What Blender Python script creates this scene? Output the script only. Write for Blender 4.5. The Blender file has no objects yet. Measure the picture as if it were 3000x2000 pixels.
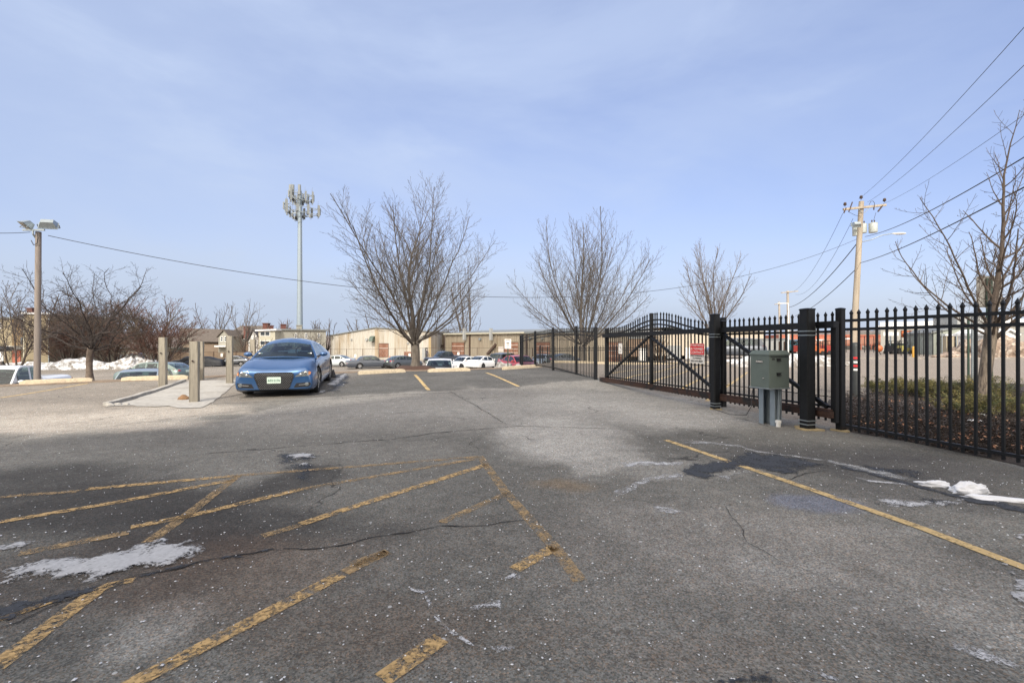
import bpy, bmesh, math, random
import numpy as np
from mathutils import Vector, Matrix, noise
from mathutils.bvhtree import BVHTree
from mathutils.geometry import delaunay_2d_cdt, tessellate_polygon

S = bpy.context.scene
COL = S.collection
# ---------------------------------------------------------------- camera, sky, sun, exposure
F = 1333.33; HY = 1004.0; CH = 1.35            # focal length and horizon in photo pixels, eye height in metres
cam_d = bpy.data.cameras.new('camera'); cam = bpy.data.objects.new('camera', cam_d); COL.objects.link(cam)
cam_d.lens = 16; cam_d.sensor_width = 36; cam_d.clip_start = 0.05; cam_d.clip_end = 4000
cam.location = (0, 0, CH); cam.rotation_euler = (math.radians(90.17), 0, 0)
S.camera = cam
SUN_EL, SUN_DIR = 36.0, Vector((0.15, 0.99, 0)).normalized()      # the way the light travels over the ground
w = bpy.data.worlds.new('World'); S.world = w; w.use_nodes = True
nt = w.node_tree; nt.nodes.clear()
out = nt.nodes.new('ShaderNodeOutputWorld'); bg = nt.nodes.new('ShaderNodeBackground')
sky = nt.nodes.new('ShaderNodeTexSky'); sky.sky_type = 'NISHITA'; sky.sun_disc = False
sky.sun_elevation = math.radians(SUN_EL); sky.sun_rotation = math.atan2(-SUN_DIR.x, -SUN_DIR.y)
sky.air_density = 1.0; sky.dust_density = 0.6; sky.ozone_density = 3.0; sky.altitude = 50
tc = nt.nodes.new('ShaderNodeTexCoord')
def veil(scale, rot, lo, hi, detail=6):
    mp = nt.nodes.new('ShaderNodeMapping'); mp.inputs['Scale'].default_value = scale; mp.inputs['Rotation'].default_value = rot
    nz = nt.nodes.new('ShaderNodeTexNoise'); nz.inputs['Scale'].default_value = 1.0; nz.inputs['Detail'].default_value = detail
    nz.inputs['Roughness'].default_value = 0.55; nz.inputs['Distortion'].default_value = 0.35
    mr = nt.nodes.new('ShaderNodeMapRange'); mr.inputs['From Min'].default_value = lo; mr.inputs['From Max'].default_value = hi
    mr.interpolation_type = 'SMOOTHERSTEP'
    nt.links.new(tc.outputs['Generated'], mp.inputs['Vector']); nt.links.new(mp.outputs[0], nz.inputs['Vector'])
    nt.links.new(nz.outputs['Fac'], mr.inputs['Value']); return mr.outputs[0]
def wmath(op, a, b):
    m = nt.nodes.new('ShaderNodeMath'); m.operation = op; m.use_clamp = (op != 'MULTIPLY')
    for i, v in enumerate((a, b)):
        if isinstance(v, (int, float)): m.inputs[i].default_value = v
        else: nt.links.new(v, m.inputs[i])
    return m.outputs[0]
v1 = veil((1.1, 1.6, 3.2), (0.25, 0.5, 0.5), 0.32, 0.74)
v2 = veil((3.2, 1.6, 8.0), (0.1, 0.35, -0.3), 0.45, 0.80)
sep = nt.nodes.new('ShaderNodeSeparateXYZ'); nt.links.new(tc.outputs['Generated'], sep.inputs[0])
mrx = nt.nodes.new('ShaderNodeMapRange'); nt.links.new(sep.outputs['X'], mrx.inputs['Value'])   # the cirrus thickens to the left
mrx.inputs['From Min'].default_value = -0.7; mrx.inputs['From Max'].default_value = 0.8
mrx.inputs['To Min'].default_value = 0.50; mrx.inputs['To Max'].default_value = 0.0
mrz = nt.nodes.new('ShaderNodeMapRange'); nt.links.new(sep.outputs['Z'], mrz.inputs['Value']); mrz.interpolation_type = 'SMOOTHSTEP'   # low haze
mrz.inputs['From Min'].default_value = 0.22; mrz.inputs['From Max'].default_value = 0.0; mrz.inputs['To Max'].default_value = 0.75
mry = nt.nodes.new('ShaderNodeMapRange'); nt.links.new(sep.outputs['Y'], mry.inputs['Value'])                                              # whiter sky on the sun's side
mry.inputs['From Min'].default_value = 0.35; mry.inputs['From Max'].default_value = -0.7; mry.inputs['To Max'].default_value = 0.6
fac = wmath('ADD', wmath('ADD', wmath('MULTIPLY', v1, 0.30), wmath('MULTIPLY', v2, 0.14)), mrx.outputs[0])
fac = wmath('ADD', wmath('ADD', fac, mrz.outputs[0]), mry.outputs[0])
tint = nt.nodes.new('ShaderNodeMix'); tint.data_type = 'RGBA'; tint.blend_type = 'MULTIPLY'; tint.inputs[0].default_value = 1.0
tint.inputs[7].default_value = SKYTINT = (1.00, .85, .93, 1)
nt.links.new(sky.outputs[0], tint.inputs[6])
mix = nt.nodes.new('ShaderNodeMix'); mix.data_type = 'RGBA'
nt.links.new(fac, mix.inputs[0]); nt.links.new(tint.outputs[2], mix.inputs[6]); mix.inputs[7].default_value = VEIL = (3.30, 3.82, 4.75, 1)
dt = nt.nodes.new('ShaderNodeVectorMath'); dt.operation = 'DOT_PRODUCT'; nt.links.new(tc.outputs['Generated'], dt.inputs[0])      # added warm glow round the unseen sun, fills the shaded foreground
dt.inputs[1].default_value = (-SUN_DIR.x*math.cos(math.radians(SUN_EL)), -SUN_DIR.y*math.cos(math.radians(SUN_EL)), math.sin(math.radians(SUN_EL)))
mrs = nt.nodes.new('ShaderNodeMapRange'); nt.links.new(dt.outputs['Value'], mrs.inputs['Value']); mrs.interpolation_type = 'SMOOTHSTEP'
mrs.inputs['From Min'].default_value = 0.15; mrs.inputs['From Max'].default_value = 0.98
gr = nt.nodes.new('ShaderNodeMapRange'); nt.links.new(sep.outputs['Z'], gr.inputs['Value']); gr.inputs['From Max'].default_value = 0.6; gr.inputs['To Min'].default_value = 0.89; gr.inputs['To Max'].default_value = 1.30
grd = nt.nodes.new('ShaderNodeVectorMath'); grd.operation = 'SCALE'; nt.links.new(mix.outputs[2], grd.inputs[0]); nt.links.new(gr.outputs[0], grd.inputs['Scale'])
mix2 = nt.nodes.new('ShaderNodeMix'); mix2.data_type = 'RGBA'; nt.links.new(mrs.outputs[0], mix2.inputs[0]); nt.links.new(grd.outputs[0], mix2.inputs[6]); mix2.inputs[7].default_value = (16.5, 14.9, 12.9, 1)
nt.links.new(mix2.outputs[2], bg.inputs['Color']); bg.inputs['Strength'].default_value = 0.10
nt.links.new(bg.outputs[0], out.inputs[0])
sd = bpy.data.lights.new('sun', 'SUN'); sun = bpy.data.objects.new('sun', sd); COL.objects.link(sun)
sd.energy = 2.0; sd.angle = math.radians(2.2); sd.color = (1.0, 0.94, 0.85)
_e = math.radians(SUN_EL)
sun.rotation_euler = Vector((SUN_DIR.x*math.cos(_e), SUN_DIR.y*math.cos(_e), -math.sin(_e))).to_track_quat('-Z', 'Y').to_euler()
S.view_settings.view_transform = 'Standard'; S.view_settings.look = 'None'
S.view_settings.exposure = 0.85; S.view_settings.gamma = 1.0
S.cycles.max_bounces = 6; S.cycles.transparent_max_bounces = 24
S.cycles.use_denoising = True

# ---------------------------------------------------------------- helpers
def U(px, py, z=0.0):
    d = (CH-z)*F/(py-HY); return ((px-1500)/F*d, d)
def PX(px, d): return (px-1500)/F*d
def PZ(py, d): return CH-(py-HY)*d/F
def sm(a, b, x):
    t = min(max((x-a)/(b-a), 0.0), 1.0); return t*t*(3-2*t)
EP = [(-300,-130),(-40,-.5),(-30,5.0),(-14.5,13.9),(-12.2,15.0),(-5.2,18.1),(-2.6,19.1),(.3,20.9),(1.2,23.8),(2.6,27.5),(10,32),(20,45),(45,85),(300,420)]
def sdist(x, y):
    best = 1e9; sgn = 1
    for i in range(len(EP)-1):
        ax, ay = EP[i]; bx, by = EP[i+1]; dx, dy = bx-ax, by-ay
        t = max(0, min(1, ((x-ax)*dx+(y-ay)*dy)/(dx*dx+dy*dy)))
        qx, qy = ax+dx*t, ay+dy*t; d = math.hypot(x-qx, y-qy)
        if d < best: best = d; sgn = 1 if dx*(y-ay)-dy*(x-ax) > 0 else -1
    return best*sgn
def gz(x, y):
    if y < 9 and x > -12: return 0.0
    s = sdist(x, y)
    up = 0.22*sm(10.5, 17.5, y)*(1-sm(2.5, 8, x))*(1-sm(22, 40, y)) if s < 6 else 0.22*(1-sm(2.5, 8, x))*sm(10.5,17.5,y)*(1-sm(22,40,y))
    if s <= 0: return up
    near = 1.45-0.40*sm(-11, -3, x)
    k = sm(0, 4.2, s)
    return up*(1-k)-k*near-(1.65-near)*sm(6, 26, s)-.28*sm(35, 60, s)*(1-sm(-25, 0, x))

class MB:
    def __init__(s): s.v = []; s.f = []
    def add(s, vs, fs):
        o = len(s.v); s.v.extend(vs); s.f.extend([tuple(i+o for i in f) for f in fs]); return s
    def box(s, c, d, rz=0.0, M=None):
        hx, hy, hz = d[0]/2, d[1]/2, d[2]/2; ca, sa = math.cos(rz), math.sin(rz); vs = []
        for x, y, z in ((-1,-1,-1),(1,-1,-1),(1,1,-1),(-1,1,-1),(-1,-1,1),(1,-1,1),(1,1,1),(-1,1,1)):
            x *= hx; y *= hy; z *= hz
            p = Vector((x, y, z))
            if M is not None: p = M @ p
            p = Vector((c[0]+p.x*ca-p.y*sa, c[1]+p.x*sa+p.y*ca, c[2]+p.z)); vs.append(p)
        return s.add(vs, [(0,3,2,1),(4,5,6,7),(0,1,5,4),(1,2,6,5),(2,3,7,6),(3,0,4,7)])
    def beam(s, a, b, wd, ht):           # rectangular bar between two points
        a = Vector(a); b = Vector(b); t = (b-a).normalized()
        up = Vector((0,0,1)) if abs(t.z) < .95 else Vector((0,1,0))
        r = t.cross(up).normalized(); u = r.cross(t)
        vs = []
        for p in (a, b):
            for i, j in ((-1,-1),(1,-1),(1,1),(-1,1)): vs.append(p+r*(i*wd/2)+u*(j*ht/2))
        return s.add(vs, [(0,1,2,3),(7,6,5,4),(0,4,5,1),(1,5,6,2),(2,6,7,3),(3,7,4,0)])
    def tube(s, pts, rs, n=6, cap=True):
        pts = [Vector(p) for p in pts]
        if not hasattr(rs, '__len__'): rs = [rs]*len(pts)
        o = len(s.v); k = len(pts)
        t = (pts[1]-pts[0]).normalized(); ref = Vector((1,0,0)) if abs(t.x) < .8 else Vector((0,1,0))
        r = t.cross(ref).normalized()
        for i, p in enumerate(pts):
            if i == 0: t = pts[1]-pts[0]
            elif i == k-1: t = pts[-1]-pts[-2]
            else: t = pts[i+1]-pts[i-1]
            t = t.normalized(); r = (r-t*r.dot(t))
            r = r.normalized() if r.length > 1e-6 else t.cross(Vector((.3,.9,.2))).normalized()
            q = t.cross(r)
            for j in range(n):
                a = 2*math.pi*j/n; s.v.append(p+(r*math.cos(a)+q*math.sin(a))*rs[i])
        for i in range(k-1):
            for j in range(n):
                a = o+i*n+j; b = o+i*n+(j+1) % n; s.f.append((a, b, b+n, a+n))
        if cap:
            s.f.append(tuple(o+j for j in reversed(range(n)))); s.f.append(tuple(o+(k-1)*n+j for j in range(n)))
        return s
    def lathe(s, prof, n=16, c=(0,0,0), axis='z'):     # prof: (radius, height)
        o = len(s.v)
        for r, h in prof:
            for j in range(n):
                a = 2*math.pi*j/n; x, y = r*math.cos(a), r*math.sin(a)
                p = (x, y, h) if axis == 'z' else ((x, h, y) if axis == 'y' else (h, x, y))
                s.v.append(Vector(p)+Vector(c))
        for i in range(len(prof)-1):
            for j in range(n):
                a = o+i*n+j; b = o+i*n+(j+1) % n; s.f.append((a, b, b+n, a+n))
        s.f.append(tuple(o+j for j in reversed(range(n)))); s.f.append(tuple(o+(len(prof)-1)*n+j for j in range(n)))
        return s
    def prism(s, poly, z0, z1):                        # polygon (x,y) counter-clockwise, extruded upward
        n = len(poly); vs = [Vector((x, y, z0)) for x, y in poly]+[Vector((x, y, z1)) for x, y in poly]
        fs = [tuple(reversed(range(n))), tuple(range(n, 2*n))]+[(i, (i+1) % n, (i+1) % n+n, i+n) for i in range(n)]
        return s.add(vs, fs)
    def xf(s, M): s.v = [M @ Vector(p) for p in s.v]; return s
    def mesh(s, name, smooth=0, fix=False):
        me = bpy.data.meshes.new(name); me.from_pydata([tuple(p) for p in s.v], [], s.f)
        if fix:
            bm = bmesh.new(); bm.from_mesh(me); bmesh.ops.recalc_face_normals(bm, faces=bm.faces); bm.to_mesh(me); bm.free()
        me.update()
        if smooth:
            me.polygons.foreach_set('use_smooth', [True]*len(me.polygons))
            if smooth < 180: me.set_sharp_from_angle(angle=math.radians(smooth))
        return me
def obj(name, mb, m, parent=None, smooth=0, fix=False, label=None, cat=None, group=None, kind=None):
    me = mb if isinstance(mb, bpy.types.Mesh) else mb.mesh(name, smooth, fix)
    if m is not None and not me.materials: me.materials.append(m)
    o = bpy.data.objects.new(name, me); COL.objects.link(o)
    if parent is not None: o.parent = parent
    return tag(o, label, cat, group, kind)
def tag(o, label=None, cat=None, group=None, kind=None):
    if label: o['label'] = label
    if cat: o['category'] = cat
    if group: o['group'] = group
    if kind: o['kind'] = kind
    return o
def thing(name, loc, label, cat, group=None, rz=0.0):
    o = bpy.data.objects.new(name, None); COL.objects.link(o); o.location = loc; o.rotation_euler = (0, 0, rz); o.empty_display_size = .2
    return tag(o, label, cat, group)
def copy_tree(o, parent=None):
    c = o.copy(); COL.objects.link(c); c.parent = parent
    for ch in [k for k in bpy.data.objects if k.parent == o]: copy_tree(ch, c)
    return c

# ---------------------------------------------------------------- materials
def N(t, kind, **kw):
    n = t.nodes.new(kind)
    for k, v in kw.items():
        if hasattr(n, k): setattr(n, k, v)
        else: n.inputs[k].default_value = v
    return n
def mat(name, col, rough=.7, metal=0.0, var=.15, scale=8.0, bump=0.0, bscale=None, coat=0.0, stretch=(1,1,1), col2=None, c2=(.5,.7), coords='Object', spec=.5, c2scale=None):
    m = bpy.data.materials.new(name); m.use_nodes = True; t = m.node_tree; b = t.nodes['Principled BSDF']
    b.inputs['Roughness'].default_value = rough; b.inputs['Metallic'].default_value = metal
    b.inputs['Specular IOR Level'].default_value = spec
    if coat: b.inputs['Coat Weight'].default_value = coat; b.inputs['Coat Roughness'].default_value = .04
    tcn = N(t, 'ShaderNodeTexCoord'); mp = N(t, 'ShaderNodeMapping'); mp.inputs['Scale'].default_value = stretch
    t.links.new(tcn.outputs[coords], mp.inputs[0])
    nz = N(t, 'ShaderNodeTexNoise', Scale=scale, Detail=5.0, Roughness=.6); t.links.new(mp.outputs[0], nz.inputs['Vector'])
    mr = N(t, 'ShaderNodeMapRange'); mr.inputs['From Min'].default_value = .25; mr.inputs['From Max'].default_value = .75
    mr.inputs['To Min'].default_value = 1-var; mr.inputs['To Max'].default_value = 1+var
    t.links.new(nz.outputs['Fac'], mr.inputs[0])
    base = None
    if col2:
        n2 = N(t, 'ShaderNodeTexNoise', Scale=(c2scale or scale*.37), Detail=6.0, Roughness=.65); t.links.new(mp.outputs[0], n2.inputs['Vector'])
        r2 = N(t, 'ShaderNodeMapRange'); r2.inputs['From Min'].default_value = c2[0]; r2.inputs['From Max'].default_value = c2[1]
        t.links.new(n2.outputs['Fac'], r2.inputs[0])
        mx = N(t, 'ShaderNodeMix', data_type='RGBA'); t.links.new(r2.outputs[0], mx.inputs[0])
        mx.inputs[6].default_value = (*col, 1); mx.inputs[7].default_value = (*col2, 1); base = mx.outputs[2]
    vm = N(t, 'ShaderNodeVectorMath', operation='SCALE')
    if base: t.links.new(base, vm.inputs[0])
    else: vm.inputs[0].default_value = col
    t.links.new(mr.outputs[0], vm.inputs['Scale']); t.links.new(vm.outputs[0], b.inputs['Base Color'])
    if bump:
        bn = N(t, 'ShaderNodeTexNoise', Scale=(bscale or scale*3), Detail=6.0, Roughness=.7); t.links.new(mp.outputs[0], bn.inputs['Vector'])
        bp = N(t, 'ShaderNodeBump', Strength=bump, Distance=.02); t.links.new(bn.outputs['Fac'], bp.inputs['Height'])
        t.links.new(bp.outputs[0], b.inputs['Normal'])
    return m
def corrugated(name, col, col2, pitch=.3, rough=.5, axis='X'):       # ribbed metal siding: ribs are bump, dirt streaks run down
    m = mat(name, col, rough, 0, .12, 3.0, col2=col2, c2=(.46,.66), stretch=(1,1,.12), c2scale=.9)
    t = m.node_tree; b = t.nodes['Principled BSDF']
    tcn = N(t, 'ShaderNodeTexCoord'); sp = N(t, 'ShaderNodeSeparateXYZ'); t.links.new(tcn.outputs['Object'], sp.inputs[0])
    ml = N(t, 'ShaderNodeMath', operation='MULTIPLY'); ml.inputs[1].default_value = 2*math.pi/pitch; t.links.new(sp.outputs[axis], ml.inputs[0])
    sn = N(t, 'ShaderNodeMath', operation='SINE'); t.links.new(ml.outputs[0], sn.inputs[0])
    bp = N(t, 'ShaderNodeBump', Strength=.9, Distance=.035); t.links.new(sn.outputs[0], bp.inputs['Height']); t.links.new(bp.outputs[0], b.inputs['Normal'])
    return m
def paint(name, col, metal=.35, rough=.32):
    m = mat(name, col, rough, metal, .05, 6, coat=.8); return m
def glassy(name, tintc=(.36,.44,.42), refl=1.5):
    m = bpy.data.materials.new(name); m.use_nodes = True; t = m.node_tree; t.nodes.clear()
    o = N(t, 'ShaderNodeOutputMaterial'); g = N(t, 'ShaderNodeBsdfGlossy', Roughness=.03); tr = N(t, 'ShaderNodeBsdfTransparent')
    g.inputs['Color'].default_value = (.9,.95,1,1); tr.inputs['Color'].default_value = (*tintc, 1)
    lw = N(t, 'ShaderNodeLayerWeight', Blend=.5); nz = N(t, 'ShaderNodeTexNoise', Scale=3.0)
    pw_ = N(t, 'ShaderNodeMath', operation='POWER'); t.links.new(lw.outputs['Facing'], pw_.inputs[0]); pw_.inputs[1].default_value = 4.0
    ml = N(t, 'ShaderNodeMath', operation='MULTIPLY_ADD'); t.links.new(pw_.outputs[0], ml.inputs[0]); ml.inputs[1].default_value = .8; ml.inputs[2].default_value = .05
    ad = N(t, 'ShaderNodeMath', operation='MULTIPLY_ADD'); t.links.new(nz.outputs['Fac'], ad.inputs[0]); ad.inputs[1].default_value = .04
    t.links.new(ml.outputs[0], ad.inputs[2]); mx = N(t, 'ShaderNodeMixShader')
    t.links.new(ad.outputs[0], mx.inputs[0]); t.links.new(tr.outputs[0], mx.inputs[1]); t.links.new(g.outputs[0], mx.inputs[2])
    t.links.new(mx.outputs[0], o.inputs[0]); return m

M = {}
M['black'] = mat('black_powdercoat', (.009,.010,.012), .45, .0, .35, 14, bump=.05, spec=.3, col2=(.022,.019,.017), c2=(.6,.7), c2scale=5)
M['rust'] = mat('rusty_brown_steel', (.055,.028,.02), .75, .2, .3, 9, bump=.2, col2=(.02,.018,.018), c2=(.52,.6))
M['galv'] = mat('galvanised_steel', (.30,.34,.36), .45, .6, .18, 12)
M['galvpale'] = mat('pale_galvanised', (.25,.30,.34), .55, .25, .12, 9)
M['cab'] = mat('green_grey_enamel', (.115,.145,.130), .5, 0, .08, 6)
M['wood'] = mat('weathered_timber', (.34,.31,.25), .9, 0, .35, 14, bump=.6, stretch=(1,1,.08), col2=(.20,.18,.15), c2=(.45,.65), bscale=30)
M['pole'] = mat('utility_pole_wood', (.36,.31,.245), .9, 0, .25, 8, bump=.3, stretch=(1,1,.06), col2=(.24,.19,.15), c2=(.5,.7))
M['concrete'] = mat('pale_concrete', (.38,.365,.335), .92, 0, .2, 12, bump=.25, col2=(.26,.24,.21), c2=(.5,.7), c2scale=1.2)
M['stop'] = mat('cream_painted_concrete', (.50,.42,.30), .9, 0, .22, 16, bump=.5, col2=(.34,.28,.22), c2=(.55,.68), c2scale=7)
M['white'] = mat('white_paint', (.75,.75,.73), .5, 0, .05, 4)
M['snow'] = mat('old_snow', (.72,.74,.78), .8, 0, .12, 9, bump=.6, bscale=20, col2=(.22,.20,.18), c2=(.42,.60), c2scale=1.6)
M['cleansnow'] = mat('clean_snow', (.78,.80,.84), .7, 0, .08, 14, bump=.5, bscale=40)
M['rubber'] = mat('tyre_rubber', (.018,.018,.019), .85, 0, .2, 20)
M['alloy'] = mat('alloy_rim', (.50,.51,.53), .32, .8, .1, 12)
M['darkalloy'] = mat('dark_alloy_rim', (.09,.09,.10), .4, .7, .1, 12)
M['trim'] = mat('black_plastic_trim', (.015,.015,.017), .5, 0, .1, 10)
M['interior'] = mat('dark_cabin_lining', (.035,.036,.038), .8, 0, .2, 8)
M['glass'] = glassy('car_glass')
M['lens'] = mat('clear_lens', (.16,.175,.18), .12, .2, .5, 40, coat=1)
M['red_lens'] = mat('red_lens', (.35,.015,.02), .2, 0, .1, 10, coat=1)
M['amber'] = mat('amber_lens', (.6,.22,.05), .2, 0, .1, 10, coat=1)
M['plate'] = mat('number_plate', (.55,.66,.58), .5, 0, .05, 10)
M['plate_text'] = mat('plate_text', (.05,.16,.10), .5)
M['chrome'] = mat('chrome', (.6,.6,.6), .15, 1.0, .05, 5)
M['bark'] = mat('grey_maple_bark', (.15,.13,.108), .95, 0, .35, 12, bump=.7, stretch=(1,1,.25), col2=(.085,.072,.06), c2=(.45,.65))
M['twig'] = mat('grey_brown_twigs', (.085,.073,.063), .9, 0, .25, 3)
M['redtwig'] = mat('reddish_twigs', (.105,.055,.044), .9, 0, .35, .6, col2=(.085,.072,.05), c2=(.45,.6), c2scale=.35)
M['darktwig'] = mat('dark_crabapple_twigs', (.05,.04,.036), .9, 0, .25, 3)
M['mulch'] = mat('dark_mulch', (.035,.027,.023), .95, 0, .6, 60, bump=1.0, bscale=50, col2=(.11,.085,.07), c2=(.55,.72), c2scale=35)
M['mound'] = mat('brown_mulch', (.075,.042,.03), .95, 0, .5, 40, bump=1.0, bscale=40)
M['dirt'] = mat('sandy_verge', (.22,.165,.115), .95, 0, .3, 14, bump=.6, col2=(.13,.10,.07), c2=(.5,.65), c2scale=3)
M['juniper'] = mat('juniper_foliage', (.050,.062,.022), .85, 0, .5, 9, col2=(.20,.165,.055), c2=(.42,.62), c2scale=3.4)
M['leaf'] = mat('dead_leaves', (.22,.10,.055), .9, 0, .4, 12, col2=(.35,.22,.14), c2=(.5,.6), c2scale=9)
M['roof'] = mat('grey_roof_sheet', (.17,.18,.18), .6, 0, .1, 1.0)
M['shingle'] = mat('brown_shingles', (.12,.10,.085), .9, 0, .25, 3, bump=.3)
M['brick'] = mat('dark_red_brick', (.13,.055,.045), .9, 0, .2, 5)
M['wire'] = mat('black_cable', (.03,.03,.035), .6, 0, .1, 3)
# ---------------------------------------------------------------- ground
def fbm(x, y, sc, seed=0.0, octv=4):
    return noise.fractal(Vector((x*sc+seed, y*sc-seed*.7, seed*1.3)), 0.9, 2.1, octv)      # about -1..1
def blot(px, py, wpx, hpx, amt, col, soft=.5, nz=.5, ns=1.3):
    """a stain: centre and size given on the photo, turned into metres on the ground"""
    x, y = U(px, py); x0 = U(px-wpx/2, py)[0]; x1 = U(px+wpx/2, py)[0]; y0 = U(px, py+hpx/2)[1]; y1 = U(px, max(py-hpx/2, HY+12))[1]
    return (x, (y0+y1)/2, (x1-x0)/2, (y1-y0)/2, amt, col, soft, nz, ns)
SALT = (.33,.335,.32); DARK = (.031,.030,.029); BROWN = (.12,.085,.06); LIT_TAN = (.235,.215,.185); BLUE = (.045,.05,.06); PALE = (.25,.25,.235)
BL = [blot(1640,1290,420,130,.85,SALT,.35), blot(1800,1240,700,60,.35,SALT), blot(1830,1180,640,70,.6,SALT), blot(2000,1225,420,60,.75,SALT),
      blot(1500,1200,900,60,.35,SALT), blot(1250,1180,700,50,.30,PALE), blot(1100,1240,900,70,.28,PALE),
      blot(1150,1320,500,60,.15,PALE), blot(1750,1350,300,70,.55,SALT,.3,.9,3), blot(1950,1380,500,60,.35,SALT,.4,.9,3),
      blot(2150,1600,900,300,.40,(.255,.25,.235)), blot(2500,1700,1100,400,.30,(.245,.24,.225)), blot(1900,1750,700,500,.22,(.225,.22,.205)),
      blot(1350,1650,900,300,.12,(.16,.145,.13)), blot(2900,1850,500,300,.35,SALT,.6,.8,2), blot(2300,1660,300,120,.30,SALT,.4,.9,2.5),
      blot(430,1850,260,200,.45,SALT,.5,.6,2), blot(2400,1475,260,60,.75,(.15,.17,.22),.3,.6,3), blot(2600,1560,500,30,.2,SALT),
      blot(300,1500,1000,170,.85,DARK), blot(100,1420,800,130,.7,DARK), blot(650,1560,1000,150,.75,DARK), blot(300,1700,1000,320,.65,(.048,.041,.037)), blot(120,1245,900,66,.85,(.36,.34,.30),.4,.5), blot(500,1206,480,40,.75,(.36,.34,.30),.4,.5), blot(60,1205,500,50,.5,(.33,.31,.27),.5,.6), blot(250,1290,900,60,.3,(.10,.10,.095)),
      blot(860,1410,260,110,.75,DARK,.4,.5), blot(120,1900,500,200,.35,DARK), blot(700,1700,700,260,.35,BROWN), blot(1000,1850,800,250,.25,BROWN),
      blot(1650,1420,180,40,.5,(.20,.15,.09),.4,.8,3), blot(2620,1370,700,80,.55,(.045,.045,.048)), blot(2750,1450,700,120,.35,(.05,.05,.055)),
      blot(2450,1330,800,60,.5,(.05,.05,.052)), blot(2750,1900,300,400,.2,DARK), blot(2930,1650,220,160,.3,DARK),
      blot(1400,1860,700,200,.15,BROWN), blot(2150,1930,700,140,.15,BROWN)]
SEAM = [(-30,-2),(-7.0,10.6),(-3.5,12.3),(0.3,13.7),(2.76,15.0)]
def tone(x, y):
    n = fbm(x, y, .22, 3); n2 = fbm(x, y, 1.1, 9); n3 = fbm(x*.6+y*.3, y*.25, .8, 21)
    c = Vector((.138,.140,.130))*(1+.26*n+.16*n2+.16*n3)
    rel = x+ .2775*(y-6.87)-4.96                        # signed distance to the fence line
    s = sdist(x, y) if y > 9 or x < -12 else -9
    if s > 0.0:                                          # lower lot: worn, salt-dusted
        c = Vector((.215,.20,.175))*(1+.18*n+.1*n2+.14*n3)
        if s < 5.5: c = c.lerp(Vector((.19,.145,.10)), .8*(1-sm(3.5,5.5,s)))
    elif rel > .3 and y > 5:                             # inside the gate, then the road
        c = Vector((.165,.15,.13))*(1+.15*n+.1*n2+.1*n3)
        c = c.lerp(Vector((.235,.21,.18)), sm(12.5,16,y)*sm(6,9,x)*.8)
    else:
        # stalls along the far edge keep newer, darker asphalt
        k = sm(-.6,.6, -(s+6.4-.4*n2)) if y > 9 else 0
        stall = (1-k)*sm(-8.6,-4.8,x+.8*n2) if (s > -8 and y > 9) else 0
        c = c.lerp(Vector((.072,.074,.074))*(1+.3*n2), .8*stall)
        if x < -3.5: c = c.lerp(Vector(LIT_TAN)*(1+.12*n2), .75*sm(0,1.5, (y-8.2)-(x+6)*1.15+.5*n)*(1-sm(-7.6,-4.2,x+.8*n2)))  # tan beyond the shadow edge: salted ground with sunlit tone in its colour
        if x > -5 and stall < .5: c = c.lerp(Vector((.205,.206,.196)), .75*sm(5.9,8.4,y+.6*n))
    for bx, by, rx, ry, amt, col, soft, nz, ns in BL:
        dx = (x-bx)/rx; dy = (y-by)/ry
        if abs(dx) > 2 or abs(dy) > 2: continue
        r = math.hypot(dx, dy)+nz*.55*fbm(x, y, ns, bx*3+by)
        k = 1-sm(1-soft, 1+soft*.6, r)
        if k > 0: c = c.lerp(Vector(col)*(1+.12*n2), k*amt)
    return c
def axis(parts):
    out = []
    for a, b, st in parts:
        v = a
        while v < b-1e-6: out.append(v); v += st
    out.append(parts[-1][1]); return out
XS = axis([(-1200,-400,200),(-400,-120,40),(-120,-40,8),(-40,-16,1.0),(-16,-9,.3),(-9,8,.085),(8,16,.4),(16,60,3),(60,140,10),(140,400,40),(400,1300,225)])
YS = axis([(-60,-6,6),(-6,.6,1.0),(.6,9.5,.085),(9.5,16,.16),(16,30,.35),(30,60,1.5),(60,140,8),(140,400,40),(400,1900,250)])
def build_ground():
    nx, ny = len(XS), len(YS); vs = []; cols = np.ones((nx*ny, 4), np.float32); i = 0
    for y in YS:
        for x in XS:
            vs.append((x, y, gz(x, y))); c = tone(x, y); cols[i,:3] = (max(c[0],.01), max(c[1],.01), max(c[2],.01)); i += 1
    fs = [(j*nx+i, j*nx+i+1, (j+1)*nx+i+1, (j+1)*nx+i) for j in range(ny-1) for i in range(nx-1)]
    me = bpy.data.meshes.new('ground'); me.from_pydata(vs, [], fs); me.update()
    a = me.color_attributes.new('tone', 'FLOAT_COLOR', 'POINT'); a.data.foreach_set('color', cols.ravel())
    me.polygons.foreach_set('use_smooth', [True]*len(me.polygons))
    o = bpy.data.objects.new('ground', me); COL.objects.link(o); o['kind'] = 'structure'
    me.materials.append(asphalt_mat()); return o
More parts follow.
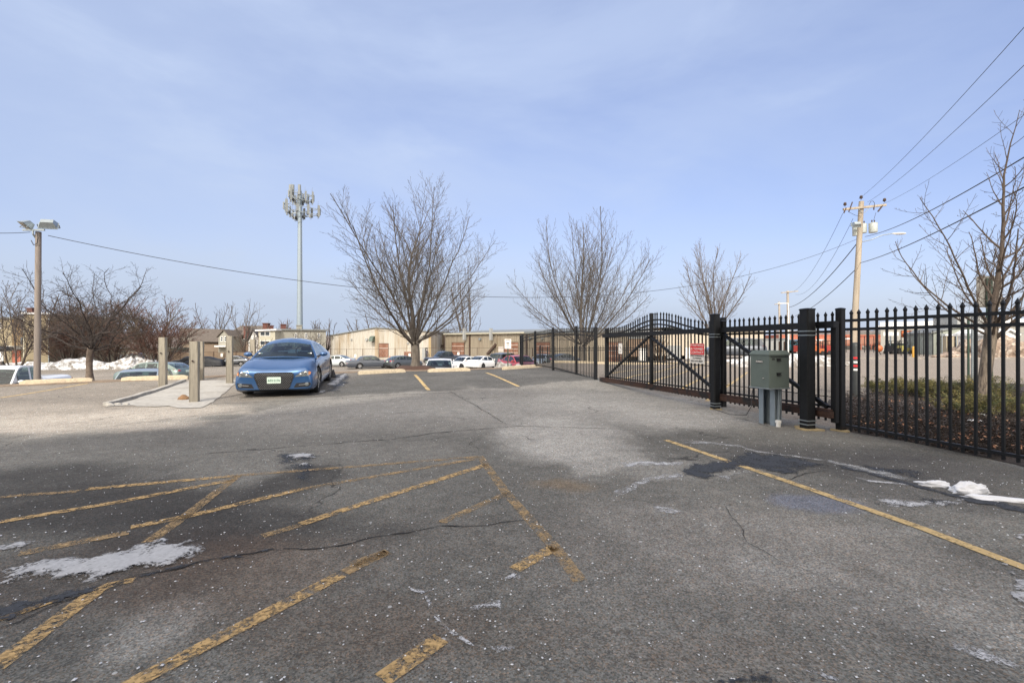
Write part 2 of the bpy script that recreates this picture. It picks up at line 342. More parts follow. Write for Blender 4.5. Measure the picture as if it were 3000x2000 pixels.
def asphalt_mat():
    m = bpy.data.materials.new('worn_asphalt'); m.use_nodes = True; t = m.node_tree; b = t.nodes['Principled BSDF']; L = t.links.new
    at = N(t, 'ShaderNodeAttribute'); at.attribute_name = 'tone'
    tcn = N(t, 'ShaderNodeTexCoord'); P = tcn.outputs['Object']
    def vor(scale, rnd=1.0):
        v = N(t, 'ShaderNodeTexVoronoi', Scale=scale, Randomness=rnd); L(P, v.inputs['Vector']); return v
    def mr(sock, a, b_, c, d):
        n = N(t, 'ShaderNodeMapRange'); L(sock, n.inputs[0]); n.inputs[1].default_value = a; n.inputs[2].default_value = b_; n.inputs[3].default_value = c; n.inputs[4].default_value = d; return n.outputs[0]
    def mth(op, a, b_):
        n = N(t, 'ShaderNodeMath', operation=op)
        for i, v in enumerate((a, b_)):
            if isinstance(v, (int, float)): n.inputs[i].default_value = v
            else: L(v, n.inputs[i])
        return n.outputs[0]
    v1 = vor(125.0); sp1 = N(t, 'ShaderNodeSeparateColor'); L(v1.outputs['Color'], sp1.inputs[0])
    stone = mr(sp1.outputs[0], 0, 1, .52, 1.55)
    v2 = vor(30.0); sp2 = N(t, 'ShaderNodeSeparateColor'); L(v2.outputs['Color'], sp2.inputs[0])
    stone2 = mr(sp2.outputs[1], 0, 1, .90, 1.11)
    nz = N(t, 'ShaderNodeTexNoise', Scale=5.0, Detail=8.0, Roughness=.72); L(P, nz.inputs['Vector'])
    mid = mr(nz.outputs['Fac'], .3, .7, .80, 1.21)
    f = mth('MULTIPLY', mth('MULTIPLY', stone, stone2), mid)
    vm = N(t, 'ShaderNodeVectorMath', operation='SCALE'); L(at.outputs['Color'], vm.inputs[0]); L(f, vm.inputs['Scale'])
    # warm and cool stones
    hs = N(t, 'ShaderNodeMix', data_type='RGBA', blend_type='MULTIPLY'); L(mr(sp1.outputs[2], .6, 1, 0, .8), hs.inputs[0]); L(vm.outputs[0], hs.inputs[6]); hs.inputs[7].default_value = (1.25,.95,.75,1)
    last = hs.outputs[2]
    # de-icing salt grains
    for sc, lo, rad, am in ((38., .93, .22, .55), (16., .972, .17, .7)):
        v = vor(sc); sp = N(t, 'ShaderNodeSeparateColor'); L(v.outputs['Color'], sp.inputs[0])
        on = mth('GREATER_THAN', sp.outputs[0], lo); near = mth('LESS_THAN', v.outputs['Distance'], rad)
        k = mth('MULTIPLY', mth('MULTIPLY', on, near), am)
        mx = N(t, 'ShaderNodeMix', data_type='RGBA'); L(k, mx.inputs[0]); L(last, mx.inputs[6]); mx.inputs[7].default_value = (.52,.53,.54,1); last = mx.outputs[2]
    # hairline cracks
    n3 = N(t, 'ShaderNodeTexNoise', Scale=2.2, Detail=6.0); L(P, n3.inputs['Vector'])
    wv = N(t, 'ShaderNodeVectorMath', operation='MULTIPLY_ADD'); L(n3.outputs['Color'], wv.inputs[0]); wv.inputs[1].default_value = (.7,.7,0); L(P, wv.inputs[2])
    vc = N(t, 'ShaderNodeTexVoronoi', Scale=.42, feature='DISTANCE_TO_EDGE'); L(wv.outputs[0], vc.inputs['Vector'])
    n4 = N(t, 'ShaderNodeTexNoise', Scale=.6, Detail=2.0); L(P, n4.inputs['Vector'])
    ck = mth('MULTIPLY', mth('LESS_THAN', vc.outputs['Distance'], .0035), mr(n4.outputs['Fac'], .50, .58, 0, .7))
    mx = N(t, 'ShaderNodeMix', data_type='RGBA'); L(ck, mx.inputs[0]); L(last, mx.inputs[6]); mx.inputs[7].default_value = (.02,.019,.018,1); last = mx.outputs[2]
    L(last, b.inputs['Base Color']); b.inputs['Roughness'].default_value = .88; b.inputs['Specular IOR Level'].default_value = .35
    bp = N(t, 'ShaderNodeBump', Strength=.55, Distance=.006); L(v1.outputs['Distance'], bp.inputs['Height']); L(bp.outputs[0], b.inputs['Normal'])
    return m
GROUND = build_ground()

def sheet_mat(name, col, lo, hi, scale=9., rough=.8, fine=80., soft=.04, var=.25, edge=None):
    """thin worn layer: noise eats holes through it"""
    m = mat(name, col, rough, 0, var, 40, bump=.15)
    t = m.node_tree; L = t.links.new; b = t.nodes['Principled BSDF']; o = t.nodes['Material Output']
    tcn = N(t, 'ShaderNodeTexCoord'); n1 = N(t, 'ShaderNodeTexNoise', Scale=scale, Detail=3.0); n2 = N(t, 'ShaderNodeTexVoronoi', Scale=fine)
    L(tcn.outputs['Object'], n1.inputs['Vector']); L(tcn.outputs['Object'], n2.inputs['Vector'])
    sp = N(t, 'ShaderNodeSeparateColor'); L(n2.outputs['Color'], sp.inputs[0])
    ad = N(t, 'ShaderNodeMath', operation='MULTIPLY_ADD'); L(sp.outputs[0], ad.inputs[0]); ad.inputs[1].default_value = .30; L(n1.outputs['Fac'], ad.inputs[2])
    mr = N(t, 'ShaderNodeMapRange'); L(ad.outputs[0], mr.inputs[0]); mr.inputs[1].default_value = lo; mr.inputs[2].default_value = hi
    fac = mr.outputs[0]
    if edge:                                               # fade towards the outline through a painted attribute
        at = N(t, 'ShaderNodeAttribute'); at.attribute_name = 'edge'
        mu = N(t, 'ShaderNodeMath', operation='MULTIPLY_ADD'); L(at.outputs['Fac'], mu.inputs[0]); mu.inputs[1].default_value = edge; 
        sb = N(t, 'ShaderNodeMath', operation='SUBTRACT'); L(ad.outputs[0], sb.inputs[0]); sb.inputs[1].default_value = edge; L(sb.outputs[0], mu.inputs[2]); L(mu.outputs[0], mr.inputs[0])
    tr = N(t, 'ShaderNodeBsdfTransparent'); mx = N(t, 'ShaderNodeMixShader'); L(fac, mx.inputs[0]); L(tr.outputs[0], mx.inputs[1]); L(b.outputs[0], mx.inputs[2]); L(mx.outputs[0], o.inputs[0])
    return m
M['yellow'] = sheet_mat('worn_yellow_paint', (.50,.335,.145), .46, .80, scale=14.)
M['yellow_faint'] = sheet_mat('faded_yellow_paint', (.40,.275,.135), .46, .96)
M['yellow_far'] = sheet_mat('yellow_paint', (.52,.38,.18), .34, .66)
M['ice'] = sheet_mat('thin_grey_ice', (.44,.44,.44), .30, .56, scale=7., rough=.45, fine=60, edge=.55, var=.2)
M['saltcrust'] = sheet_mat('salt_crust', (.50,.51,.53), .36, .70, scale=12., fine=130, edge=.30)
M['saltthin'] = sheet_mat('thin_salt_crust', (.42,.43,.44), .46, 1.0, scale=9., fine=130, edge=.30)
M['tar'] = sheet_mat('fresh_tar_patch', (.034,.038,.046), .34, .60, scale=6., fine=70, edge=.6, var=.6)
M['wet'] = sheet_mat('damp_asphalt', (.018,.018,.019), .50, .75, scale=3., fine=70, edge=.5, rough=.5)
M['crack'] = mat('open_crack', (.012,.011,.010), .95)

def line_px(name, pts, wd, m, dz=.005, st=.12):
    P = [U(*p) for p in pts]; mb = MB(); row = []
    for i in range(len(P)-1):
        (ax, ay), (bx, by) = P[i], P[i+1]; L = math.hypot(bx-ax, by-ay); n = max(1, int(L/st)); nx_, ny_ = -(by-ay)/L*wd/2, (bx-ax)/L*wd/2
        for k in range(n+1):
            if i and k == 0: continue
            u = k/n; x, y = ax+(bx-ax)*u, ay+(by-ay)*u
            row.append(((x+nx_, y+ny_), (x, y), (x-nx_, y-ny_)))
    for r in row:
        for x, y in r: mb.v.append((x, y, gz(x, y)+dz))
    for i in range(len(row)-1):
        for j in range(2): a = i*3+j; mb.f.append((a, a+1, a+4, a+3))
    return obj(name, mb, m, kind='structure')
YL = [([(0,1455),(232,1439)],.09,'yellow_faint'),([(255,1433),(697,1393)],.10,'yellow'),([(700,1392),(1000,1370),(1402,1338)],.09,'yellow_faint'),
      ([(0,1529),(350,1470),(690,1404)],.10,'yellow'),([(57,1622),(380,1559)],.11,'yellow_faint'),([(384,1545),(560,1510),(884,1433)],.10,'yellow'),([(884,1433),(1400,1343)],.09,'yellow_faint'),
      ([(770,1570),(880,1538)],.09,'yellow_faint'),([(880,1536),(1000,1496),(1425,1361)],.10,'yellow'),([(697,1393),(560,1500),(436,1588)],.10,'yellow_faint'),
      ([(1293,1530),(1488,1444)],.09,'yellow_faint'),([(1030,1655),(1138,1616)],.10,'yellow_faint'),([(1406,1337),(1480,1440),(1631,1611),(1700,1703)],.10,'yellow_faint'),
      ([(1508,1668),(1625,1602)],.10,'yellow'),([(1120,1990),(1293,1869)],.11,'yellow'),([(335,2030),(1000,1683)],.105,'yellow'),([(1010,1677),(1135,1616)],.10,'yellow_faint'),
      ([(-40,1975),(275,1737)],.11,'yellow'),([(275,1737),(330,1710),(396,1698)],.08,'yellow'),([(-20,1822),(172,1754)],.06,'yellow'),
      ([(1951,1289),(2350,1425),(2700,1547),(3060,1686)],.10,'yellow_far')]
for pts, wd, m in YL: line_px('parking_line', pts, wd*.88, M[m])
def line_w(name, a, b, wd, m, dz=.006):
    mb = MB(); L = math.hypot(b[0]-a[0], b[1]-a[1]); n = int(L/.2)+1; nx_, ny_ = -(b[1]-a[1])/L*wd/2, (b[0]-a[0])/L*wd/2
    for k in range(n+1):
        x, y = a[0]+(b[0]-a[0])*k/n, a[1]+(b[1]-a[1])*k/n
        for s in (1, -1): xx, yy = x+s*nx_, y+s*ny_; mb.v.append((xx, yy, gz(xx, yy)+dz))
    for i in range(n): mb.f.append((2*i, 2*i+1, 2*i+3, 2*i+2))
    return obj(name, mb, m, kind='structure')
def UG(px, py):                       # photo pixel to a point on the real (uneven) ground
    d = 6.0
    while d < 200:
        x, z = (px-1500)/F*d, CH-(py-HY)*d/F
        if z <= gz(x, d): break
        d += .02
    return x, d
line_w('parking_line', UG(1256,1143), UG(1216,1098), .10, M['yellow_far']); line_w('parking_line', UG(1519,1132), UG(1425,1092), .10, M['yellow_far'])
line_w('parking_line', U(0,1166), (U(268,1132)[0], U(268,1132)[1]-.1), .10, M['yellow_far'])
for px, py, qx, qy in ((1790,1108,1905,1076),(1822,1125,1985,1072),(1880,1140,2065,1066),(1985,1150,2125,1072),(2070,1175,2190,1090)):
    line_w('parking_line', U(px, py), U(qx, qy), .10, M['yellow_far'])

def sheet(name, pts_px, m, h=.004, jit=.10, seed=1, world=False, grid=.05, fade=.12, dz=.006, z=None, **tg):
    """irregular patch lying on the ground: outline from the photo turned into metres, edge roughened, surface slightly domed"""
    P = [Vector(p) if world else Vector(U(*p)) for p in pts_px]; O = []
    for i in range(len(P)):
        a, b = P[i], P[(i+1) % len(P)]; n = max(1, int((b-a).length/grid))
        for k in range(n):
            q = a.lerp(b, k/n); O.append(q+Vector((fbm(q.x, q.y, 3, seed), fbm(q.x, q.y, 3, seed+40)))*jit+Vector((fbm(q.x, q.y, 12, seed), fbm(q.x, q.y, 12, seed+40)))*jit*.4)
    x0, x1 = min(p.x for p in O), max(p.x for p in O); y0, y1 = min(p.y for p in O), max(p.y for p in O)
    pts = list(O); n = len(O)
    def inside(q):
        c = False; j = n-1
        for i in range(n):
            if (O[i].y > q.y) != (O[j].y > q.y) and q.x < (O[j].x-O[i].x)*(q.y-O[i].y)/(O[j].y-O[i].y)+O[i].x: c = not c
            j = i
        return c
    O2 = O[::2]; g = max(grid, math.sqrt((x1-x0)*(y1-y0)/1600)); ds = [0.0]*n
    yy = y0
    while yy < y1:
        xx = x0
        while xx < x1:
            q = Vector((xx+random.Random(int(xx*999+yy*777)).uniform(-.3,.3)*g, yy))
            if inside(q):
                d = min((q-o).length for o in O2)
                if d > g*.45: pts.append(q); ds.append(d)
            xx += g
        yy += g
    vv, _, ff, ov, _, _ = delaunay_2d_cdt(pts, [(i, (i+1) % n) for i in range(n)], [], 1, 1e-5)
    mb = MB(); eg = []
    for i, q in enumerate(vv):
        d = ds[ov[i][0]] if ov[i] and ov[i][0] < len(ds) else 0; k = min(1, d/fade)
        mb.v.append((q.x, q.y, gz(q.x, q.y)+dz+h*math.sqrt(k)*(.8+.4*fbm(q.x, q.y, 5, seed)))); eg.append(k)
    mb.f = [tuple(f) for f in ff]
    me = mb.mesh(name); a = me.attributes.new('edge', 'FLOAT', 'POINT'); a.data.foreach_set('value', eg)
    me.polygons.foreach_set('use_smooth', [True]*len(me.polygons))
    return obj(name, me, m, **tg)
def crA(*p): return [(x*.574, 1100+y*.574) for x, y in p]
def crB(*p): return [(1000+x*.574, 1100+y*.574) for x, y in p]
def crC(*p): return [(2000+x*.5102, 1200+y*.5102) for x, y in p]
ICE = dict(cat='ice', group='patches of old ice on the asphalt')
sheet('ice_patch', crA((-80,1005),(120,960),(250,930),(420,915),(640,885),(760,855),(830,832),(900,850),(985,825),(1050,850),(1030,885),(1005,915),(930,960),(800,992),(730,985),(560,1038),(440,1068),(385,1072),(400,1040),(250,1050),(90,1060),(-80,1120)), M['ice'], .012, .05, 3, label='long pale ice sheet across the bottom left asphalt beside the tar strip', **ICE)
sheet('ice_patch', crA((-80,880),(60,850),(160,836),(225,832),(190,868),(120,890),(90,915),(20,905),(-80,925)), M['ice'], .01, .03, 8, label='small grey ice patch at the left edge, above the long ice sheet', **ICE)
sheet('ice_patch', crA((1448,412),(1480,402),(1560,396),(1612,400),(1622,422),(1560,430),(1490,428)), M['ice'], .012, .03, 9, label='flat white ice piece in the damp pothole behind the yellow V mark', **ICE)
sheet('ice_patch', crA((1520,455),(1560,440),(1600,460),(1570,474),(1530,470)), M['ice'], .012, .03, 10, label='smaller lower ice piece beside the pothole rim', **ICE)
sheet('ice_patch', crA((1588,552),(1612,542),(1632,548),(1606,560)), M['ice'], .01, .015, 11, label='tiny ice scrap below the pothole', **ICE)
sheet('ice_patch', crA((275,872),(300,860),(322,862),(296,878)), M['ice'], .01, .015, 12, label='tiny ice scrap between the yellow lines at far left', **ICE)
sheet('ice_patch', crC((1770,878),(1800,868),(1860,850),(1900,852),(1880,880),(1840,905),(1880,930),(1930,980),(1990,1010),(1990,1180),(1930,1140),(1880,1080),(1850,1010),(1845,960),(1780,910)), M['ice'], .008, .05, 13, fade=.04, label='pale ice along the right edge, touching the end of the yellow line', **ICE)
sheet('ice_patch', crC((1900,720),(1990,705),(1990,750),(1930,760),(1880,780)), M['ice'], .008, .03, 14, fade=.04, label='thin ice at the right edge, above the yellow line end', **ICE)
sheet('ice_patch', [(955,1136),(985,1122),(1005,1112),(1020,1110),(1012,1122),(985,1138)], M['saltcrust'], .006, .05, 14, label='melting ice on the asphalt right of the blue coupe', **ICE)
sheet('ice_patch', [(985,1146),(1002,1134),(1012,1128),(1006,1142)], M['ice'], .008, .04, 17, label='small melting ice piece farther right of the blue coupe', **ICE)
sheet('ice_patch', [(925,1150),(950,1146),(958,1150),(935,1158)], M['ice'], .01, .03, 16, label='small ice bit by the front wheel of the blue coupe', **ICE)
SC = dict(cat='salt stain', group='dried salt streaks')
sheet('salt_streak', crB((1375,590),(1480,560),(1560,520),(1640,505),(1742,500),(1742,530),(1620,530),(1520,570),(1450,600),(1400,620)), M['saltcrust'], .002, .04, 20, label='white salt band running to the left of the dark blue tar patch', **SC)
sheet('salt_streak', crB((1420,445),(1540,438),(1742,440),(1742,458),(1540,462),(1440,468)), M['saltcrust'], .002, .03, 21, label='upper thin salt band left of the dark blue tar patch', **SC)
sheet('salt_streak', crB((1590,660),(1742,690),(1742,715),(1600,690)), M['saltcrust'], .002, .03, 22, label='curved salt band below the dark blue tar patch', **SC)
sheet('salt_streak', crB((355,1082),(430,1095),(500,1085),(460,1108),(445,1140),(480,1200),(520,1260),(600,1320),(700,1390),(640,1370),(540,1310),(480,1250),(445,1180),(425,1115),(360,1095)), M['saltcrust'], .002, .02, 23, fade=.03, label='thin wiggly salt trail near the bottom centre', **SC)
sheet('salt_streak', crB((500,1100),(570,1105),(620,1150),(580,1150),(550,1120)), M['saltcrust'], .002, .02, 24, fade=.03, label='short salt smear right of the wiggly trail top', **SC)
sheet('salt_streak', crB((640,1175),(700,1165),(810,1155),(815,1210),(780,1190),(720,1205),(670,1210)), M['saltcrust'], .002, .03, 25, fade=.05, label='butterfly shaped salt mark near the bottom centre', **SC)
sheet('salt_streak', crB((760,1390),(880,1385),(890,1400),(820,1440),(790,1440)), M['saltcrust'], .002, .02, 26, fade=.04, label='feathered salt mark nearest the bottom edge', **SC)
sheet('salt_streak', crB((830,1130),(880,1125),(870,1140),(840,1142)), M['ice'], .004, .01, 27, fade=.03, label='small white oval salt mark above the butterfly shaped one', **SC)
sheet('salt_streak', crB((820,1040),(880,1010),(920,1020),(900,1045)), M['saltcrust'], .002, .02, 28, fade=.04, label='faint salt mark beside the small dark hole', **SC)
sheet('salt_streak', crC((0,182),(80,178),(200,190),(330,205),(420,235),(620,262),(820,288),(820,296),(620,272),(400,245),(320,215),(180,200),(0,194)), M['saltthin'], .002, .03, 29, fade=.02, label='long thin salt line above the dark blue tar patch', **SC)
sheet('salt_streak', crC((820,285),(900,300),(1000,320),(1150,350),(1300,390),(1320,410),(1200,395),(1050,360),(900,325),(830,305)), M['saltthin'], .002, .03, 30, fade=.06, label='broad salt band leading to the snow lumps at right', **SC)
sheet('salt_streak', crC((990,388),(1100,405),(1300,428),(1300,436),(1080,415)), M['saltcrust'], .002, .015, 31, fade=.02, label='thin salt line below the broad right hand salt band', **SC)
sheet('salt_streak', crC((190,385),(260,375),(370,350),(380,358),(280,390),(270,430),(230,410)), M['saltthin'], .002, .03, 32, fade=.04, label='salt fringe at the lower edge of the tar patch by the yellow line', **SC)
sheet('salt_streak', crC((1100,520),(1250,515),(1450,520),(1600,510),(1640,520),(1500,545),(1350,570),(1180,560)), M['saltcrust'], .002, .06, 33, label='wide bluish salt stain below the snow lumps at right', **SC)
sheet('salt_streak', crC((640,1475),(760,1500),(900,1550),(960,1580),(860,1580),(740,1520)), M['saltcrust'], .002, .03, 34, fade=.05, label='salt streak beside the dark blob at the bottom edge', **SC)
sheet('salt_streak', crC((1560,1350),(1750,1400),(1980,1480),(1980,1540),(1800,1480),(1600,1400)), M['saltcrust'], .002, .05, 35, fade=.1, label='broad faint salt streak in the bottom right corner', **SC)
for i, p in enumerate([crC((-60,330),(40,300),(200,285),(330,240),(420,240),(600,262),(750,290),(870,312),(860,340),(740,345),(680,370),(640,385),(560,370),(380,345),(300,370),(200,400),(60,405),(-50,395)),
      crC((140,1575),(165,1520),(260,1485),(400,1475),(560,1480),(660,1505),(760,1545),(800,1590),(140,1600)),
      crA((-80,1190),(200,1140),(420,1090),(620,1040),(800,1002),(1000,950),(1100,925),(1300,905),(1450,885),(1450,895),(1250,930),(1050,955),(850,1010),(650,1060),(480,1110),(300,1180),(100,1240),(-80,1300)),
      crC((850,300),(1000,335),(1200,390),(1400,440),(1600,490),(1980,560),(1980,600),(1700,555),(1450,480),(1200,410),(900,330)),
      crC((1840,905),(1960,920),(2000,1010),(1940,985),(1880,945))]):
    sheet('tar_patch', p, M['tar'], .003, .08, 50+i, dz=.004, kind='structure', fade=(.05 if i in (1, 2, 3) else .16))
for i, p in enumerate([crA((1340,440),(1420,395),(1500,385),(1650,395),(1680,440),(1640,480),(1660,520),(1680,560),(1600,575),(1480,560),(1430,520),(1500,490),(1380,460)),
      [(952,1150),(1000,1160),(1040,1120),(1030,1104),(1005,1104),(960,1120)], crC((780,270),(1000,300),(1300,330),(1560,400),(1500,430),(1300,400),(1000,340)),
      crC((1050,500),(1300,490),(1650,500),(1700,560),(1400,600),(1100,560))]):
    sheet('damp_patch', p, M['wet'], .002, .08, 70+i, dz=.004, kind='structure', fade=.2)
def crack(pts, wd=.012, seed=1):
    P = [Vector(U(*p)) for p in pts]; row = []
    for i in range(len(P)-1):
        n = max(2, int((P[i+1]-P[i]).length/.06))
        for k in range(n):
            q = P[i].lerp(P[i+1], k/n); t = (P[i+1]-P[i]).normalized(); nn = Vector((-t.y, t.x))
            q = q+nn*(.04*fbm(q.x, q.y, 2.5, seed)+.025*fbm(q.x, q.y, 9, seed)); ww = wd*(.3+1.1*abs(fbm(q.x, q.y, 6, seed+5)))
            row.append((q+nn*ww/2, q-nn*ww/2))
    mb = MB()
    for a, b in row: mb.v += [(a.x, a.y, gz(a.x, a.y)+.0055), (b.x, b.y, gz(b.x, b.y)+.0055)]
    mb.f = [(2*i, 2*i+1, 2*i+3, 2*i+2) for i in range(len(row)-1)]
    obj('pavement_crack', mb, M['crack'], kind='structure')
crack(crA((1450,880),(1560,882),(1742,862))+crB((120,830),(300,815),(500,765),(620,766),(740,765),(900,740),(960,732)), .016)
crack(crA((0,1290),(480,1110),(640,1050),(1000,955),(1450,880)), .014, 5)
crack(crA((1050,398),(1300,378),(1742,345))+crB((250,325),(500,292),(900,258),(1300,268),(1560,285)), .022, 9)
crack(crB((-60,118),(300,100),(600,92)), .04, 3); crack(crB((560,88),(700,160),(840,250)), .018, 7)
crack(crA((0,690),(400,610),(700,520)), .01, 13); crack(crC((560,408),(800,350),(860,345)), .012, 15)
crack(crC((260,560),(380,760),(640,900),(900,990)), .006, 17); crack([(0,1286),(300,1252),(600,1214),(960,1180)], .02, 19)
crack(crA((850,150),(1230,140),(1742,118)), .03, 23)

# scattered salt pellets and grit, too many to count: one object
def pellets():
    R = random.Random(7); mb = MB()
    for i in range(3600):
        y = 1.2+10.8*R.random()**1.4; x = R.uniform(-1.18, 1.18)*y
        if sdist(x, y) > -.3 or x > 4.6-.2775*(y-6.87): continue
        if fbm(x, y, .8, 2) < R.uniform(-.9,.5): continue
        r = R.uniform(.0022,.0066)*(1.5 if R.random() < .06 else 1); z = gz(x, y)+.004; a = R.random()*3
        c, s_ = math.cos(a), math.sin(a); e = R.uniform(.6,1.5)
        pt = [(r*e*c, r*e*s_), (-r*s_, r*c), (-r*e*c, -r*e*s_), (r*s_, -r*c)]
        mb.add([(x+u, y+v, z+r*.25) for u, v in pt]+[(x, y, z+r*.95), (x, y, z-r*.3)], [(0,1,4),(1,2,4),(2,3,4),(3,0,4),(1,0,5),(2,1,5),(3,2,5),(0,3,5)])
    obj('salt_pellets', mb, M['cleansnow'], label='white salt pellets and grit scattered over the dark asphalt', cat='salt grit', kind='stuff')
pellets()
# ---------------------------------------------------------------- the building behind the camera whose shadow lies over the foreground
def shade_building():
    el = math.radians(SUN_EL); Hb = 12.0; off = SUN_DIR*(Hb/math.tan(el))
    C0 = Vector((-1.6, 12.9, 0))-off
    C0.z = 0; e1 = Vector((-.6, -.8, 0)); poly = [C0, C0+e1*26, C0+e1*26+Vector((14,-18,0)), C0+Vector((11.5,-22,0)), C0+Vector((9.3,-.1,0))]
    r = thing('brick_building', (C0.x, C0.y, 0), 'tall brick building behind the viewer that shades the lot', 'building')
    pl = [(p.x-C0.x, p.y-C0.y) for p in poly]
    obj('wall', MB().prism(pl, -.5, Hb-.3), M['brick'], r, fix=True)
    obj('roof', MB().prism([(x*1.0, y*1.0) for x, y in pl], Hb-.297, Hb), M['roof'], r, fix=True)
    for (a, b) in ((1, 0), (0, 4)):
        p, q = Vector(pl[a]), Vector(pl[b]); t = (q-p).normalized(); L = (q-p).length; nrm = Vector((-t.y, t.x)); k = int(L/3)
        for i in range(k):
            for fl in range(3):
                c = p+t*(1.5+i*3.0)+nrm*.01
                wd = obj('window', MB().box((c.x, c.y, 2.2+fl*3.6), (1.3, .06, 1.7), math.atan2(t.y, t.x)), M['glass_dark'], r)
M['glass_dark'] = mat('dark_window_glass', (.03,.035,.04), .08, 0, .2, 2)
shade_building()

# ---------------------------------------------------------------- fence line geometry
A = Vector((-.2674, .9636, 0)); Bv = Vector((.9636, .2674, 0)); G0 = Vector((4.96, 6.87, 0)); YAW = math.atan2(Bv.y, Bv.x)
AYAW = math.atan2(A.y, A.x)
def DL(px): return 9158.0/(px-1130)                      # depth of the fence line seen at photo column px
def SL(px): return (DL(px)-6.87)/.9636                   # metres along the line from the hinge post
def picket_mb(zt, zb, w=.025):
    mb = MB(); h = w/2
    mb.box((0, 0, (zb+zt-.075)/2), (w, w, zt-.075-zb))
    k = .75*w
    lv = [(h, zt-.0752), (k, zt-.050), (k*.8, zt-.04), (.001, zt)]
    o = len(mb.v)
    for r, z in lv: mb.v += [(-r,-r,z),(r,-r,z),(r,r,z),(-r,r,z)]
    for i in range(3):
        for j in range(4): a = o+i*4+j; b = o+i*4+(j+1) % 4; mb.f.append((a, b, b+4, a+4))
    mb.f.append((o+12, o+13, o+14, o+15)); return mb
_pm = {}; PR = random.Random(99)
def picket(parent, p, zt, zb, w=.025, yaw=None):
    k = (round(zt-zb, 3), w)
    if k not in _pm: _pm[k] = picket_mb(zt-zb, 0, w).mesh('picket'); _pm[k].materials.append(M['black'])
    o = bpy.data.objects.new('picket', _pm[k]); COL.objects.link(o); o.parent = parent; o.location = (p[0], p[1], zb); o.rotation_euler = (PR.gauss(0,.003), PR.gauss(0,.003), (AYAW if yaw is None else yaw)+PR.gauss(0,.03))
    return o
def capped_post(name, w, z0, z1, m, parent=None, loc=None, dome=True, yaw=AYAW, **tg):
    mb = MB(); h = w/2; lv = [(h, z0), (h, z1-.03), (h*1.09, z1-.028), (h*1.09, z1-.012), (h*.9, z1-.004), (h*.3, z1+.004)] if dome else [(h, z0), (h, z1)]
    for r, z in lv:
        c = r*.22
        mb.v += [(-r+c,-r,z),(r-c,-r,z),(r,-r+c,z),(r,r-c,z),(r-c,r,z),(-r+c,r,z),(-r,r-c,z),(-r,-r+c,z)]
    for i in range(len(lv)-1):
        for j in range(8): a = i*8+j; b = i*8+(j+1) % 8; mb.f.append((a, b, b+8, a+8))
    mb.f.append(tuple((len(lv)-1)*8+j for j in range(8)))
    o = obj(name, mb, m, parent, **tg)
    if loc is not None: o.location = loc
    o.rotation_euler.z = yaw; return o

# ---- sliding gate
g = thing('sliding_gate', G0, 'black steel sliding gate with arched pickets, diagonal braces and a rusty bottom track', 'gate')
def LP(s, z=0, off=0.0): p = A*s+Bv*off; return Vector((p.x, p.y, z))
s0, s1 = SL(2447), SL(1775); sm1, sm2 = SL(2118), SL(1907)
sc_, sw = (SL(1790)+SL(2075))/2-.12, 2.05
def ztop(s): return 1.84+(.30*math.cos((s-sc_)/sw*math.pi/2)**2 if abs(s-sc_) < sw else 0)
obj('top_beam', MB().beam(LP(s0-.05,1.63,-.05), LP(s1+.07,1.57,-.05), .085, .105), M['black'], g)
tb = obj('bottom_beam', MB().beam(LP(s0,.265,-.05), LP(s1+.25,.20,-.05), .09, .075), M['rust'], g)
obj('track_lip', MB().beam(LP(s0,.325,-.075), LP(s1+.25,.26,-.075), .05, .02).beam(LP(s0,.212,-.06), LP(s1+.25,.150,-.06), .07, .022), M['rust'], tb)
for s, zt in ((s0+.02, 1.67), (sm1, 1.80), (sm2, ztop(sm2)-.02), (s1, 1.80)):
    o = capped_post('upright', .085, .13, zt, M['black'], g, loc=LP(s,0,.02), dome=zt > 1.7)
obj('brace', MB().beam(LP(sm1-.05,1.52,-.03), LP(s0+.1,.36,-.03), .05, .055), M['black'], g)
obj('brace', MB().beam(LP(sm2-.05,1.50,-.03), LP(sm1+.1,.33,-.03), .05, .055), M['black'], g)
obj('brace', MB().beam(LP(sm2+.05,1.50,-.03), LP(s1-.08,.30,-.03), .05, .055), M['black'], g)
for dz in (.20, .315):
    mb = MB(); pr = None; k = 60
    for i in range(k+1):
        s = s0+(s1-s0)*i/k; p = LP(s, ztop(s)-dz, .055)
        if pr is not None: mb.beam(pr, p, .03, .035)
        pr = p
    obj('arched_rail', mb, M['black'], g)
obj('lower_rail', MB().beam(LP(s0,.36,.055), LP(s1,.30,.055), .03, .03), M['black'], g)
obj('mesh_rail', MB().beam(LP(sm1,.86,.045), LP(s1,.86,.045), .015, .015).beam(LP(s0,.52,.0), LP(sm1,.50,.0), .012, .012), M['black'], g)
n = int((s1-s0-.1)/.121)
for i in range(n+1):
    s = s0+.1+i*.121
    if min(abs(s-q) for q in (sm1, sm2)) < .05: continue
    picket(g, LP(s, 0, .075), ztop(s), .13, .024)
# hexagonal wire mesh on the lower half
def hexmesh(sa, sb, za, zb, cell, wr):
    mb = MB(); h = cell*math.sqrt(3)/2; row = 0; z = za
    while z < zb:
        s = sa+(cell*.5 if row % 2 else 0)
        while s < sb-cell:
            a = LP(s, z+cell*.15, .095); b = LP(s, z+cell*.45, .095); c = LP(s+cell*.5, z+cell*.62, .095); d = LP(s-cell*.5, z+cell*.62, .095)
            for q, r_ in ((a, b), (b, c), (b, d)): mb.beam(q, r_, wr, wr)
            s += cell
        z += h*.58; row += 1
    return mb
obj('wire_mesh', hexmesh(s0+.1, s1-.6, .36, .84, .05, .0022), M['galv'], g)
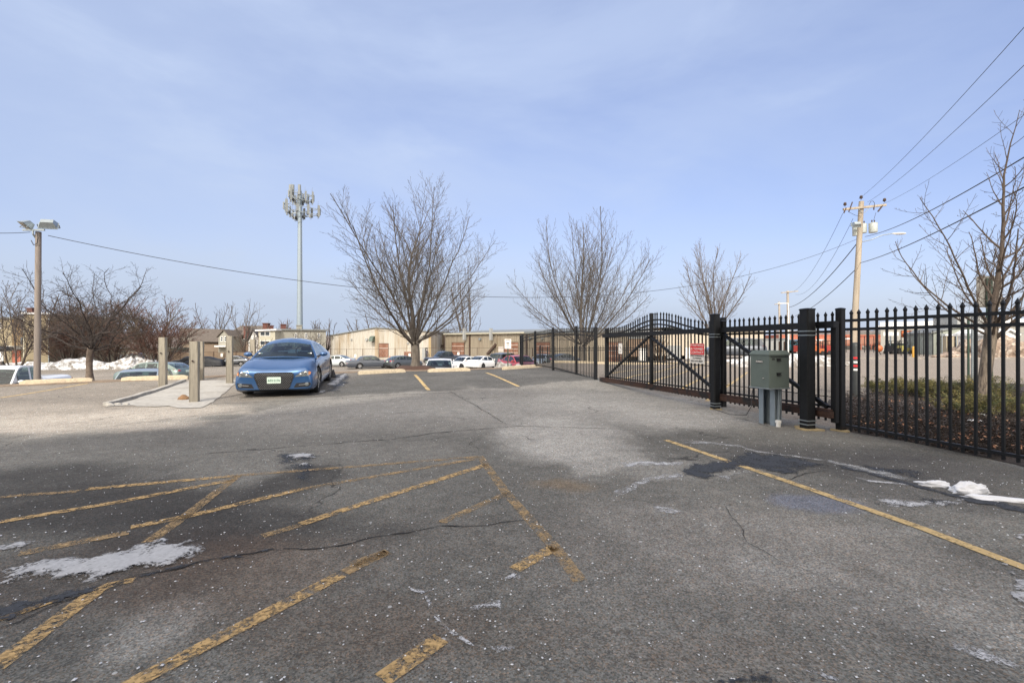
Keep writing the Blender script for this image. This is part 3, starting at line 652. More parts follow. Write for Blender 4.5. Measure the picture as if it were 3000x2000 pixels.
# gate signs
def text_mesh(s, size, m, ext=.001, bold=False, align='CENTER', sx=1.0):
    c = bpy.data.curves.new('lettering', 'FONT'); c.body = s; c.size = size; c.align_x = align; c.align_y = 'CENTER'; c.extrude = ext
    if bold: c.offset = size*.018
    o = bpy.data.objects.new('lettering', c); COL.objects.link(o); dg = bpy.context.evaluated_depsgraph_get(); dg.update()
    me = bpy.data.meshes.new_from_object(o.evaluated_get(dg)); bpy.data.objects.remove(o); me.name = 'lettering'
    me.transform(Matrix.Diagonal((sx, 1, 1, 1))); me.materials.clear(); me.materials.append(m); return me
def rot_text(me, M4): me.transform(M4); return me
# text frame: x right, y up, z toward the viewer
def frame(origin, right, up=Vector((0,0,1))):
    r = right.normalized(); f = r.cross(up).normalized(); Mx = Matrix((r, up, f)).transposed().to_4x4(); Mx.translation = origin; return Mx
M['sign_red'] = mat('sign_red', (.72,.018,.025), .5, 0, .08, 8); M['sign_white'] = mat('sign_white', (.78,.75,.70), .5, 0, .08, 9)
M['ink'] = mat('sign_ink', (.03,.03,.03), .6); M['green'] = mat('dark_green_post', (.02,.045,.03), .6, 0, .2, 9)
right = -A                                               # along the fence, from left to right as seen by the viewer
def SP(s, z, off): return G0+LP(s, z, off)
def rrect(w, h, r, n=4):
    p = []
    for cx, cy, a0 in ((w/2-r, h/2-r, 0), (-w/2+r, h/2-r, 90), (-w/2+r, -h/2+r, 180), (w/2-r, -h/2+r, 270)):
        for i in range(n+1): a = math.radians(a0+90*i/n); p.append((cx+r*math.cos(a), cy+r*math.sin(a)))
    return p
sgs = (SL(2018)+SL(2060))/2; dsg = (DL(2018)+DL(2060))/2; zc = (PZ(1006, dsg)+PZ(1064, dsg))/2; hh = PZ(1006, dsg)-PZ(1064, dsg); ww = abs(SL(2018)-SL(2060))
s = thing('towing_sign', SP(sgs, 0, 0), 'red and white sign about towed vehicles fixed to the gate pickets', 'sign')
Fm = frame(Vector((0,0,zc))+Bv*.035, right)
obj('panel', MB().prism(rrect(ww, hh, .03), -.002, .002).xf(Fm), M['sign_white'], s)
obj('red_field', MB().prism([(x*.97, y*.545+hh*.215) for x, y in rrect(ww, hh, .03)], .003, .0045).xf(Fm), M['sign_red'], s)
for t_, y_, sz, m_, sx in (('IF YOUR VEHICLE', .40, .080, 'sign_white', .70), ('IS TOWED', .225, .095, 'sign_white', .95), ('CONTACT', .05, .095, 'sign_white', .95),
                       ('PERFORMANCE', -.12, .075, 'ink', .88), ('TOWING', -.25, .075, 'ink', .95), ('603-644-8601', -.39, .078, 'ink', .95)):
    me = text_mesh(t_, sz*hh/.62, M[m_], bold=True, sx=sx*ww/.42*.86*.62/hh); me.transform(Fm @ Matrix.Translation((0, y_*hh, .006))); obj('lettering', me, None, s)
s = thing('disabled_parking_sign', SP(SL(1815), 0, 0), 'small white sign with a dark figure fixed to the far end of the gate', 'sign')
d_ = DL(1815); zc = (PZ(1008, d_)+PZ(1033, d_))/2; Fm = frame(Vector((0,0,zc))+Bv*.03, right)
obj('panel', MB().prism(rrect(.21, .31, .02), -.002, .002).xf(Fm), M['sign_white'], s)
obj('emblem', MB().prism([(.0,.09),(-.03,.09),(-.03,.02),(.03,.0),(.05,-.04),(.07,-.03),(.05,.02),(.0,.04)], .003, .004).xf(Fm), M['ink'], s)
for k_ in (-.06, -.10): obj('lettering', MB().box((0, k_, .0035), (.13, .012, .001)).xf(Fm), M['ink'], s)

# ---- heavy posts beside the gate
def strap(z, w):
    mb = MB(); h = w/2+.004
    for a, b in (((-h,-h),(h,-h)),((h,-h),(h,h)),((h,h),(-h,h)),((-h,h),(-h,-h))): mb.beam((a[0],a[1],z),(b[0],b[1],z),.006,.016)
    return mb
def guide_post(px, py, w, top, label, straps, base):
    x, y = U(px, py); r = thing('gate_post', (x, y, 0), label, 'post', 'tall black posts at the gate', AYAW)
    capped_post('shaft', w, -.05, top, M['black'], r, yaw=0)
    for z in straps: obj('metal_strap', strap(z, w), M['galv'], r)
    if straps: obj('bracket', MB().box((.0, -w/2-.035, straps[0]+.01), (.05, .06, .12)).lathe([(.02,-.03),(.02,.03)], 10, (0,-w/2-.05,straps[0]-.07)), M['galv'], r)
    if base:
        mb = MB(); n = 26; pl = []
        for i in range(n): a = 2*math.pi*i/n; q = base*(1+.18*math.sin(3*a+px)+.08*math.sin(7*a)); pl.append((q*math.cos(a), q*.8*math.sin(a)))
        obj('footing', mb.prism(pl, -.05, .018), M['footing'], r)
    return r
M['footing'] = mat('tan_footing_foam', (.38,.30,.17), .95, 0, .2, 18, bump=.5)
guide_post(2365, 1256, .165, PZ(903, 7.14), 'thick black post with silver straps, right of the grey green cabinet', [PZ(970,7.14), PZ(982,7.14), PZ(1230,7.14), PZ(1241,7.14)], .20)
guide_post(2462, 1261, .10, PZ(902, 7.0), 'slim black post where the gate meets the right hand fence', [], .13)
guide_post(2095, 1198, .145, PZ(919, 9.28), 'black post with silver straps just right of the towing sign', [PZ(979,9.28), PZ(987,9.28), PZ(1180,9.28), PZ(1188,9.28)], .12)
guide_post(2117, 1191, .12, PZ(930, 9.65), 'black post half hidden behind the strapped one by the towing sign', [], 0)
guide_post(1745, 1125, .10, PZ(958, 14.9), 'black end post at the far end of the gate', [], 0)

# ---- fixed fences
def fence(p0, p1, z0, zt0, z1, zt1, label, w=.025, sp=.123, posts=(), rails=(.16,.29), lowrail=.12, pw=.065, group=None, name='picket_fence'):
    p0 = Vector((*p0, 0)); p1 = Vector((*p1, 0)); r = thing(name, p0, label, 'fence', group); d = p1-p0; L = d.length; t = d/L; yw = math.atan2(t.y, t.x)
    def P(s, z, o=0): q = t*s; return Vector((q.x, q.y, z))
    gzz = lambda s: z0+(z1-z0)*s/L; top = lambda s: zt0+(zt1-zt0)*s/L
    for dz in rails: obj('rail', MB().beam(P(0, zt0-dz), P(L, zt1-dz), .036, .04), M['black'], r)
    obj('rail', MB().beam(P(0, z0+lowrail), P(L, z1+lowrail), .036, .036), M['black'], r)
    for s in posts: 
        o = capped_post('post', pw, gzz(s)-.05, top(s)+.03, M['black'], r, loc=P(s, 0), yaw=yw)
    n = min(100, int(L/sp))
    for i in range(n+1):
        s = sp*.6+i*sp
        if s > L-.03 or any(abs(s-q) < pw*.7 for q in posts): continue
        picket(r, P(s, 0), round(top(s), 2), round(gzz(s)+.05, 2), w, yw)
    return r
e = G0-A*5.2
fence((G0.x+.02, G0.y-.08), (e.x, e.y), 0, 1.84, 0, 1.84, 'black picket fence on the right in front of the mulch bed', posts=(4.9,))
fa = Vector(U(1745, 1124)); fb = Vector((.43, 23.0)); dd = fb-fa; Lf = dd.length
FP = [fa+dd*t for t in (0, .183, .46, .728, 1.0)]; FZ = [0, .12, .22, .24, .18]; FT = [1.87, 1.93, 1.94, 1.86, 1.72]
for i, lb in enumerate(('first section of black picket fence after the gate end post', 'second section of black picket fence from the gate end', 'section of black picket fence right of the kerb block', 'farthest section of black picket fence, before the red car')):
    fence(tuple(FP[i]), tuple(FP[i+1]), FZ[i], FT[i], FZ[i+1], FT[i+1], lb, posts=(((FP[i+1]-FP[i]).length-.001,) if i < 3 else ((FP[i+1]-FP[i]).length-.001, (FP[i+1]-FP[i]).length-.32)), group='fence sections beyond the gate', pw=.085, w=.018)
# return fence inside, towards the shrubs
fence((1.6, 27.4), (9.0, 29.4), -.3, 1.15, 0.0, 1.20, 'lower black fence standing behind the gate beneath the second tree', posts=(0.1, 2.5, 5.0, 7.3), name='picket_fence', sp=.16)

# ---- operator cabinet
cx, cy = U(2253, 1138, .62)[0], U(2253, 1138, .62)[1]
c = thing('gate_operator', (cx, cy, 0), 'grey green gate operator cabinet on two galvanised legs', 'control box')
def CP(a, b, z): p = A*a+Bv*b; return (p.x, p.y, z)
# local frame: a away along the fence, b to the right-back
def cbox(a0, a1, b0, b1, z0, z1):
    ca, cb = (a0+a1)/2, (b0+b1)/2; p = A*ca+Bv*cb; return MB().box((p.x, p.y, (z0+z1)/2), (a1-a0, b1-b0, z1-z0), AYAW)
bd = obj('housing', cbox(0, .385, 0, .40, .625, 1.165), M['cab'], c)
mb = MB()
p4 = [CP(-.012,-.012,1.166), CP(-.012,.412,1.166), CP(.397,.412,1.166), CP(.397,-.012,1.166)]
q4 = [CP(.02,.02,1.225), CP(.02,.38,1.225), CP(.365,.38,1.225), CP(.365,.02,1.225)]
p5 = [(p[0], p[1], 1.15) for p in p4]
mb.add(p5+p4+q4, [(0,4,5,1),(1,5,6,2),(2,6,7,3),(3,7,4,0),(4,8,9,5),(5,9,10,6),(6,10,11,7),(7,11,8,4),(8,11,10,9),(0,1,2,3)])
obj('lid', mb, M['cab'], c, fix=True)
obj('base_flange', cbox(-.012,.397,-.012,.412,.605,.624), M['galv'], c)
# left face is the plane b=0 (seen at left), right face the plane a=0
Lf_ = frame(Vector((0,0,0))-Bv*.002, right); Rf = frame(-A*.002, Bv)
np_ = obj('name_plate', MB().box((-.19, 1.045, .003), (.115, .042, .006)).xf(Lf_), M['ink'], c)
me = text_mesh('KONICS', .038, M['sign_white'], bold=True, sx=.95); me.transform(Lf_ @ Matrix.Translation((-.19, 1.044, .0075))); obj('lettering', me, None, np_)
obj('lock', MB().lathe([(.012,0),(.012,.012),(.006,.02)], 10, (0,0,0)).xf(Lf_ @ Matrix.Translation((-.105,.775,0))), M['chrome'], c)
for y in (1.095, .865):
    v = MB(); v.box((.19, y, .008), (.085, .012, .016)); v.box((.19, y-.035, .008), (.085, .012, .016)); v.box((.19, y-.017, .002), (.075,.02,.003))
    obj('vent', v.xf(Rf), M['trim'], c)
obj('seam', MB().box((.21, 1.128, .003), (.36, .012, .006)).xf(Rf), M['trim'], c)
obj('decal', MB().box((.085, 1.09, .002), (.05, .03, .002)).xf(Rf), M['ink'], c)
for a0, a1, b0, b1, k in ((.29,.385,.17,.31,0),(.06,.155,.17,.31,1)):
    # channel-shaped leg: web and two flanges
    p = MB()
    for q in (cbox(a1-.012, a1, b0, b1, -.05, .604), cbox(a0, a1-.0125, b0, b0+.012, -.05, .604), cbox(a0, a1-.0125, b1-.012, b1, -.05, .604)): p.add(q.v, q.f)
    obj('leg', p, M['galvpale'], c)
mb = MB(); e0 = Vector(CP(-.02,.225,.05))
mb.tube([CP(.05,.24,.60), CP(.04,.22,.35), CP(.02,.195,.09)], .009, 8); mb.tube([CP(.05,.275,.60), CP(.04,.25,.35), CP(.02,.21,.09)], .009, 8)
obj('conduit', mb, M['galvpale'], c); obj('conduit_collar', MB().lathe([(.035,-.02),(.035,.06),(.044,.062),(.044,.10),(.03,.105)], 14, tuple(Vector(CP(.02,.20,0)))), M['white'], c)
obj('cable', MB().tube([CP(.36,.03,.6), CP(.40,.04,.45), CP(.36,.0,.3), CP(.5,.02,.12), CP(.9,.03,.07), CP(1.3,.0,.12)], .006, 6), M['wire'], c)

# ---- striped bollard and the mulch bed
M['bollard'] = mat('dark_bollard', (.022,.026,.028), .5, 0, .3, 6, bump=.1)
def bollard():
    x, y = U(2505, 1160); r = thing('bollard', (x, y, 0), 'black bollard with red and white reflective bands behind the fence', 'bollard')
    top = PZ(1003, y); R_ = .105
    obj('shaft', MB().lathe([(R_,-.1),(R_,top-.09),(R_*.8,top-.03),(R_*.35,top)], 20), M['bollard'], r, 40)
    for i, (py, m) in enumerate(((1048,'sign_red'),(1060,'white'),(1071,'sign_red'),(1082,'white'))):
        z = PZ(py, y); o = MB(); n = 9
        for j in range(n+1):
            a = math.radians(215+80*j/n); 
            for zz in (z-.024, z+.024): o.v.append(((R_+.003)*math.cos(a), (R_+.003)*math.sin(a), zz))
        o.f = [(2*j, 2*j+2, 2*j+3, 2*j+1) for j in range(n)]
        obj('reflective_band', o, M[m], r)
bollard()
bedpts = [(2480,1262),(2520,1270),(2640,1290),(2780,1318),(2900,1343),(3010,1370),(3400,1440),(3400,1160),(3010,1128),(2860,1120),(2700,1125),(2560,1150),(2500,1165),(2440,1165),(2400,1195),(2430,1225)]
sheet('mulch_bed', bedpts, M['mulch'], .05, .06, 91, kind='structure', grid=.12, fade=.25, dz=.006)
def leaf_litter():
    R = random.Random(5); mb = MB()
    for i in range(1500):
        px = R.uniform(2500, 3000); py = R.uniform(1165, 1330); x, y = U(px, py)
        if x+.2775*(y-6.87)-4.96 < .1 or fbm(x, y, 1.6, 77) < R.uniform(-.4,.6): continue
        z = .06+R.random()*.02; s_ = R.uniform(.010,.026); a = R.random()*6; c_, n_ = math.cos(a)*s_, math.sin(a)*s_; t = R.uniform(-.012,.02)
        mb.add([(x+c_, y+n_, z+t), (x-n_*.6, y+c_*.6, z+.01), (x-c_, y-n_, z-t+.006), (x+n_*.6, y-c_*.6, z)], [(0,1,2,3)])
    obj('fallen_leaves', mb, M['leaf'], label='brown fallen leaves on the mulch under the junipers', cat='leaf litter', kind='stuff')
leaf_litter()
M['chip'] = mat('mulch_chip', (.030,.022,.019), .95, 0, .7, 30, col2=(.20,.165,.14), c2=(.62,.70), c2scale=28)
def mulch_chips():
    R = random.Random(15); mb = MB()
    for i in range(15000):
        x, y = U(R.uniform(2460, 3030), R.uniform(1150, 1345))
        if x+.2775*(y-6.87)-4.96 < .04: continue
        z = .055+R.random()*.012; s_ = R.uniform(.008,.026); a = R.random()*6.3; c_, n_ = math.cos(a)*s_, math.sin(a)*s_; w_ = R.uniform(.2,.5); t = R.uniform(-.008,.012)
        mb.add([(x+c_, y+n_, z+t), (x-n_*w_, y+c_*w_, z+.009), (x-c_, y-n_, z-t), (x+n_*w_, y-c_*w_, z+.002), (x, y, z-.012)], [(0,1,2,3),(0,4,1),(1,4,2),(2,4,3),(3,4,0)])
    obj('mulch_chips', mb, M['chip'], label='dark bark mulch chips covering the bed behind the fence', cat='mulch', kind='stuff')
mulch_chips()
def lump(name, c, r, m, seed=0, sub=4, rough=.35, flat=.0, **tg):
    bm = bmesh.new(); bmesh.ops.create_icosphere(bm, subdivisions=sub, radius=1)
    for v in bm.verts:
        p = v.co.copy(); k = 1+rough*noise.fractal(p*1.6+Vector((seed,0,0)), .8, 2.1, 5); q = Vector((p.x*r[0]*k, p.y*r[1]*k, p.z*r[2]*k))
        if q.z < flat: q.z = flat
        v.co = q
    me = bpy.data.meshes.new(name); bm.to_mesh(me); bm.free(); me.polygons.foreach_set('use_smooth', [True]*len(me.polygons))
    o = obj(name, me, m, **tg); o.location = c; return o
x, y = U(2735,1422); lump('snow_lump', (x, y, 0), (.14,.045,.045), M['cleansnow'], 3, 4, .4, -.01, label='small snow lump on the dark asphalt left of the bigger one', cat='snow', group='snow lumps on the asphalt').rotation_euler.z = -.35
x, y = U(2840,1442); lump('snow_lump', (x, y, 0), (.17,.08,.085), M['cleansnow'], 6, 4, .4, -.01, label='rounded white snow lump near the right edge', cat='snow', group='snow lumps on the asphalt')
x, y = U(2945,1465); lump('snow_lump', (x, y, 0), (.33,.055,.03), M['cleansnow'], 9, 4, .4, -.01, label='long thin snow remnant trailing to the right edge', cat='snow', group='snow lumps on the asphalt').rotation_euler.z = -.25
for px, py, r_, lb in ((2855,1240,.12,'white snow scrap in the mulch near the right hand tree'),(2870,1222,.09,'smaller snow scrap in the mulch behind the other one')):
    x, y = U(px, py); lump('snow_patch', (x, y, .05), (r_, .05, .015), M['cleansnow'], px, 3, .4, -.01, label=lb, cat='snow', group='snow scraps in the mulch bed')

# ---- juniper shrubs
def juniper(px0, px1, pyb, pyt, seed, label, n=60):
    y = U(0, pyb)[1]; x0, x1 = PX(px0, y), PX(px1, y); zt = PZ(pyt, y+.3); R = random.Random(seed); mb = MB(); wdt = x1-x0; cx_ = (x0+x1)/2
    br = MB()
    for i in range(n):
        u = R.uniform(-1,1); bx = cx_+u*wdt*.42; by = y+.45+R.uniform(-.35,.5); az = R.uniform(0, 6.28); L = R.uniform(.25,.5); el = R.uniform(.25,.9)
        hz = zt*(1-.45*abs(u)**2.5)*R.uniform(.55,1.0); d = Vector((math.cos(az)*math.cos(el), math.sin(az)*math.cos(el), math.sin(el)))
        b0 = Vector((bx, by, .03)); tip = Vector((bx+d.x*L, by+d.y*L, hz)); mid = b0.lerp(tip, .5)+Vector((0,0,.06))
        br.tube([b0, mid, tip], [.007,.005,.002], 4)
        for k in range(150):
            t = R.uniform(.18,1.0); q = b0.lerp(mid, t*2) if t < .5 else mid.lerp(tip, t*2-1)
            q = q+Vector((R.gauss(0,.032), R.gauss(0,.032), R.gauss(0,.02))); s_ = R.uniform(.012,.032)
            v = (d+Vector((R.gauss(0,.6), R.gauss(0,.6), R.gauss(0,.35)))).normalized(); w_ = v.cross(Vector((R.gauss(0,1), R.gauss(0,1), R.gauss(0,1)))).normalized()*s_*.24
            mb.add([q-v*s_*.6-w_*.4, q-v*s_*.2+w_, q+v*s_, q-v*s_*.2-w_], [(0,1,2,3)])
    o = Vector((cx_, y, 0)); r = thing('juniper_bush', o, label, 'shrub', 'low junipers in the mulch bed')
    obj('foliage', mb.xf(Matrix.Translation(-o)), M['juniper'], r); obj('branches', br.xf(Matrix.Translation(-o)), M['twig'], r)
juniper(2585, 2700, 1152, 1118, 1, 'leftmost low juniper with a feathery left edge in the mulch bed', 30)
juniper(2600, 2790, 1165, 1100, 2, 'wide dark green juniper at the centre of the mulch bed', 65)
juniper(2740, 2880, 1178, 1100, 3, 'juniper just left of the leaning tree trunk', 60)
juniper(2890, 3060, 1190, 1098, 4, 'yellowish juniper right of the tree trunk', 60)
juniper(2880, 3080, 1235, 1150, 5, 'nearest low juniper at the right edge in front of the tree', 55)

# ---- parking stops
def stop(a, b, label, h=.13, yel=True):
    (ax, ay), (bx, by) = a, b; L = math.hypot(bx-ax, by-ay); rz = math.atan2(by-ay, bx-ax)
    za, zb = gz(ax, ay), gz(bx, by); mb = MB(); n = 24
    prof = [(-.085,-.03),(-.075,.085),(-.05,h),(.05,h),(.075,.085),(.085,-.03)]
    for i in range(n+1):
        x = L*i/n; e = min(x, L-x); k = .72+.28*min(1, e/.12)
        for py, pz in prof: mb.v.append((x-L/2, py*(k if pz > 0 else 1)+.006*fbm(x, py*9, 4, ax), (pz*k if pz > 0 else pz)+.007*fbm(x, py*9, 5, bx)))
    for i in range(n):
        for j in range(5): q = i*6+j; mb.f.append((q, q+6, q+7, q+1))
    mb.f += [tuple(range(6)), tuple(n*6+j for j in reversed(range(6)))]
    o = obj('parking_stop', mb, M['stop'], smooth=35, label=label, cat='parking stop', group='cream parking stops along the lot edge')
    o.location = ((ax+bx)/2, (ay+by)/2, (za+zb)/2+.005); o.rotation_euler = (0, -math.atan2(zb-za, L), rz)
def sp(px0, py0, px1, py1): a = UG(px0, py0); b = UG(px1, py1); return a, b
stop(*sp(60,1127,272,1118), 'cream parking stop in front of the white pickup at far left')
stop(*sp(358,1116,552,1110), 'cream parking stop behind the first pair of timber posts')
stop(*sp(1050,1097,1186,1090), 'cream parking stop left of the big bare tree')
stop(*sp(1254,1090,1376,1086), 'cream parking stop in front of the half hidden white car')
stop(*sp(1474,1083,1586,1075), 'cream parking stop beside the picket fence end')
stop((-4.42,12.0+4.3),(-4.9+.35,16.2+.3), 'cream parking stop end showing behind the blue coupe') if False else None

# ---- timber posts flanking the walk
def timber(px, pyb, pyt, w, label, tilt=0.0, seed=0, d=None):
    if d is None: x, y = UG(px, pyb)
    else: y = d; x = PX(px, d)
    z0 = gz(x, y); top = PZ(pyt, y+.05); R = random.Random(seed); mb = MB(); h = w/2; n = 9; H = top-z0
    for i in range(n+1):
        z = H*i/n-.03 if i == 0 else H*i/n
        for a, b in ((-1,-1),(1,-1),(1,1),(-1,1)):
            c_ = .012; q = .0035
            mb.v += [(a*h+R.uniform(-q,q)-(c_*a if a*b > 0 else 0), b*h+R.uniform(-q,q)-(c_*b if a*b < 0 else 0), z), (a*h+R.uniform(-q,q)-(c_*a if a*b < 0 else 0), b*h+R.uniform(-q,q)-(c_*b if a*b > 0 else 0), z)]
    for i in range(n):
        for j in range(8): q = i*8+j; r_ = i*8+(j+1) % 8; mb.f.append((q, r_, r_+8, q+8))
    mb.f.append(tuple(n*8+j for j in range(8)))
    o = thing('timber_post', (x, y, z0), label, 'post', 'weathered timber posts along the walk', YAW+.06)
    o.rotation_euler = (0, tilt, YAW+.06+R.uniform(-.05,.05))
    obj('shaft', mb, M['wood'], o, 30)
    obj('bolt', MB().lathe([(.02,0),(.02,.02),(.01,.028)], 8, (h*.2,0,0), 'y').xf(Matrix.Translation((0,-h-.004,H*.68)) @ Matrix.Rotation(math.pi,4,'Z')), M['rust'], o)
    return x, y
timber(570, 1178, 1000, .175, 'nearest timber post with a rock at its foot', .004, 1)
timber(478, 1132, 988, .175, 'timber post at the left corner of the concrete walk', -.004, 2)
timber(673, 1124, 984, .17, 'timber post left of the blue coupe', 0, 3)
timber(588, 1113, 1000, .17, 'timber post half hidden behind the nearest one', 0, 4)
timber(741, 1100, 994, .18, 'far timber post showing behind the mirror of the blue coupe', 0, 5, d=17.0)
x, y = U(538, 1172); lump('rock', (x, y, .03), (.11,.08,.09), M['rock'] if 'rock' in M else mat('brown_rock', (.24,.14,.075), .9, 0, .35, 14, bump=.7), 4, 3, .35, -.03, label='brown rock at the foot of the nearest timber post', cat='rock')
# concrete walk with kerb, lying on the slope between the posts
def walk():
    nl, nr = Vector(U(318,1190)), Vector(U(600,1192)); fl, fr = Vector(UG(545,1118)), Vector(UG(700,1115)); mb = MB(); n = 26; m_ = 10
    for i in range(n+1):
        for j in range(m_+1):
            u, v = i/n, j/m_; p = nl.lerp(fl, u).lerp(nr.lerp(fr, u), v); p = p+Vector((fbm(p.x,p.y,1.6,3)*.07*(j in (0,m_)), fbm(p.x,p.y,1.6,8)*.30*(i == 0))); mb.v.append((p.x, p.y, gz(p.x, p.y)+.012+.02*sm(0,.5,u)*sm(0,.05,v)*sm(0,.05,1-v)))
    for i in range(n):
        for j in range(m_): a = i*(m_+1)+j; mb.f.append((a, a+1, a+m_+2, a+m_+1))
    obj('concrete_walk', mb, M['concrete'], kind='structure', smooth=180)
    k = MB(); pr = None; nl2 = Vector(U(318,1187))
    for i in range(15):
        p = nl2.lerp(fl, i/14); q = Vector((p.x-.05, p.y, gz(p.x, p.y)+.03+.02*fbm(p.x, p.y, 2, 4)))
        if pr is not None: k.beam(pr, q, .11, .09)
        pr = q
    obj('walk_kerb', k, M['concrete'], kind='structure')
walk()
for px, py, r_ in ((322,1188,.10),(345,1185,.08),(372,1186,.06)):
    x, y = U(px, py); lump('broken_kerb_piece', (x, y, .01), (r_, r_*.7, r_*.45), M['concrete'], px, 3, .4, -.02, label={322:'largest broken kerb piece at the end of the walk kerb',345:'middle broken kerb piece by the walk',372:'smallest broken kerb piece nearest the walk'}[px], cat='rubble', group='broken kerb pieces')
# sandy strip along the edge beyond the stops
for i in range(2, 7):
    a, b = Vector(EP[i]), Vector(EP[i+1]); nn = Vector((-(b-a).y, (b-a).x)).normalized()
    if i in (2,3,4,5,6): sheet('verge', [a-nn*.55, b-nn*.55, b+nn*1.5, a+nn*1.5], M['dirt'], .02, .12, 100+i, world=True, kind='structure', grid=.15, fade=.3, dz=.006)
# ---------------------------------------------------------------- cars
def interp(tab, x):
    if x <= tab[0][0]: return tab[0][1]
    for i in range(len(tab)-1):
        (a, p), (b, q) = tab[i], tab[i+1]
        if x <= b:
            m0 = (tab[i+1][1]-tab[i-1][1])/(tab[i+1][0]-tab[i-1][0]) if i else (q-p)/(b-a)
            m1 = (tab[i+2][1]-tab[i][1])/(tab[i+2][0]-tab[i][0]) if i+2 < len(tab) else (q-p)/(b-a)
            s = (q-p)/(b-a)
            if m0*s <= 0: m0 = 0
            if m1*s <= 0: m1 = 0
            m0 = max(min(m0, 3*abs(s)), -3*abs(s)); m1 = max(min(m1, 3*abs(s)), -3*abs(s))
            h = b-a; t = (x-a)/h; return (2*t**3-3*t*t+1)*p+(t**3-2*t*t+t)*h*m0+(-2*t**3+3*t*t)*q+(t**3-t*t)*h*m1
    return tab[-1][1]
def wheel_mesh(r, wd, kind):
    t = MB(); h = wd/2; ri = r*.70
    t.lathe([(ri,-h*.9),(r*.93,-h),(r*.985,-h*.8),(r,-h*.3),(r,h*.3),(r*.985,h*.8),(r*.93,h),(ri,h*.9)], 28, (0,0,0), 'y')
    m = MB(); m.lathe([(ri*.97,-h*.8),(ri*.97,h*.55),(ri,h*.86),(ri*.93,h*.9),(ri*.88,h*.4)], 28, (0,0,0), 'y')
    # barrel face removed: spokes over a dark disc
    k = {'steel': 9, 'five': 5, 'multi': 10, 'wire': 16}.get(kind, 5)
    sp_ = MB()
    for i in range(k):
        a = 2*math.pi*i/k; c_, s_ = math.cos(a), math.sin(a); da = .12 if kind == 'five' else 0
        for e in ((-da, da) if da else (0,)):
            c2, s2 = math.cos(a+e*1.3), math.sin(a+e*1.3)
            sp_.beam((.03*c_, h*.80, .03*s_), (ri*.93*c2, h*.78, ri*.93*s2), .05*(1.0 if k < 8 else .6)*ri/.24, .03)
    sp_.lathe([(.055,h*.6),(.06,h*.84),(.03,h*.9)], 14, (0,0,0), 'y')
    return t, sp_
_wc = {}
def wheels(root, c):
    key = (c['wr'], c.get('rim', 'five'), c.get('rimm', 'alloy'))
    if key not in _wc:
        t, s = wheel_mesh(c['wr'], .22, key[1]); a = t.mesh('tyre', 40, True); a.materials.append(M['rubber']); b = s.mesh('rim', 40, True); b.materials.append(M[key[2]])
        _wc[key] = (a, b)
    a, b = _wc[key]
    for xx in (c['xf'], c['xf']-c['wb']):
        for sd_ in (1, -1):
            o = obj('wheel', a, None, root); o.location = (xx, sd_*(c['W']/2-.125), c['wr']); o.rotation_euler.z = 0 if sd_ > 0 else math.pi
            r_ = obj('rim', b, None, o)
def project(bvh, outline, axis, off, thick=.01, grid=.07, m=None, name='trim', parent=None):
    """a panel that follows the body: outline in (y,z) for front/rear, (x,z) for sides, (x,y) for the top"""
    P = []
    for i in range(len(outline)):
        a, b = Vector(outline[i]), Vector(outline[(i+1) % len(outline)]); n = max(1, int((b-a).length/grid))
        for k in range(n): P.append(a.lerp(b, k/n))
    n = len(P); x0, x1 = min(p.x for p in P), max(p.x for p in P); y0, y1 = min(p.y for p in P), max(p.y for p in P)
    def inside(q):
        c = False; j = n-1
        for i in range(n):
            if (P[i].y > q.y) != (P[j].y > q.y) and q.x < (P[j].x-P[i].x)*(q.y-P[i].y)/(P[j].y-P[i].y)+P[i].x: c = not c
            j = i
        return c
    pts = list(P); yy = y0+grid*.5
    while yy < y1:
        xx = x0+grid*.5
        while xx < x1:
            q = Vector((xx, yy))
            if inside(q) and min((q-p).length for p in P) > grid*.4: pts.append(q)
            xx += grid
        yy += grid
    vv, _, ff, ov, _, _ = delaunay_2d_cdt(pts, [(i, (i+1) % n) for i in range(n)], [], 1, 1e-5)
    D = {'front': Vector((-1,0,0)), 'rear': Vector((1,0,0)), 'left': Vector((0,-1,0)), 'right': Vector((0,1,0)), 'top': Vector((0,0,-1))}[axis]
    out_ = []; last = None
    for q in vv:
        if axis in ('front', 'rear'): o = Vector((-D.x*6, q.x, q.y))
        elif axis in ('left', 'right'): o = Vector((q.x, -D.y*4, q.y))
        else: o = Vector((q.x, q.y, 4))
        h = bvh.ray_cast(o, D)
        out_.append(h[0])
    good = [i for i, h in enumerate(out_) if h is not None]
    if not good: return None
    for i, h in enumerate(out_):
        if h is None:
            j = min(good, key=lambda k: (vv[k]-vv[i]).length); g_ = out_[j]; q = vv[i]
            out_[i] = Vector((g_.x, q.x, q.y)) if axis in ('front','rear') else (Vector((q.x, g_.y, q.y)) if axis in ('left','right') else Vector((q.x, q.y, g_.z)))
    mb = MB(); k = len(out_)
    mb.v = [h-D*off for h in out_]+[h-D*(off-thick) for h in out_]
    mb.f = [tuple(f) for f in ff]+[tuple(i+k for i in reversed(f)) for f in ff]
    from collections import Counter
    ed = Counter(); 
    for f in ff:
        for i in range(len(f)): ed[tuple(sorted((f[i], f[(i+1) % len(f)])))] += 1
    for (a, b), cnt in ed.items():
        if cnt == 1: mb.f.append((a, b, b+k, a+k))
    return obj(name, mb, m, parent, smooth=40, fix=True)

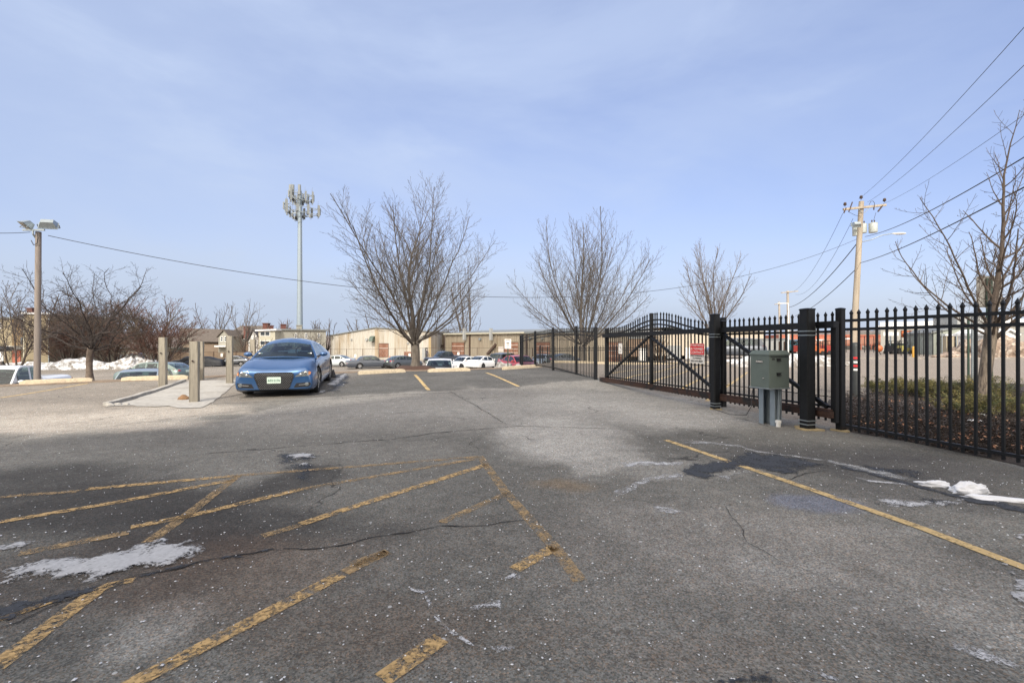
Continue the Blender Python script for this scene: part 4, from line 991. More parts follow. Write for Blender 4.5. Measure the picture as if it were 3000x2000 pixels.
def make_car(name, label, cat, x, y, hdg, c, pm, group=None, z=None, detail=1):
    """x,y: middle of the wheelbase on the ground; hdg: direction the nose points"""
    L, W, H = c['L'], c['W'], c['H']; w = W/2; wb = c['wb']; xn = L/2; c['xf'] = xn-c['oh']
    yaw = math.atan2(hdg[1], hdg[0]); hx, hy = math.cos(yaw), math.sin(yaw)
    zf, zr = gz(x+hx*wb/2, y+hy*wb/2), gz(x-hx*wb/2, y-hy*wb/2)
    r = thing(name, (x, y, (zf+zr)/2 if z is None else z), label, cat, group)
    r.rotation_euler = (0, math.atan2(zr-zf, wb), yaw)
    top, zb = c['top'], c.get('zb', .19)                      # top: (distance from nose / L, height)
    blunt = c.get('blunt', .75); bl = c.get('bl', .11)
    def hw(f):
        e = min(f/bl, 1); g_ = min((1-f)/(bl*.9), 1)
        return w*(blunt+(1-blunt)*math.sqrt(max(0, 1-(1-e)**2)))*(c.get('bluntr', .84)+(1-c.get('bluntr', .84))*math.sqrt(max(0, 1-(1-g_)**2)))
    fs = sorted(set([0,.004,.012,.025,.04,.06,.085,.11,.15,.2,.25,.3,.35,.4,.45,.5,.55,.6,.65,.7,.75,.8,.85,.89,.92,.945,.965,.98,.992,1]))
    sec = [(0,0),(.55,0),(.88,.0),(.965,.06),(.99,.16),(1.0,.32),(1.0,.48),(.985,.66),(.955,.82),(.905,.93),(.80,.985),(.60,1.0),(.30,1.0),(0,1.0)]
    mb = MB(); ns = len(sec); crown = c.get('crown', .03)
    for f in fs:
        zt = interp(top, f); zl = zb+.07*(max(0, 1-f/.04) if f < .04 else 0)+.1*(max(0, (f-.96)/.04)); x_ = xn-L*f; hw_ = hw(f)
        ring = []
        for (u, v) in sec: ring.append((x_, u*hw_, zl+(zt-zl)*v+crown*(1-u*u)*(v > .9)+c.get('fender', 0)*math.exp(-((u-.76)/.20)**2)*(v > .8)*(1-sm(.14, .34, f))))
        for p in ring: mb.v.append(p)
        for p in reversed(ring[1:-1]): mb.v.append((p[0], -p[1], p[2]))
    k = 2*ns-2
    for i in range(len(fs)-1):
        for j in range(k): a = i*k+j; b = i*k+(j+1) % k; mb.f.append((a, b, b+k, a+k))
    mb.f.append(tuple(range(k))); mb.f.append(tuple((len(fs)-1)*k+j for j in reversed(range(k))))
    me0 = mb.mesh('body', 0, True); me0.materials.append(pm); me0.materials.append(M['trim'])
    tmp = bpy.data.objects.new('tmp', me0); COL.objects.link(tmp)
    cut = MB(); ra = c['wr']+.055
    for xx in (c['xf'], c['xf']-wb):
        for s_ in (1, -1): cut.lathe([(ra, w*s_-.30*s_), (ra, w*s_+.2*s_)][::int(s_)], 32, (xx, 0, c['wr']), 'y')
    cm = cut.mesh('cut', 0, True); co = bpy.data.objects.new('cut', cm); COL.objects.link(co)
    bo = tmp.modifiers.new('b', 'BOOLEAN'); bo.operation = 'DIFFERENCE'; bo.object = co; bo.solver = 'EXACT'
    dg = bpy.context.evaluated_depsgraph_get(); me = bpy.data.meshes.new_from_object(tmp.evaluated_get(dg)); me.name = 'body'
    bpy.data.objects.remove(tmp); bpy.data.objects.remove(co)
    for p in me.polygons:
        cc = p.center
        if min(math.hypot(cc.x-xx, cc.z-c['wr']) for xx in (c['xf'], c['xf']-wb)) < ra+.004 and abs(cc.y) > w-.34: p.material_index = 1
        if cc.z < zb+.03 and abs(p.normal.z) > .7: p.material_index = 1
        p.use_smooth = True
    me.set_sharp_from_angle(angle=math.radians(55 if detail > 1 else 36))
    body = obj('body', me, None, r); bvh = BVHTree.FromPolygons([v.co for v in me.vertices], [tuple(p.vertices) for p in me.polygons])
    # cabin: rail curve over x, leaning sides
    cab = [(xn-L*f, z_) for f, z_ in c['cab']]                 # from cowl to rear base
    xA, xD = cab[0][0], cab[-1][0]; zr_ = max(z_ for _, z_ in cab); wbz = interp(top, c['cab'][1][0])-.02
    tabz = [(-x_, z_) for x_, z_ in cab]; rail = lambda x_: interp(tabz, -x_)
    zbelt = lambda x_: interp(top, (xn-x_)/L)-.035
    wr_ = c.get('roofw', .76)*w; wbl = c.get('beltw', .90)*w
    def side(x_, z_):
        t = max(0, min(1, (z_-wbz)/(zr_-wbz))); tap = 1-.10*max(0, (xA-x_)/(xA-xD)-.75)*2
        return (wbl+(wr_-wbl)*t**1.25)*tap
    wn = [(xn-L*a, xn-L*b) for a, b in c['win']]
    xs = sorted(set([round(xA+(xD-xA)*i/26, 4) for i in range(27)]+[round(v, 4) for p in wn for v in p]+[round(x_, 4) for x_, _ in cab]), reverse=True)
    ws0, ws1 = cab[0][0]-.03, cab[1][0]+.06; rw0, rw1 = (xn-L*c['rw'][0], xn-L*c['rw'][1])
    xs = sorted(set(xs+[round(v, 4) for v in (ws0, ws1, rw0, rw1)]), reverse=True); xs = [x_ for x_ in xs if xD-1e-6 <= x_ <= xA+1e-6]
    vs_ = [-1,-.94,-.7,-.4,0,.4,.7,.94,1]; bulge = c.get('bulge', .10); rc = c.get('rcrown', .035)
    sh = MB(); gl = {}
    def gadd(key, quad): gl.setdefault(key, MB()).add(quad, [(0,1,2,3)])
    def T(x_, v):
        z_ = rail(x_); tt = (1-v*v); slope = 1 if x_ > cab[1][0] else (-1 if x_ < cab[-2][0] else 0)
        e = min(1, abs(x_-(cab[1][0] if slope > 0 else cab[-2][0]))/.5) if slope else 0
        return Vector((x_+bulge*tt*slope*e, side(x_, z_)*v, z_+rc*tt*(1-.3*e)))
    for i in range(len(xs)-1):
        xa, xb = xs[i], xs[i+1]; xm = (xa+xb)/2
        for j in range(len(vs_)-1):
            q = [T(xa, vs_[j]), T(xb, vs_[j]), T(xb, vs_[j+1]), T(xa, vs_[j+1])]; inner = 0 < j < len(vs_)-2
            if inner and ws1 < xm < ws0: gadd('windscreen', q)
            elif inner and min(rw0, rw1) < xm < max(rw0, rw1): gadd('rear_window', q)
            else: sh.add(q, [(0,1,2,3)])
        for s_ in (1, -1):
            def R(x_, k_):
                zb_, zt_ = zbelt(x_), rail(x_)
                if zt_ < zb_: zt_ = zb_
                z_ = (zb_-.03, zb_+.055, max(zb_+.056, zt_-.055), zt_)[k_] if zt_-zb_ > .13 else zb_-.03+(zt_-zb_+.03)*k_/3
                return Vector((x_, side(x_, z_)*s_, z_))
            for k_ in range(3):
                q = [R(xa, k_), R(xa, k_+1), R(xb, k_+1), R(xb, k_)]
                if s_ < 0: q.reverse()
                wi = [n_ for n_, (a, b) in enumerate(wn) if b < xm < a]
                if k_ == 1 and wi and rail(xm)-zbelt(xm) > .15: gadd(('side', s_, wi[0]), q)
                else: sh.add(q, [(0,1,2,3)])
    cb = obj('roof', sh, pm, r, smooth=38)
    for key, mbb in gl.items():
        if isinstance(key, tuple): obj('side_window', mbb, M['glass'], r)
        else: obj(key, mbb, M['glass'], r, smooth=60)
    # cabin lining and seats
    xi0, xi1 = cab[0][0]-.12, cab[-1][0]+.15; it = MB()
    zf_ = zbelt((xi0+xi1)/2); it.box(((xi0+xi1)/2, 0, zf_+.02), (xi0-xi1, wbl*1.75, .10))
    it.box((xi0-.12, 0, zf_+.07), (.3, wbl*1.6, .10))
    inn = obj('cabin_interior', it, M['interior'], r)
    for sx in ([cab[1][0]-.45]+([cab[1][0]-1.3] if len(wn) > 1 else [])):
        for sy in (.36, -.36):
            st = MB(); zt_ = min(rail(sx)-.16, zf_+.42)
            st.prism([(sx-.10,sy-.22),(sx+.04,sy-.22),(sx+.04,sy+.22),(sx-.10,sy+.22)], zf_, zt_-.16).prism([(sx-.10,sy-.12),(sx+.02,sy-.12),(sx+.02,sy+.12),(sx-.10,sy+.12)], zt_-.13, zt_)
            obj('seat', st, M['interior'], inn)
    if detail > 1:
        sw_ = MB(); pr = None
        for i in range(19):
            a = 2*math.pi*i/18; q = Vector((xi0-.42+.06*math.sin(a), .36+.17*math.cos(a), zf_+.16+.15*math.sin(a)))
            if pr is not None: sw_.beam(pr, q, .02, .02)
            pr = q
        obj('steering_wheel', sw_, M['trim'], inn)
        obj('rear_view_mirror', MB().box((cab[1][0]+.12, 0, rail(cab[1][0])-.07), (.03,.2,.06)).beam((cab[1][0]+.1,0,rail(cab[1][0])-.05),(cab[1][0]+.02,0,rail(cab[1][0])),.02,.02), M['trim'], inn)
        obj('dash_sticker', MB().box((0,0,0),(.004,.10,.05)).xf(Matrix.Translation(T(ws0-.16,-.8)+Vector((-.02,0,0))) @ Matrix.Rotation(-.9,4,'Y')), M['white'], inn)
        obj('dash_sticker', MB().box((0,0,0),(.004,.10,.05)).xf(Matrix.Translation(T(ws0-.16,.8)+Vector((-.02,0,0))) @ Matrix.Rotation(-.9,4,'Y')), M['white'], inn)
    wheels(r, c)
    P = lambda nm, ol, ax, m_, off=.006, par=None, grid=.07, thick=.012: project(bvh, ol, ax, off, thick, grid, m_, nm, par or r)
    flip = lambda ol: [(-a, b) for a, b in reversed(ol)]
    hl = c['headlight']
    for ol in (hl, flip(hl)):
        h = P('headlight', ol, 'front', M['lens'])
    for ol in (c['taillight'], flip(c['taillight'])): P('taillight', ol, 'rear', M['red_lens'])
    P('grille', c['grille'], 'front', M['trim'])
    if 'rgrille' in c: P('rear_panel', c['rgrille'], 'rear', c.get('rgm', M['trim']))
    zp = c.get('zplate', .45); P('number_plate', [(-.155,zp),(.155,zp),(.155,zp+.15),(-.155,zp+.15)], 'front', M['plate'], .022)
    zp = c.get('zrplate', .75); P('number_plate', [(-.155,zp),(.155,zp),(.155,zp+.15),(-.155,zp+.15)], 'rear', M['plate'], .022)
    if c.get('lower'): 
        for ol in c['lower']: P('lower_intake', ol, 'front', M['trim'])
    # door seams, handles, sill
    zs1 = interp(top, .5)-.06; seams = [xn-L*f for f in c['seams']]
    for ax in ('left', 'right'):
        for f_ in seams: P('door_seam', [(f_-.006, zb+.16),(f_+.006, zb+.16),(f_+.006, zs1),(f_-.006, zs1)], ax, M['trim'], .0015, grid=.15, thick=.006)
        for f_ in seams[1:]: P('door_handle', [(f_+.08, zs1-.12),(f_+.24, zs1-.12),(f_+.24, zs1-.09),(f_+.08, zs1-.09)], ax, c.get('hm', pm), .025, grid=.2)
        xa, xb = c['xf']-c['wr']-.06, c['xf']-wb+c['wr']+.06
        P('sill', [(xb, zb+.01),(xa, zb+.01),(xa, zb+.07),(xb, zb+.07)], ax, M['trim'], .006, grid=.3)
    for s_ in (1, -1):                                         # wing mirrors
        mx_ = cab[0][0]-.30; mz = zbelt(mx_)+.10; my = side(mx_, mz)*s_
        bm = bmesh.new(); bmesh.ops.create_icosphere(bm, subdivisions=3, radius=1)
        for v in bm.verts: v.co = Vector((v.co.x*.065*(1 if v.co.x > 0 else .5), v.co.y*.105, v.co.z*.065))+Vector((mx_+.02, my+s_*.17, mz+.03))
        mm = bpy.data.meshes.new('wing_mirror'); bm.to_mesh(mm); bm.free(); mm.polygons.foreach_set('use_smooth', [True]*len(mm.polygons))
        o = obj('wing_mirror', mm, c.get('mm', pm), r); obj('mirror_stalk', MB().beam((mx_+.02, my-.02*s_, mz-.05), (mx_+.02, my+s_*.11, mz+.01), .05, .035), M['trim'], o)
    return r, bvh, P
def spec(**k): return dict(k)
SEDAN = spec(L=4.7, W=1.82, H=1.44, wb=2.70, oh=.92, wr=.325, top=[(0,.55),(.01,.62),(.04,.70),(.12,.80),(.24,.90),(.30,.93),(.6,.97),(.85,1.02),(.94,1.04),(.985,1.0),(1,.88)], cab=[(.265,.90),(.42,1.37),(.55,1.43),(.67,1.39),(.865,1.02)], win=[(.36,.535),(.555,.71),(.725,.775)], rw=(.685,.85),
  headlight=[(.45,.60),(.62,.58),(.84,.66),(.84,.72),(.60,.68)], taillight=[(.45,.84),(.80,.82),(.86,.90),(.80,.97),(.50,.93)], grille=[(-.40,.40),(.40,.40),(.46,.60),(-.46,.60)], seams=(.335,.545,.73), lower=[[(-.75,.24),(.75,.24),(.6,.34),(-.6,.34)]], rgrille=[(-.8,.24),(.8,.24),(.75,.36),(-.75,.36)])
BOXY = spec(L=5.25, W=1.87, H=1.47, wb=3.0, oh=.85, wr=.33, blunt=.95, bluntr=.95, bl=.05, crown=.015, top=[(0,.74),(.01,.86),(.1,.93),(.27,.97),(.3,.98),(.7,1.0),(.97,.95),(1,.84)], cab=[(.28,.96),(.38,1.42),(.5,1.46),(.66,1.42),(.76,.98)], win=[(.325,.49),(.505,.66)], rw=(.675,.75), roofw=.80, bulge=.04,
  headlight=[(.45,.56),(.85,.56),(.85,.72),(.45,.72)], taillight=[(.55,.56),(.88,.56),(.88,.76),(.55,.76)], grille=[(-.36,.52),(.36,.52),(.36,.84),(-.36,.84)], seams=(.30,.495,.69), rgrille=[(-.92,.40),(.92,.40),(.92,.50),(-.92,.50)], rim='wire', zrplate=.58)
HATCH = spec(L=4.4, W=1.82, H=1.47, wb=2.65, oh=.88, wr=.33, top=[(0,.55),(.01,.64),(.04,.74),(.15,.88),(.26,.96),(.6,1.0),(.85,1.04),(.96,1.02),(1,.85)], cab=[(.25,.94),(.41,1.40),(.55,1.46),(.76,1.40),(.93,1.04)], win=[(.35,.53),(.55,.73),(.75,.83)], rw=(.785,.925),
  headlight=[(.45,.62),(.62,.60),(.85,.70),(.84,.78),(.60,.72)], taillight=[(.45,.84),(.80,.82),(.88,.90),(.86,.98),(.50,.95)], grille=[(-.5,.36),(.5,.36),(.45,.58),(-.45,.58)], seams=(.33,.54,.74), rgrille=[(-.7,.26),(.7,.26),(.66,.42),(-.66,.42)])
SUV = spec(L=4.75, W=1.9, H=1.74, wb=2.75, oh=.92, wr=.36, zb=.26, blunt=.82, top=[(0,.66),(.01,.80),(.04,.92),(.2,1.06),(.6,1.12),(.9,1.14),(.985,1.10),(1,.9)], cab=[(.24,1.04),(.36,1.66),(.5,1.74),(.88,1.66),(.975,1.13)], win=[(.32,.49),(.51,.69),(.71,.87)], rw=(.895,.968), roofw=.80,
  headlight=[(.50,.80),(.70,.78),(.88,.86),(.88,.94),(.6,.90)], taillight=[(.55,.98),(.84,.96),(.88,1.10),(.70,1.10)], grille=[(-.48,.52),(.48,.52),(.52,.80),(-.52,.80)], seams=(.31,.50,.70), rgrille=[(-.8,.30),(.8,.30),(.78,.55),(-.78,.55)], zplate=.5, zrplate=.86)
WAGON = dict(SUV, L=4.8, W=1.84, H=1.56, wr=.335, zb=.21, top=[(0,.58),(.01,.66),(.04,.76),(.15,.86),(.25,.94),(.6,.99),(.93,1.02),(.985,1.0),(1,.85)], cab=[(.245,.92),(.40,1.46),(.52,1.54),(.86,1.46),(.965,1.03)], rw=(.885,.955), win=[(.345,.51),(.53,.70),(.72,.86)], roofw=.76, headlight=SEDAN['headlight'], taillight=[(.60,.84),(.82,.84),(.86,.98),(.66,.98)], grille=SEDAN['grille'], zplate=.42, zrplate=.7)
PICKUP = spec(L=5.8, W=1.98, H=1.92, wb=3.65, oh=.95, wr=.40, zb=.36, blunt=.88, bluntr=.97, bl=.07, top=[(0,.82),(.01,1.0),(.03,1.08),(.2,1.16),(.26,1.20),(.62,1.25),(.64,1.33),(.99,1.34),(1,1.25)], cab=[(.245,1.18),(.35,1.80),(.42,1.88),(.56,1.84),(.625,1.26)], win=[(.315,.455),(.475,.585)], rw=(.572,.615), roofw=.80, bulge=.08,
  headlight=[(.58,.80),(.90,.80),(.90,1.02),(.60,.98)], taillight=[(.82,.86),(.96,.86),(.96,1.20),(.82,1.20)], grille=[(-.52,.66),(.52,.66),(.52,1.0),(-.52,1.0)], seams=(.30,.465,.63), rgrille=[(-.9,.50),(.9,.50),(.9,.68),(-.9,.68)], rgm=None, zplate=.5, zrplate=.52)
PICKUP['rgm'] = M['chrome']
COUPE = spec(L=4.18, W=1.842, H=1.35, wb=2.47, oh=.88, wr=.335, zb=.15, blunt=.90, bl=.16, crown=.05, bluntr=.72, top=[(0,.48),(.006,.60),(.02,.655),(.05,.70),(.10,.755),(.20,.835),(.29,.885),(.33,.895),(.6,.93),(.78,.97),(.9,.95),(.975,.88),(1,.72)], cab=[(.275,.885),(.43,1.25),(.52,1.325),(.64,1.29),(.93,.93)], win=[(.375,.585),(.60,.72)], rw=(.68,.88), roofw=.57, beltw=.88, bulge=.18, rcrown=.085,
  headlight=[(.46,.515),(.78,.54),(.83,.56),(.845,.63),(.80,.672),(.70,.668),(.58,.62)], taillight=[(.45,.78),(.80,.76),(.84,.84),(.50,.86)],
  fender=.075, grille=[(-.31,.225),(.31,.225),(.345,.27),(.435,.52),(.43,.60),(.38,.628),(-.38,.628),(-.43,.60),(-.435,.52),(-.345,.27)], seams=(.335,.60), zplate=.37,
  lower=[[(.44,.25),(.84,.28),(.88,.385),(.50,.36)], [(-.50,.36),(-.88,.385),(-.84,.28),(-.44,.25)]], rim='five', rgrille=[(-.6,.22),(.6,.22),(.55,.36),(-.55,.36)])
NOSE = -A                                                     # cars parked square to the lot point towards the viewer
# the blue coupe
M['bluepaint'] = mat('metallic_blue_paint', (.030,.092,.225), .30, .40, .04, 5, coat=1.0)
nose = Vector((PX(803, 11.15), 11.15, 0)); hd = Vector((.262,-.965,0)).normalized(); ctr = nose-hd*(COUPE['oh']+COUPE['wb']/2)
tt, bv, P = make_car('parked_coupe', 'blue two door coupe parked nose forward beside the timber posts', 'car', ctr.x, ctr.y, hd, COUPE, M['bluepaint'], detail=2)
M['silvertrim'] = mat('dark_chrome_mesh', (.35,.36,.38), .3, .8, .2, 30)
def front_strip(nm, pts, wd, m, off=.012):
    for a, b in zip(pts, pts[1:]):
        a, b = Vector(a), Vector(b); t = (b-a).normalized(); n_ = Vector((-t.y, t.x))*wd/2
        yield [tuple(a-n_), tuple(b-n_), tuple(b+n_), tuple(a+n_)]
gr = [o for o in tt.children if o.name.startswith('grille')][0]
mesh_ = MB()
def on_front(y_, z_, off):
    h = bv.ray_cast(Vector((6, y_, z_)), Vector((-1,0,0))); return (h[0] if h[0] else Vector((2, y_, z_)))+Vector((off,0,0))
def in_grille(y_, z_): return .23 < z_ < .62 and abs(y_) < .33+(z_-.25)*.30
zz = .235; row = 0
while zz < .62:                                              # honeycomb of small bright bars
    yy = -.54+(.024 if row % 2 else 0)
    while yy < .54:
        if in_grille(yy, zz) and not (abs(yy) < .165 and .36 < zz < .53): mesh_.beam(on_front(yy-.012, zz, .014), on_front(yy+.012, zz+.006, .014), .006, .006)
        yy += .048
    zz += .030; row += 1
obj('grille_mesh', mesh_, M['silvertrim'], gr)
fr = MB(); ol = COUPE['grille']
for i in range(len(ol)): fr.beam(on_front(*ol[i], .01), on_front(*ol[(i+1) % len(ol)], .01), .014, .014)
obj('grille_frame', fr, M['trim'], gr)
pl = [o for o in tt.children if o.name.startswith('number_plate')][0]
p0 = on_front(0, .445, 0); xm = max(on_front(y_, z_, 0).x for y_ in (-.15, 0, .15) for z_ in (.38, .51))
Fp = frame(Vector((xm+.026, 0, .445)), Vector((0, 1, 0))); 
obj('plate_panel', MB().prism(rrect(.31,.155,.02), -.02, .0).xf(Fp), M['plate'], pl)
me = text_mesh('A52·2176', .075, M['plate_text'], bold=True, sx=.92); me.transform(Fp @ Matrix.Translation((0,-.008,.0035))); obj('lettering', me, None, pl)
for s_ in (1, -1):
    h = [o for o in tt.children if o.name.startswith('headlight')][0 if s_ > 0 else 1]
    q = on_front(.71*s_, .615, .008); obj('lamp', MB().lathe([(.034,-.01),(.034,.008),(.02,.014)], 14, tuple(q), 'x'), M['chrome'], h)
    q = on_front(.60*s_, .575, .008); obj('lamp', MB().lathe([(.026,-.01),(.026,.008),(.015,.012)], 14, tuple(q), 'x'), M['alloy'], h)
    P('indicator', [(.78*s_,.565),(.82*s_,.575),(.83*s_,.625),(.78*s_,.655)][::s_], 'front', M['amber'], .022, h, .03, .03)
    q = on_front(.74*s_, .33, .0); obj('fog_lamp', MB().lathe([(.045,-.02),(.045,.008),(.035,.014),(.02,.016)], 16, tuple(q), 'x'), M['lens'], tt)
    obj('intake_blade', MB().beam(on_front(.56*s_,.318,.012), on_front(.70*s_,.328,.012), .01,.014), M['alloy'], tt)
P('bonnet_seam', [(-.56,.655),(-.53,.66),(-.545,.668),(-.575,.663)], 'front', M['trim'], .002)
P('lip_intake', [(-.36,.165),(.36,.165),(.34,.195),(-.34,.195)], 'front', M['trim'], .006)
# pads and helpers for the others
def at(px, d): return PX(px, d), d
def car_at(px, d, *a, **k): x, y = at(px, d); return make_car(a[0], a[1], a[2], x, y, *a[3:], **k)
pw = paint('white_car_paint', (.72,.73,.74), 0, .35); psil = paint('silver_blue_paint', (.30,.35,.40), .5, .35); pgr = paint('grey_green_paint', (.16,.215,.20), .45, .35)
pdk = paint('near_black_paint', (.022,.026,.035), .3, .3); pgrey = paint('graphite_paint', (.075,.085,.095), .4, .35); pred = paint('faded_red_paint', (.34,.04,.045), .1, .35)
pburg = paint('dark_blue_grey_paint', (.055,.065,.085), .3, .35)
AD = Vector((-.27,.96,0)); BD = Vector((.96,.27,0))
car_at(15, 18.3, 'parked_pickup', 'white pickup truck seen over the stop at far left, nose out of frame', 'pickup truck', Vector((.375,-.927,0)), dict(PICKUP), pw)
car_at(418, 21.8, 'parked_wagon', 'silver blue estate car with roof rails behind the crabapple tree', 'car', Vector((.42,-.9,0)), dict(WAGON), psil)
car_at(455, 33.0, 'parked_crossover', 'grey green crossover behind the silver estate car', 'car', Vector((-.93,.02,0)), dict(SUV, H=1.6, cab=[(.24,1.04),(.38,1.50),(.5,1.58),(.80,1.50),(.96,1.13)], rw=(.82,.95), win=[(.34,.49),(.51,.67),(.69,.8)]), pgr)
car_at(684, 64, 'parked_sedan', 'black sedan parked side-on behind the timber posts, near the far fence', 'car', Vector((-.97,-.2,0)), dict(SEDAN), pdk)
car_at(985, 58, 'parked_sedan', 'silver white sedan just right of the blue coupe', 'car', Vector((-.96,.15,0)), dict(SEDAN), paint('pale_silver_paint', (.48,.53,.56), .3, .35))
car_at(1082, 53.5, 'parked_classic_sedan', 'old boxy dark sedan with chrome bumper parked left of the big tree', 'car', Vector((.88,.48,0)), dict(BOXY), pburg)
car_at(1183, 54.5, 'parked_hatchback', 'graphite hatchback with red rear lights against the big tree trunk', 'car', Vector((.70,.71,0)), dict(HATCH), pgrey)
car_at(1289, 28.5, 'parked_sedan', 'white sedan half hidden behind the stop, windscreen facing the viewer', 'car', Vector((.10,-.99,0)), dict(SEDAN), pw)
car_at(1308, 60, 'parked_pickup', 'black pickup truck behind the white cars', 'pickup truck', Vector((-.80,-.6,0)), dict(PICKUP), pdk)
car_at(1362, 52, 'parked_coupe', 'white sports saloon with a large black grille facing left', 'car', Vector((-.62,-.78,0)), dict(SEDAN, L=4.75, H=1.40, rimm='darkalloy', grille=[(-.50,.34),(.50,.34),(.46,.60),(-.46,.60)]), pw)
car_at(1416, 52.5, 'parked_sedan', 'white sedan with slim red tail lights seen from behind', 'car', Vector((.52,.85,0)), dict(SEDAN, rimm='darkalloy', taillight=[(.30,.86),(.82,.84),(.88,.98),(.62,.93)]), pw)
car_at(1480, 55, 'parked_suv', 'dark blue sport utility vehicle behind the red car', 'car', Vector((.55,.83,0)), dict(SUV), pburg)
car_at(1520, 36, 'parked_sedan', 'red sedan behind the snow heap and the sign post', 'car', Vector((.45,-.89,0)), dict(SEDAN), pred)
car_at(1590, 55, 'parked_hatchback', 'silver grey hatchback seen through the far picket fence', 'car', Vector((-.5,-.86,0)), dict(HATCH), psil)
car_at(1655, 55, 'parked_sedan', 'dark sedan with white side seen behind the fence near the second tree', 'car', Vector((.9,.4,0)), dict(SEDAN), pgrey)
car_at(2152, 40, 'parked_crossover', 'dark blue crossover parked beyond the gate by the snow bank', 'car', Vector((-.96,.25,0)), dict(SUV), pburg)
car_at(2330, 60, 'parked_van', 'teal and red small truck beyond the gate post', 'car', Vector((.3,-.95,0)), dict(SUV), paint('teal_paint', (.04,.13,.16), .2, .4))
car_at(402, 68, 'parked_suv', 'small black vehicle among the snow heaps in front of the low garages', 'car', Vector((.7,-.7,0)), dict(SUV), pdk)
# cars under covers
M['cover'] = mat('black_car_cover', (.018,.02,.026), .55, 0, .3, 3, bump=.9, bscale=5)
def covered(px, d, hdg, label):
    x, y = at(px, d); z = gz(x, y); c = SEDAN; mb = MB(); n = 26; m_ = 14
    for i in range(n+1):
        f = i/n; L = 4.6; zt = max(interp([(0,.5),(.05,.78),(.28,.95),(.42,1.38),(.6,1.42),(.85,1.08),(.97,.95),(1,.5)], f), .4); hw_ = .95*(.78+.22*math.sqrt(max(0, 1-(abs(f-.5)*2)**4)))
        for j in range(m_+1):
            a = math.pi*j/m_; cx_ = math.cos(a); q = .035*fbm(f*7, j*.9, 1.4, px); u = (abs(cx_)**.6)*(1 if cx_ > 0 else -1)
            mb.v.append((L*(.5-f), u*hw_*(1+q), .14+(zt-.14)*(math.sin(a)**.55)*(1+q*.5)))
    for i in range(n):
        for j in range(m_): a = i*(m_+1)+j; mb.f.append((a, a+1, a+m_+2, a+m_+1))
    mb.f += [tuple(range(m_+1)), tuple(n*(m_+1)+j for j in reversed(range(m_+1)))]
    r = thing('covered_car', (x, y, z), label, 'car', 'cars under black covers', math.atan2(hdg[1], hdg[0]))
    obj('cover', mb, M['cover'], r, smooth=60, fix=True)
    wheels(r, dict(SEDAN, xf=1.4, W=1.7))
covered(555, 63, (-.96,-.25), 'car under a black cover directly behind the nearest timber post')
covered(600, 62, (-.96,-.30), 'car under a black cover right of the nearest timber post')
